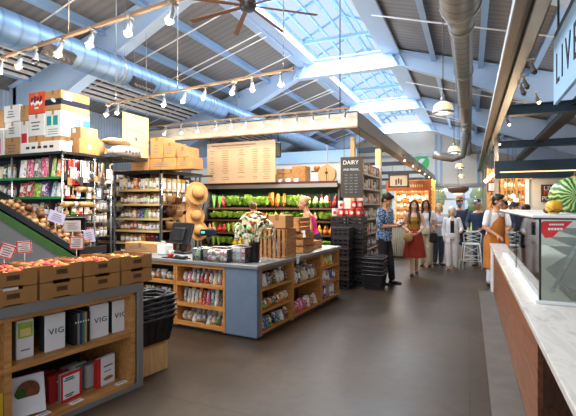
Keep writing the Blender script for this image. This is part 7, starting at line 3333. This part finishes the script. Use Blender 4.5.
def person(label, loc, yaw, H=1.7, fem=False, skin='skin_light', hair=('short', 'hair_dark'), top=None, bottom=None, shoes='shoe_dark',
           J=None, lean=0.0, head=(0.0, 0.0), vox=0.009, hands=True, curl=0.5, extra=None, palm=None, grp=None):
    """faces local -Y; J overrides joints; lean bends the upper body forward about the pelvis; head = (turn, nod)"""
    k = H / 1.75
    t = thing('person', label, 'person', loc, yaw, grp)
    sh = .165 if fem else .19
    P_ = {'sL': (sh, .01, 1.395), 'eL': (sh + .06, .04, 1.12), 'wL': (sh + .05, -.05, .875),
          'sR': (-sh, .01, 1.395), 'eR': (-sh - .06, .04, 1.12), 'wR': (-sh - .05, -.05, .875),
          'hL': (.085, 0, .9), 'kL': (.09, -.015, .49), 'aL': (.095, .02, .085),
          'hR': (-.085, 0, .9), 'kR': (-.09, -.015, .49), 'aR': (-.095, .02, .085)}
    fixed = set()
    for a, b in (J or {}).items():
        P_[a] = b
        if a[0] in 'ew':
            fixed.add(a)
    LM = Matrix.Translation((0, 0, .93)) @ Matrix.Rotation(lean, 4, 'X') @ Matrix.Translation((0, 0, -.93))
    up = lambda v: LM @ Vector(v)
    Q = {}
    for a, b in P_.items():
        v = Vector(b)
        if a[0] == 's' or (a[0] in 'ew' and a not in fixed):
            v = up(v)
        Q[a] = v * k
    rt = FEM if fem else MALE

    def torso(m, grow=0.0, z0=0.0, z1=9.0, n=20):
        rs = [r for r in rt if z0 <= r[0] <= z1]
        vs, fs = [], []
        for z, rx, ry in rs:
            off = -0.012 if (fem and 1.2 < z < 1.3) else 0.0
            for i in range(n):
                a = 2 * PI * i / n
                p = up(((rx + grow) * math.cos(a), (ry + grow) * math.sin(a) + off, z)) * k
                vs.append(p)
        for j in range(len(rs) - 1):
            for i in range(n):
                i2 = (i + 1) % n
                fs.append((j * n + i, j * n + i2, j * n + n + i2, j * n + n + i))
        fs.append(tuple(range(n - 1, -1, -1)))
        fs.append(tuple(range((len(rs) - 1) * n, len(rs) * n)))
        m.add(vs, fs, 0, True)
        return m
    # head
    hc = up((0, -.012, 1.625))
    HM = Matrix.Translation(hc) @ Matrix.Rotation(head[0], 4, 'Z') @ Matrix.Rotation(lean * 0.2 + head[1], 4, 'X')

    def hp(x, y, z):
        return (HM @ Vector((x, y, z))) * k
    HR = HM.to_3x3()
    b = MB()
    torso(b)
    limb(b, [up((0, .012, 1.42)) * k, hp(0, .015, -.06)], [.058 * k, .05 * k])
    b.ball(hp(0, .012, .025), (.076 * k, .095 * k, .098 * k), 18, 12, 0, HR)
    b.ball(hp(0, -.022, -.045), (.058 * k, .07 * k, .07 * k), 16, 10, 0, HR)
    b.ball(hp(0, -.062, -.095), (.026 * k, .022 * k, .02 * k), 10, 7, 0, HR)
    b.cyl(hp(0, -.082, .012), hp(0, -.106, -.03), .009 * k, .015 * k, 8)
    b.ball(hp(0, -.103, -.03), .014 * k, 8, 6)
    for sx in (-1, 1):
        b.ball(hp(sx * .077, .012, -.008), (.012 * k, .022 * k, .032 * k), 10, 7, 0, HR)
        b.ball(hp(sx * .04, -.07, -.03), (.022 * k, .02 * k, .022 * k), 8, 6, 0, HR)
    fwd = Vector((0, -1, 0))
    for s_, sg in (('L', 1), ('R', -1)):
        limb(b, [Q['s' + s_], Q['e' + s_], Q['w' + s_]], [(.046 if fem else .054) * k, (.037 if fem else .043) * k, .026 * k])
        b.ball(Q['e' + s_].lerp(Q['w' + s_], .3), (.04 if fem else .045) * k, 10, 8)
        d = (Q['w' + s_] - Q['e' + s_])
        if hands:
            nrm = Vector((palm[0] * sg, palm[1], palm[2])) if palm else Vector((-sg, 0.15, 0.2))
            hand(b, Q['w' + s_], d, nrm, fwd, k, curl)
        limb(b, [Q['h' + s_], Q['k' + s_], Q['a' + s_]], [.082 * k, .054 * k, .038 * k])
        cf = Q['k' + s_].lerp(Q['a' + s_], .28) + Vector((0, .014, 0)) * k
        b.ball(cf, (.05 * k, .052 * k, .09 * k), 12, 8)
        a = Q['a' + s_]
        limb(b, [a + V3(0, .02, -.045) * k, a + V3(sg * .008, -.12, -.06) * k, a + V3(sg * .01, -.16, -.066) * k], [.034 * k, .03 * k, .02 * k])
    part('body', remesh(b, 'body', skin, vox, 3), None, t)
    # face
    for sx in (-1, 1):
        m = MB()
        m.ball(hp(sx * .031, -.083, .004), (.014 * k, .008 * k, .009 * k), 10, 6, 0, HR)
        m.ball(hp(sx * .031, -.0895, .004), (.0065 * k, .004 * k, .0065 * k), 8, 6, 1, HR)
        part('eye', m, ['eye_white', 'eye_dark'], t)
        m = MB()
        m.tube([hp(sx * .014, -.091, .024), hp(sx * .032, -.092, .03), hp(sx * .05, -.08, .024)], .0045 * k, 6)
        part('eyebrow', m, hair[1], t)
    m = MB()
    m.ball(hp(0, -.089, -.066), (.022 * k, .007 * k, .007 * k), 10, 6, 0, HR)
    part('mouth', m, 'lips', t)
    # hair
    hs, hm = hair
    m = MB()
    if hs != 'bald':
        if hs == 'short':
            m.ball(hp(0, .026, .048), (.088 * k, .104 * k, .1 * k), 18, 12, 0, HR)
            m.ball(hp(0, .05, -.02), (.08 * k, .066 * k, .075 * k), 14, 10, 0, HR)
            m.ball(hp(.02, -.045, .105), (.06 * k, .045 * k, .032 * k), 12, 8, 0, HR)
        elif hs == 'bob':
            m.ball(hp(0, .028, .045), (.09 * k, .1 * k, .1 * k), 18, 12, 0, HR)
            m.ball(hp(0, .05, -.04), (.09 * k, .075 * k, .1 * k), 14, 10, 0, HR)
            for sx in (-1, 1):
                limb(m, [hp(sx * .07, -.02, .06), hp(sx * .088, .0, -.03), hp(sx * .08, .0, -.11)], [.03 * k, .03 * k, .024 * k], 10)
        elif hs == 'long':
            m.ball(hp(0, .028, .045), (.088 * k, .1 * k, .1 * k), 18, 12, 0, HR)
            limb(m, [hp(0, .06, .02), hp(0, .085, -.12), up((0, .11, 1.36)) * k, up((0, .13, 1.22)) * k], [.075 * k, .075 * k, .07 * k, .045 * k], 12)
            for sx in (-1, 1):
                limb(m, [hp(sx * .05, -.05, .085), hp(sx * .082, -.02, .02), hp(sx * .09, .01, -.1), up((sx * .1, -.06, 1.4)) * k, up((sx * .1, -.115, 1.27)) * k, up((sx * .09, -.115, 1.2)) * k], [.026 * k, .028 * k, .034 * k, .036 * k, .03 * k, .014 * k], 10)
        elif hs == 'tied':
            m.ball(hp(0, .028, .045), (.085 * k, .098 * k, .098 * k), 18, 12, 0, HR)
            m.ball(hp(0, .125, .06), .045 * k, 12, 8)
        part('hair', remesh(m, 'hair', hm, max(vox, .008), 3), None, t)

    def sleeves(m, frac, r0, r1):
        for s_ in 'LR':
            S0, E0, W0 = Q['s' + s_], Q['e' + s_], Q['w' + s_]
            if frac <= 1:
                limb(m, [S0, S0.lerp(E0, frac)], [r0 * k, r1 * k])
            else:
                limb(m, [S0, E0, E0.lerp(W0, frac - 1)], [r0 * k, (r0 + r1) / 2 * k, r1 * k])
    if top:
        m = MB()
        torso(m, top.get('grow', .014), top.get('z0', .84), top.get('z1', 1.43))
        if top.get('sleeve'):
            sleeves(m, top['sleeve'], top.get('r0', .068), top.get('r1', .056))
        part(top.get('name', 'shirt'), remesh(m, 'shirt', top['m'], max(vox, .01), 3), None, t)
    if bottom:
        m = MB()
        g = bottom.get('grow', .018)
        if bottom['kind'] in ('trousers', 'shorts'):
            torso(m, g, .84, 1.06)
            f = bottom.get('len', 1.92)
            for s_ in 'LR':
                H0, K0, A0 = Q['h' + s_], Q['k' + s_], Q['a' + s_]
                if f <= 1:
                    limb(m, [H0, H0.lerp(K0, f)], [(.088 + g * .6) * k, (.075 + g) * k])
                else:
                    limb(m, [H0, K0, K0.lerp(A0, f - 1)], [(.088 + g * .6) * k, (.06 + g) * k, (.046 + g) * k])
            part(bottom['kind'], remesh(m, bottom['kind'], bottom['m'], max(vox, .01), 3), None, t)
        else:
            n = 40
            vs, fs = [], []
            zs = bottom.get('zs', (1.08, 1.0, .92, .8, .65, .5, .42))
            for j, z in enumerate(zs):
                f = j / (len(zs) - 1)
                for i in range(n):
                    a = 2 * PI * i / n
                    rx = (.145 + .115 * f ** .9) * (1 + .07 * f * math.cos(9 * a))
                    ry = (.12 + .1 * f ** .9) * (1 + .07 * f * math.cos(9 * a))
                    vs.append(V3(rx * math.cos(a), ry * math.sin(a), z) * k)
            nn = len(zs)
            for j in range(nn):
                for i in range(n):
                    pass
            inner = [v * 1 for v in vs]
            for j in range(nn - 1):
                for i in range(n):
                    i2 = (i + 1) % n
                    fs.append((j * n + i, j * n + i2, j * n + n + i2, j * n + n + i))
            m.add(vs, fs, 0, True)
            part('skirt', m, bottom['m'], t)
    if shoes:
        for s_, sg in (('L', 1), ('R', -1)):
            m = MB()
            a = Q['a' + s_]
            z0 = a.z - .085 * k
            m.ball(a + V3(0, .018, -.045) * k, (.044 * k, .052 * k, .04 * k), 12, 8)
            m.ball(a + V3(sg * .006, -.07, -.058) * k, (.043 * k, .1 * k, .032 * k), 14, 8)
            m.ball(a + V3(sg * .01, -.135, -.062) * k, (.044 * k, .058 * k, .028 * k), 12, 8)
            m.box(a + V3(sg * .006, -.06, -.078) * k, (.08 * k, .25 * k, .014 * k))
            part('shoe', remesh(m, 'shoe', shoes, .008, 2), None, t)
    if extra:
        extra(t, k, Q, up, hp, HR, torso)
    t['skel'] = 0
    del t['skel']
    return t, Q, k


def face_cam(x, y, off=0.0):
    """yaw so that a figure facing -Y turns toward the camera, plus an offset"""
    return math.atan2(x, -y) * 0 + math.atan2(-x, y) * 1.0 + off


def at_floor(u, v):
    return gf(u, v)


# chef in brown apron
def apron(t, k, Q, up, hp, HR, torso):
    m = MB()
    vs, fs = [], []
    rows = [(1.35, .1, .14, 1.3), (1.24, .165, .15, 2.0), (1.12, .178, .15, 2.5), (1.02, .18, .15, 3.4), (.93, .2, .165, 4.6), (.8, .205, .18, 4.8), (.65, .205, .185, 4.8), (.5, .205, .19, 4.7), (.36, .205, .195, 4.6)]
    n = 28
    for z, rx, ry, spread in rows:
        for i in range(n + 1):
            a = -PI / 2 + (i / n - .5) * spread
            w = 1 + .03 * math.cos(7 * a) * (1 if z < 1 else 0)
            q0 = (rx * w * math.cos(a), (ry + .012) * w * math.sin(a), z)
            vs.append((up(q0) if z > .93 else Vector(q0)) * k)
    for j in range(len(rows) - 1):
        for i in range(n):
            q = j * (n + 1) + i
            fs.append((q, q + 1, q + n + 2, q + n + 1))
    m.add(vs, fs, 0, True)
    ap = part('apron', m, 'cloth_brown', t)
    m = MB()
    for sx in (-1, 1):
        m.tube([up((sx * .055, -.145, 1.34)) * k, up((sx * .075, -.105, 1.42)) * k, up((sx * .06, .0, 1.465)) * k, up((0, .07, 1.47)) * k], .008 * k, 6)
    part('neck_strap', m, 'cloth_brown', ap)
    m = MB()
    for sx in (-1, 1):
        m.tube([V3(sx * .16, -.09, 1.03) * k, V3(sx * .178, .0, 1.03) * k, V3(sx * .1, .125, 1.03) * k, V3(0, .14, 1.03) * k], .008 * k, 6)
    part('waist_strap', m, 'cloth_brown', ap)
    m = MB()
    for sx in (-1, 1):
        m.tube([hp(sx * .031 + .022 * math.cos(a), -.1, .003 + .018 * math.sin(a)) for a in [2 * PI * i / 10 for i in range(10)]], .003 * k, 5, 0, True)
        m.tube([hp(sx * .053, -.097, .004), hp(sx * .08, .0, .006)], .0025 * k, 5)
    part('glasses', m, 'black', t)


CH = gf(485.5, 287)
chef, Q, k = person('dark-haired chef with glasses in white shirt and brown apron at the bar counter', (CH[0] + 0.17, CH[1] + 0.14, 0), math.radians(38), 1.77, False, 'skin_mid', ('short', 'hair_dark'),
                    {'m': 'cloth_white', 'sleeve': .75, 'r0': .066, 'r1': .058, 'grow': .01}, {'kind': 'trousers', 'm': 'cloth_paleblue', 'grow': .024}, 'shoe_dark',
                    {'eL': (.25, -.02, 1.13), 'wL': (.16, -.24, .99), 'eR': (-.25, -.02, 1.13), 'wR': (-.16, -.24, .99)}, 0.11, (math.radians(24), 0.08), .008, True, .5, apron, (-.3, 0, -1))

# woman in mustard top and rust skirt
a = gf(414, 275)
p1, Q1, k1 = person('woman with long dark hair in mustard top and long rust-red skirt walking forward', (a[0], a[1], 0), face_cam(a[0], a[1]), 1.68, True, 'skin_light', ('long', 'hair_auburn'),
                    {'m': 'cloth_mustard', 'grow': .013, 'z1': 1.37, 'name': 'camisole'}, {'kind': 'skirt', 'm': 'cloth_rust'}, 'shoe_dark',
                    {'eL': (.235, .03, 1.13), 'wL': (.1, -.17, 1.01), 'eR': (-.235, .03, 1.13), 'wR': (-.09, -.17, 1.0), 'kR': (-.06, -.1, .5), 'aR': (-.045, -.1, .085), 'kL': (.06, -.0, .48), 'aL': (.05, .16, .12)},
                    0.0, (0.05, 0.05), .008)


def bag(name, label, loc, yaw, kind, m, strap=None, rr=.12):
    t = thing(name, label, 'bag', loc, yaw)
    b = MB()
    if kind == 'round':
        b.lathe([(0.0, -.04), (rr * .8, -.038), (rr, -.015), (rr, .015), (rr * .8, .038), (0, .04)], n=24, rot=(PI / 2, 0, 0))
    else:
        b.box((0, 0, 0), (.22, .1, .24), None, 0, .03, .8)
    part('bag_body', b, m, t)
    b = MB()
    if strap:
        b.tube(strap, .007, 6)
    else:
        b.tube([(-.08, 0, .1), (-.06, 0, .2), (.06, 0, .2), (.08, 0, .1)], .008, 6)
    part('strap', b, 'hair_brown' if kind == 'round' else 'cloth_black', t)
    return t


wm = p1.matrix_basis if False else (Matrix.Translation(p1.location) @ Matrix.Rotation(p1.rotation_euler.z, 4, 'Z'))
q = wm @ (V3(-.13, -.22, .89) * k1)
bag('round_bag', 'round tan straw handbag held by the woman in rust-red skirt', q, p1.rotation_euler.z, 'round', 'straw', [(0, 0, .11), (.02, .01, .16), (.05, .03, .15), (.06, 0, .1)], .105)

# woman with dark hair behind her
Y_ = 11.3
x_ = gx(426, Y_)
p2, Q2, k2 = person('woman with very long dark hair in white patterned top behind rust-red skirt', (x_, Y_, 0), face_cam(x_, Y_, -.1), 1.7, True, 'skin_mid', ('long', 'hair_dark'),
                    {'m': 'cloth_white', 'sleeve': .5, 'name': 'blouse'}, {'kind': 'trousers', 'm': 'cloth_cream', 'grow': .03}, 'shoe_dark', {'eL': (.23, .05, 1.13), 'wL': (.2, -.14, .98)}, 0, (0, 0.03), .01)
wm = Matrix.Translation(p2.location) @ Matrix.Rotation(p2.rotation_euler.z, 4, 'Z')
bag('shoulder_bag', 'black shoulder bag hanging at the hip of woman in patterned top', wm @ V3(.2, -.17, .74), p2.rotation_euler.z, 'box', 'cloth_black', [(-.08, 0, .12), (-.1, .06, .4), (-.13, .1, .64), (-.1, .12, .4), (.02, .03, .14)])

# woman in pale blue top
Y_ = 11.6
x_ = gx(438.3, Y_)
person('woman with short brown hair in pale blue-white top and jeans, hands raised', (x_, Y_, 0), face_cam(x_, Y_, .55), 1.6, True, 'skin_light', ('bob', 'hair_blond'),
       {'m': 'cloth_paleblue', 'sleeve': .8, 'r0': .075, 'r1': .07, 'grow': .03, 'name': 'blouse'}, {'kind': 'trousers', 'm': 'cloth_jeans'}, 'shoe_dark',
       {'eL': (.2, -.1, 1.15), 'wL': (.06, -.26, 1.2), 'eR': (-.2, -.1, 1.15), 'wR': (-.06, -.26, 1.14)}, 0.03, (-.6, .1), .01, True, .6)

# older woman in white
def jacket(t, k, Q, up, hp, HR, torso):
    m = MB()
    vs, fs = [], []
    n = 18
    rows = [(1.42, .15, .11), (1.36, .178, .15), (1.25, .176, .17), (1.1, .165, .155), (.98, .175, .15), (.84, .2, .16), (.76, .205, .165)]
    for z, rx, ry in rows:
        for i in range(n + 1):
            a = -PI / 2 + .3 + (2 * PI - .6) * i / n
            vs.append(V3(rx * math.cos(a), ry * math.sin(a), z) * k)
    for j in range(len(rows) - 1):
        for i in range(n):
            q_ = j * (n + 1) + i
            fs.append((q_, q_ + 1, q_ + n + 2, q_ + n + 1))
    m.add(vs, fs, 0, True)
    jk = part('jacket', m, 'cloth_white', t)
    for s_ in 'LR':
        m = MB()
        limb(m, [Q['s' + s_], Q['e' + s_], Q['e' + s_].lerp(Q['w' + s_], .7)], [.066 * k, .058 * k, .05 * k])
        part('sleeve', remesh(m, 'sleeve', 'cloth_white', .012, 2), None, jk)


a = gf(452, 269)
p4, Q4, k4 = person('older grey-haired woman in white jacket, black top and white trousers', (a[0], a[1], 0), face_cam(a[0], a[1], .05), 1.53, True, 'skin_light', ('bob', 'hair_grey'),
                    {'m': 'cloth_black', 'grow': .012, 'z1': 1.37, 'name': 'top'}, {'kind': 'trousers', 'm': 'cloth_offwhite', 'grow': .03}, 'shoe_brown',
                    {'eL': (.25, .0, 1.13), 'wL': (.2, -.18, 1.05), 'kR': (-.09, -.07, .49), 'aR': (-.09, -.08, .085)}, 0.03, (0, 0.05), .009, True, .6, jacket)

# man with hat, dark shirt, shorts
def hat_mask(t, k, Q, up, hp, HR, torso):
    m = MB()
    m.lathe([(0.0, .1), (.06, .098), (.085, .08), (.095, .02), (.1, .0), (.15, -.004), (.172, -.012), (.172, -.018), (.1, -.008), (.09, .01)], hp(0, .015, .085), 24, 0, HR)
    part('hat', m, 'kraft_dark', t)
    m = MB()
    m.ball(hp(0, -.06, -.045), (.06 * k, .058 * k, .045 * k), 14, 8, 0, HR)
    part('face_mask', m, 'mask_blue', t)


Y_ = 12.4
x_ = gx(459.5, Y_)
p5, Q5, k5 = person('man in brown brimmed hat, blue face mask, dark navy shirt and black shorts', (x_, Y_, 0), face_cam(x_, Y_), 1.76, False, 'skin_tan', ('short', 'hair_dark'),
                    {'m': 'cloth_navy', 'sleeve': .85}, {'kind': 'shorts', 'm': 'cloth_black', 'len': .9}, 'shoe_dark', {'kL': (.1, -.06, .49), 'aL': (.1, -.04, .085)}, 0, (0, 0), .01, True, .5, hat_mask)
wm = Matrix.Translation(p5.location) @ Matrix.Rotation(p5.rotation_euler.z, 4, 'Z')
bag('shoulder_bag', 'dark bag held low beside the legs of man in brimmed hat', wm @ V3(-.32, -.06, .76), p5.rotation_euler.z, 'box', 'charcoal', [(-.06, 0, .13), (-.04, .0, .22), (.04, 0, .22), (.06, 0, .13)])

# man in navy bending behind the chef
def cap(t, k, Q, up, hp, HR, torso):
    m = MB()
    m.lathe([(0.0, .075), (.05, .07), (.083, .04), (.09, .0), (.088, -.005)], hp(0, .015, .075), 18, 0, HR)
    m.box(hp(0, -.12, .07), (.13 * k, .09 * k, .008), HR)
    part('cap', m, 'cloth_navy', t)


Y_ = 11.0
x_ = gx(478.5, Y_)
person('man in navy sweater and cap leaning forward behind the white bar chair', (x_ + .04, Y_ + .85, 0), math.radians(-20), 1.72, False, 'skin_mid', ('short', 'hair_grey'),
       {'m': 'cloth_navy', 'sleeve': 1.7, 'r0': .078, 'r1': .05, 'grow': .03, 'name': 'sweater'}, {'kind': 'trousers', 'm': 'cloth_jeans'}, 'shoe_dark',
       {'eL': (.27, -.12, 1.1), 'wL': (.16, -.34, .98), 'eR': (-.27, -.12, 1.1), 'wR': (-.16, -.34, .98)}, 0.2, (-.5, .25), .01, True, .5, cap)

# man reading by the dairy shelf
a = gf(384, 283.5)
p6, Q6, k6 = person('dark-haired man in blue patterned shirt and black trousers looking down at his hands', (a[0], a[1], 0), math.radians(76), 1.8, False, 'skin_mid', ('short', 'hair_dark'),
                    {'m': 'cloth_print', 'sleeve': .85, 'r0': .08, 'r1': .07, 'grow': .026}, {'kind': 'trousers', 'm': 'cloth_black', 'grow': .02}, 'shoe_dark',
                    {'eL': (.235, -.02, 1.12), 'wL': (.09, -.27, 1.14), 'eR': (-.235, -.02, 1.12), 'wR': (-.08, -.27, 1.13), 'kL': (.09, -.08, .49), 'aL': (.1, -.12, .085)}, 0.08, (0.0, .55), .008, True, .9, None, (-.4, .2, 1))
wm = Matrix.Translation(p6.location) @ Matrix.Rotation(p6.rotation_euler.z, 4, 'Z')
t = thing('phone', 'dark phone held in both hands by man in blue patterned shirt', 'phone', wm @ (V3(0, -.37, 1.18) * k6), p6.rotation_euler.z)
m = MB()
m.box((0, 0, 0), (.15, .075, .01), (.5, 0, 0), 0, .003)
part('phone_body', m, 'black_plastic', t)
m = MB()
m.box((0, .003, .006), (.13, .064, .003), (.5, 0, 0))
part('screen', m, 'screen_navy', t)

# woman in pink behind the counter
Y_ = 7.5
x_ = gx(314.5, Y_)
person('woman with light tied hair in bright pink sleeveless top behind the wooden crates', (x_, Y_, 0), math.radians(-65), 1.76, True, 'skin_mid', ('tied', 'hair_blond'),
       {'m': 'cloth_pink', 'grow': .014, 'z1': 1.4, 'name': 'tank_top'}, {'kind': 'trousers', 'm': 'cloth_black'}, 'shoe_dark',
       {'eL': (.2, -.08, 1.12), 'wL': (.05, -.28, 1.16), 'eR': (-.2, -.08, 1.12), 'wR': (-.08, -.26, 1.12)}, 0.3, (.3, .15), .009, True, .7)
# brown haired person behind the flowers
Y_ = 7.3
x_ = gx(250, Y_)
person('person with brown hair bent down behind the flowers at the vegetable case', (x_, Y_ + .1, 0), math.radians(190), 1.62, True, 'skin_mid', ('tied', 'hair_brown'),
       {'m': 'cloth_cream', 'sleeve': .8, 'grow': .02}, {'kind': 'trousers', 'm': 'cloth_jeans'}, 'shoe_dark', {}, 0.1, (0, .2), .011)
# people sitting and standing beyond the glass case
for i, (u, Y_, yaw, H, hm, tm, lab, lean) in enumerate((
        (524, 9.4, 150, 1.58, 'hair_dark', 'cloth_paleblue', 'person in pale blue shirt standing beyond the glass case, back turned', .15),
        (511, 10.6, 60, 1.62, 'hair_brown', 'cloth_navy', 'person in navy top and cap seen through the glass case near chef', .1),
        (504.5, 11.6, -30, 1.68, 'hair_dark', 'cloth_black', 'person in black top at the bar just right of the chef', 0.0))):
    x_ = gx(u, Y_)
    person(lab, (x_, Y_, 0), math.radians(yaw), H, False, 'skin_mid', ('short', hm), {'m': tm, 'sleeve': 1.6, 'r0': .076, 'r1': .055, 'grow': .025},
           {'kind': 'trousers', 'm': 'cloth_black'}, 'shoe_dark', {'eL': (.25, -.06, 1.12), 'wL': (.18, -.26, 1.05)}, lean, (0, .1), .011, True, .5, cap if i == 1 else None)
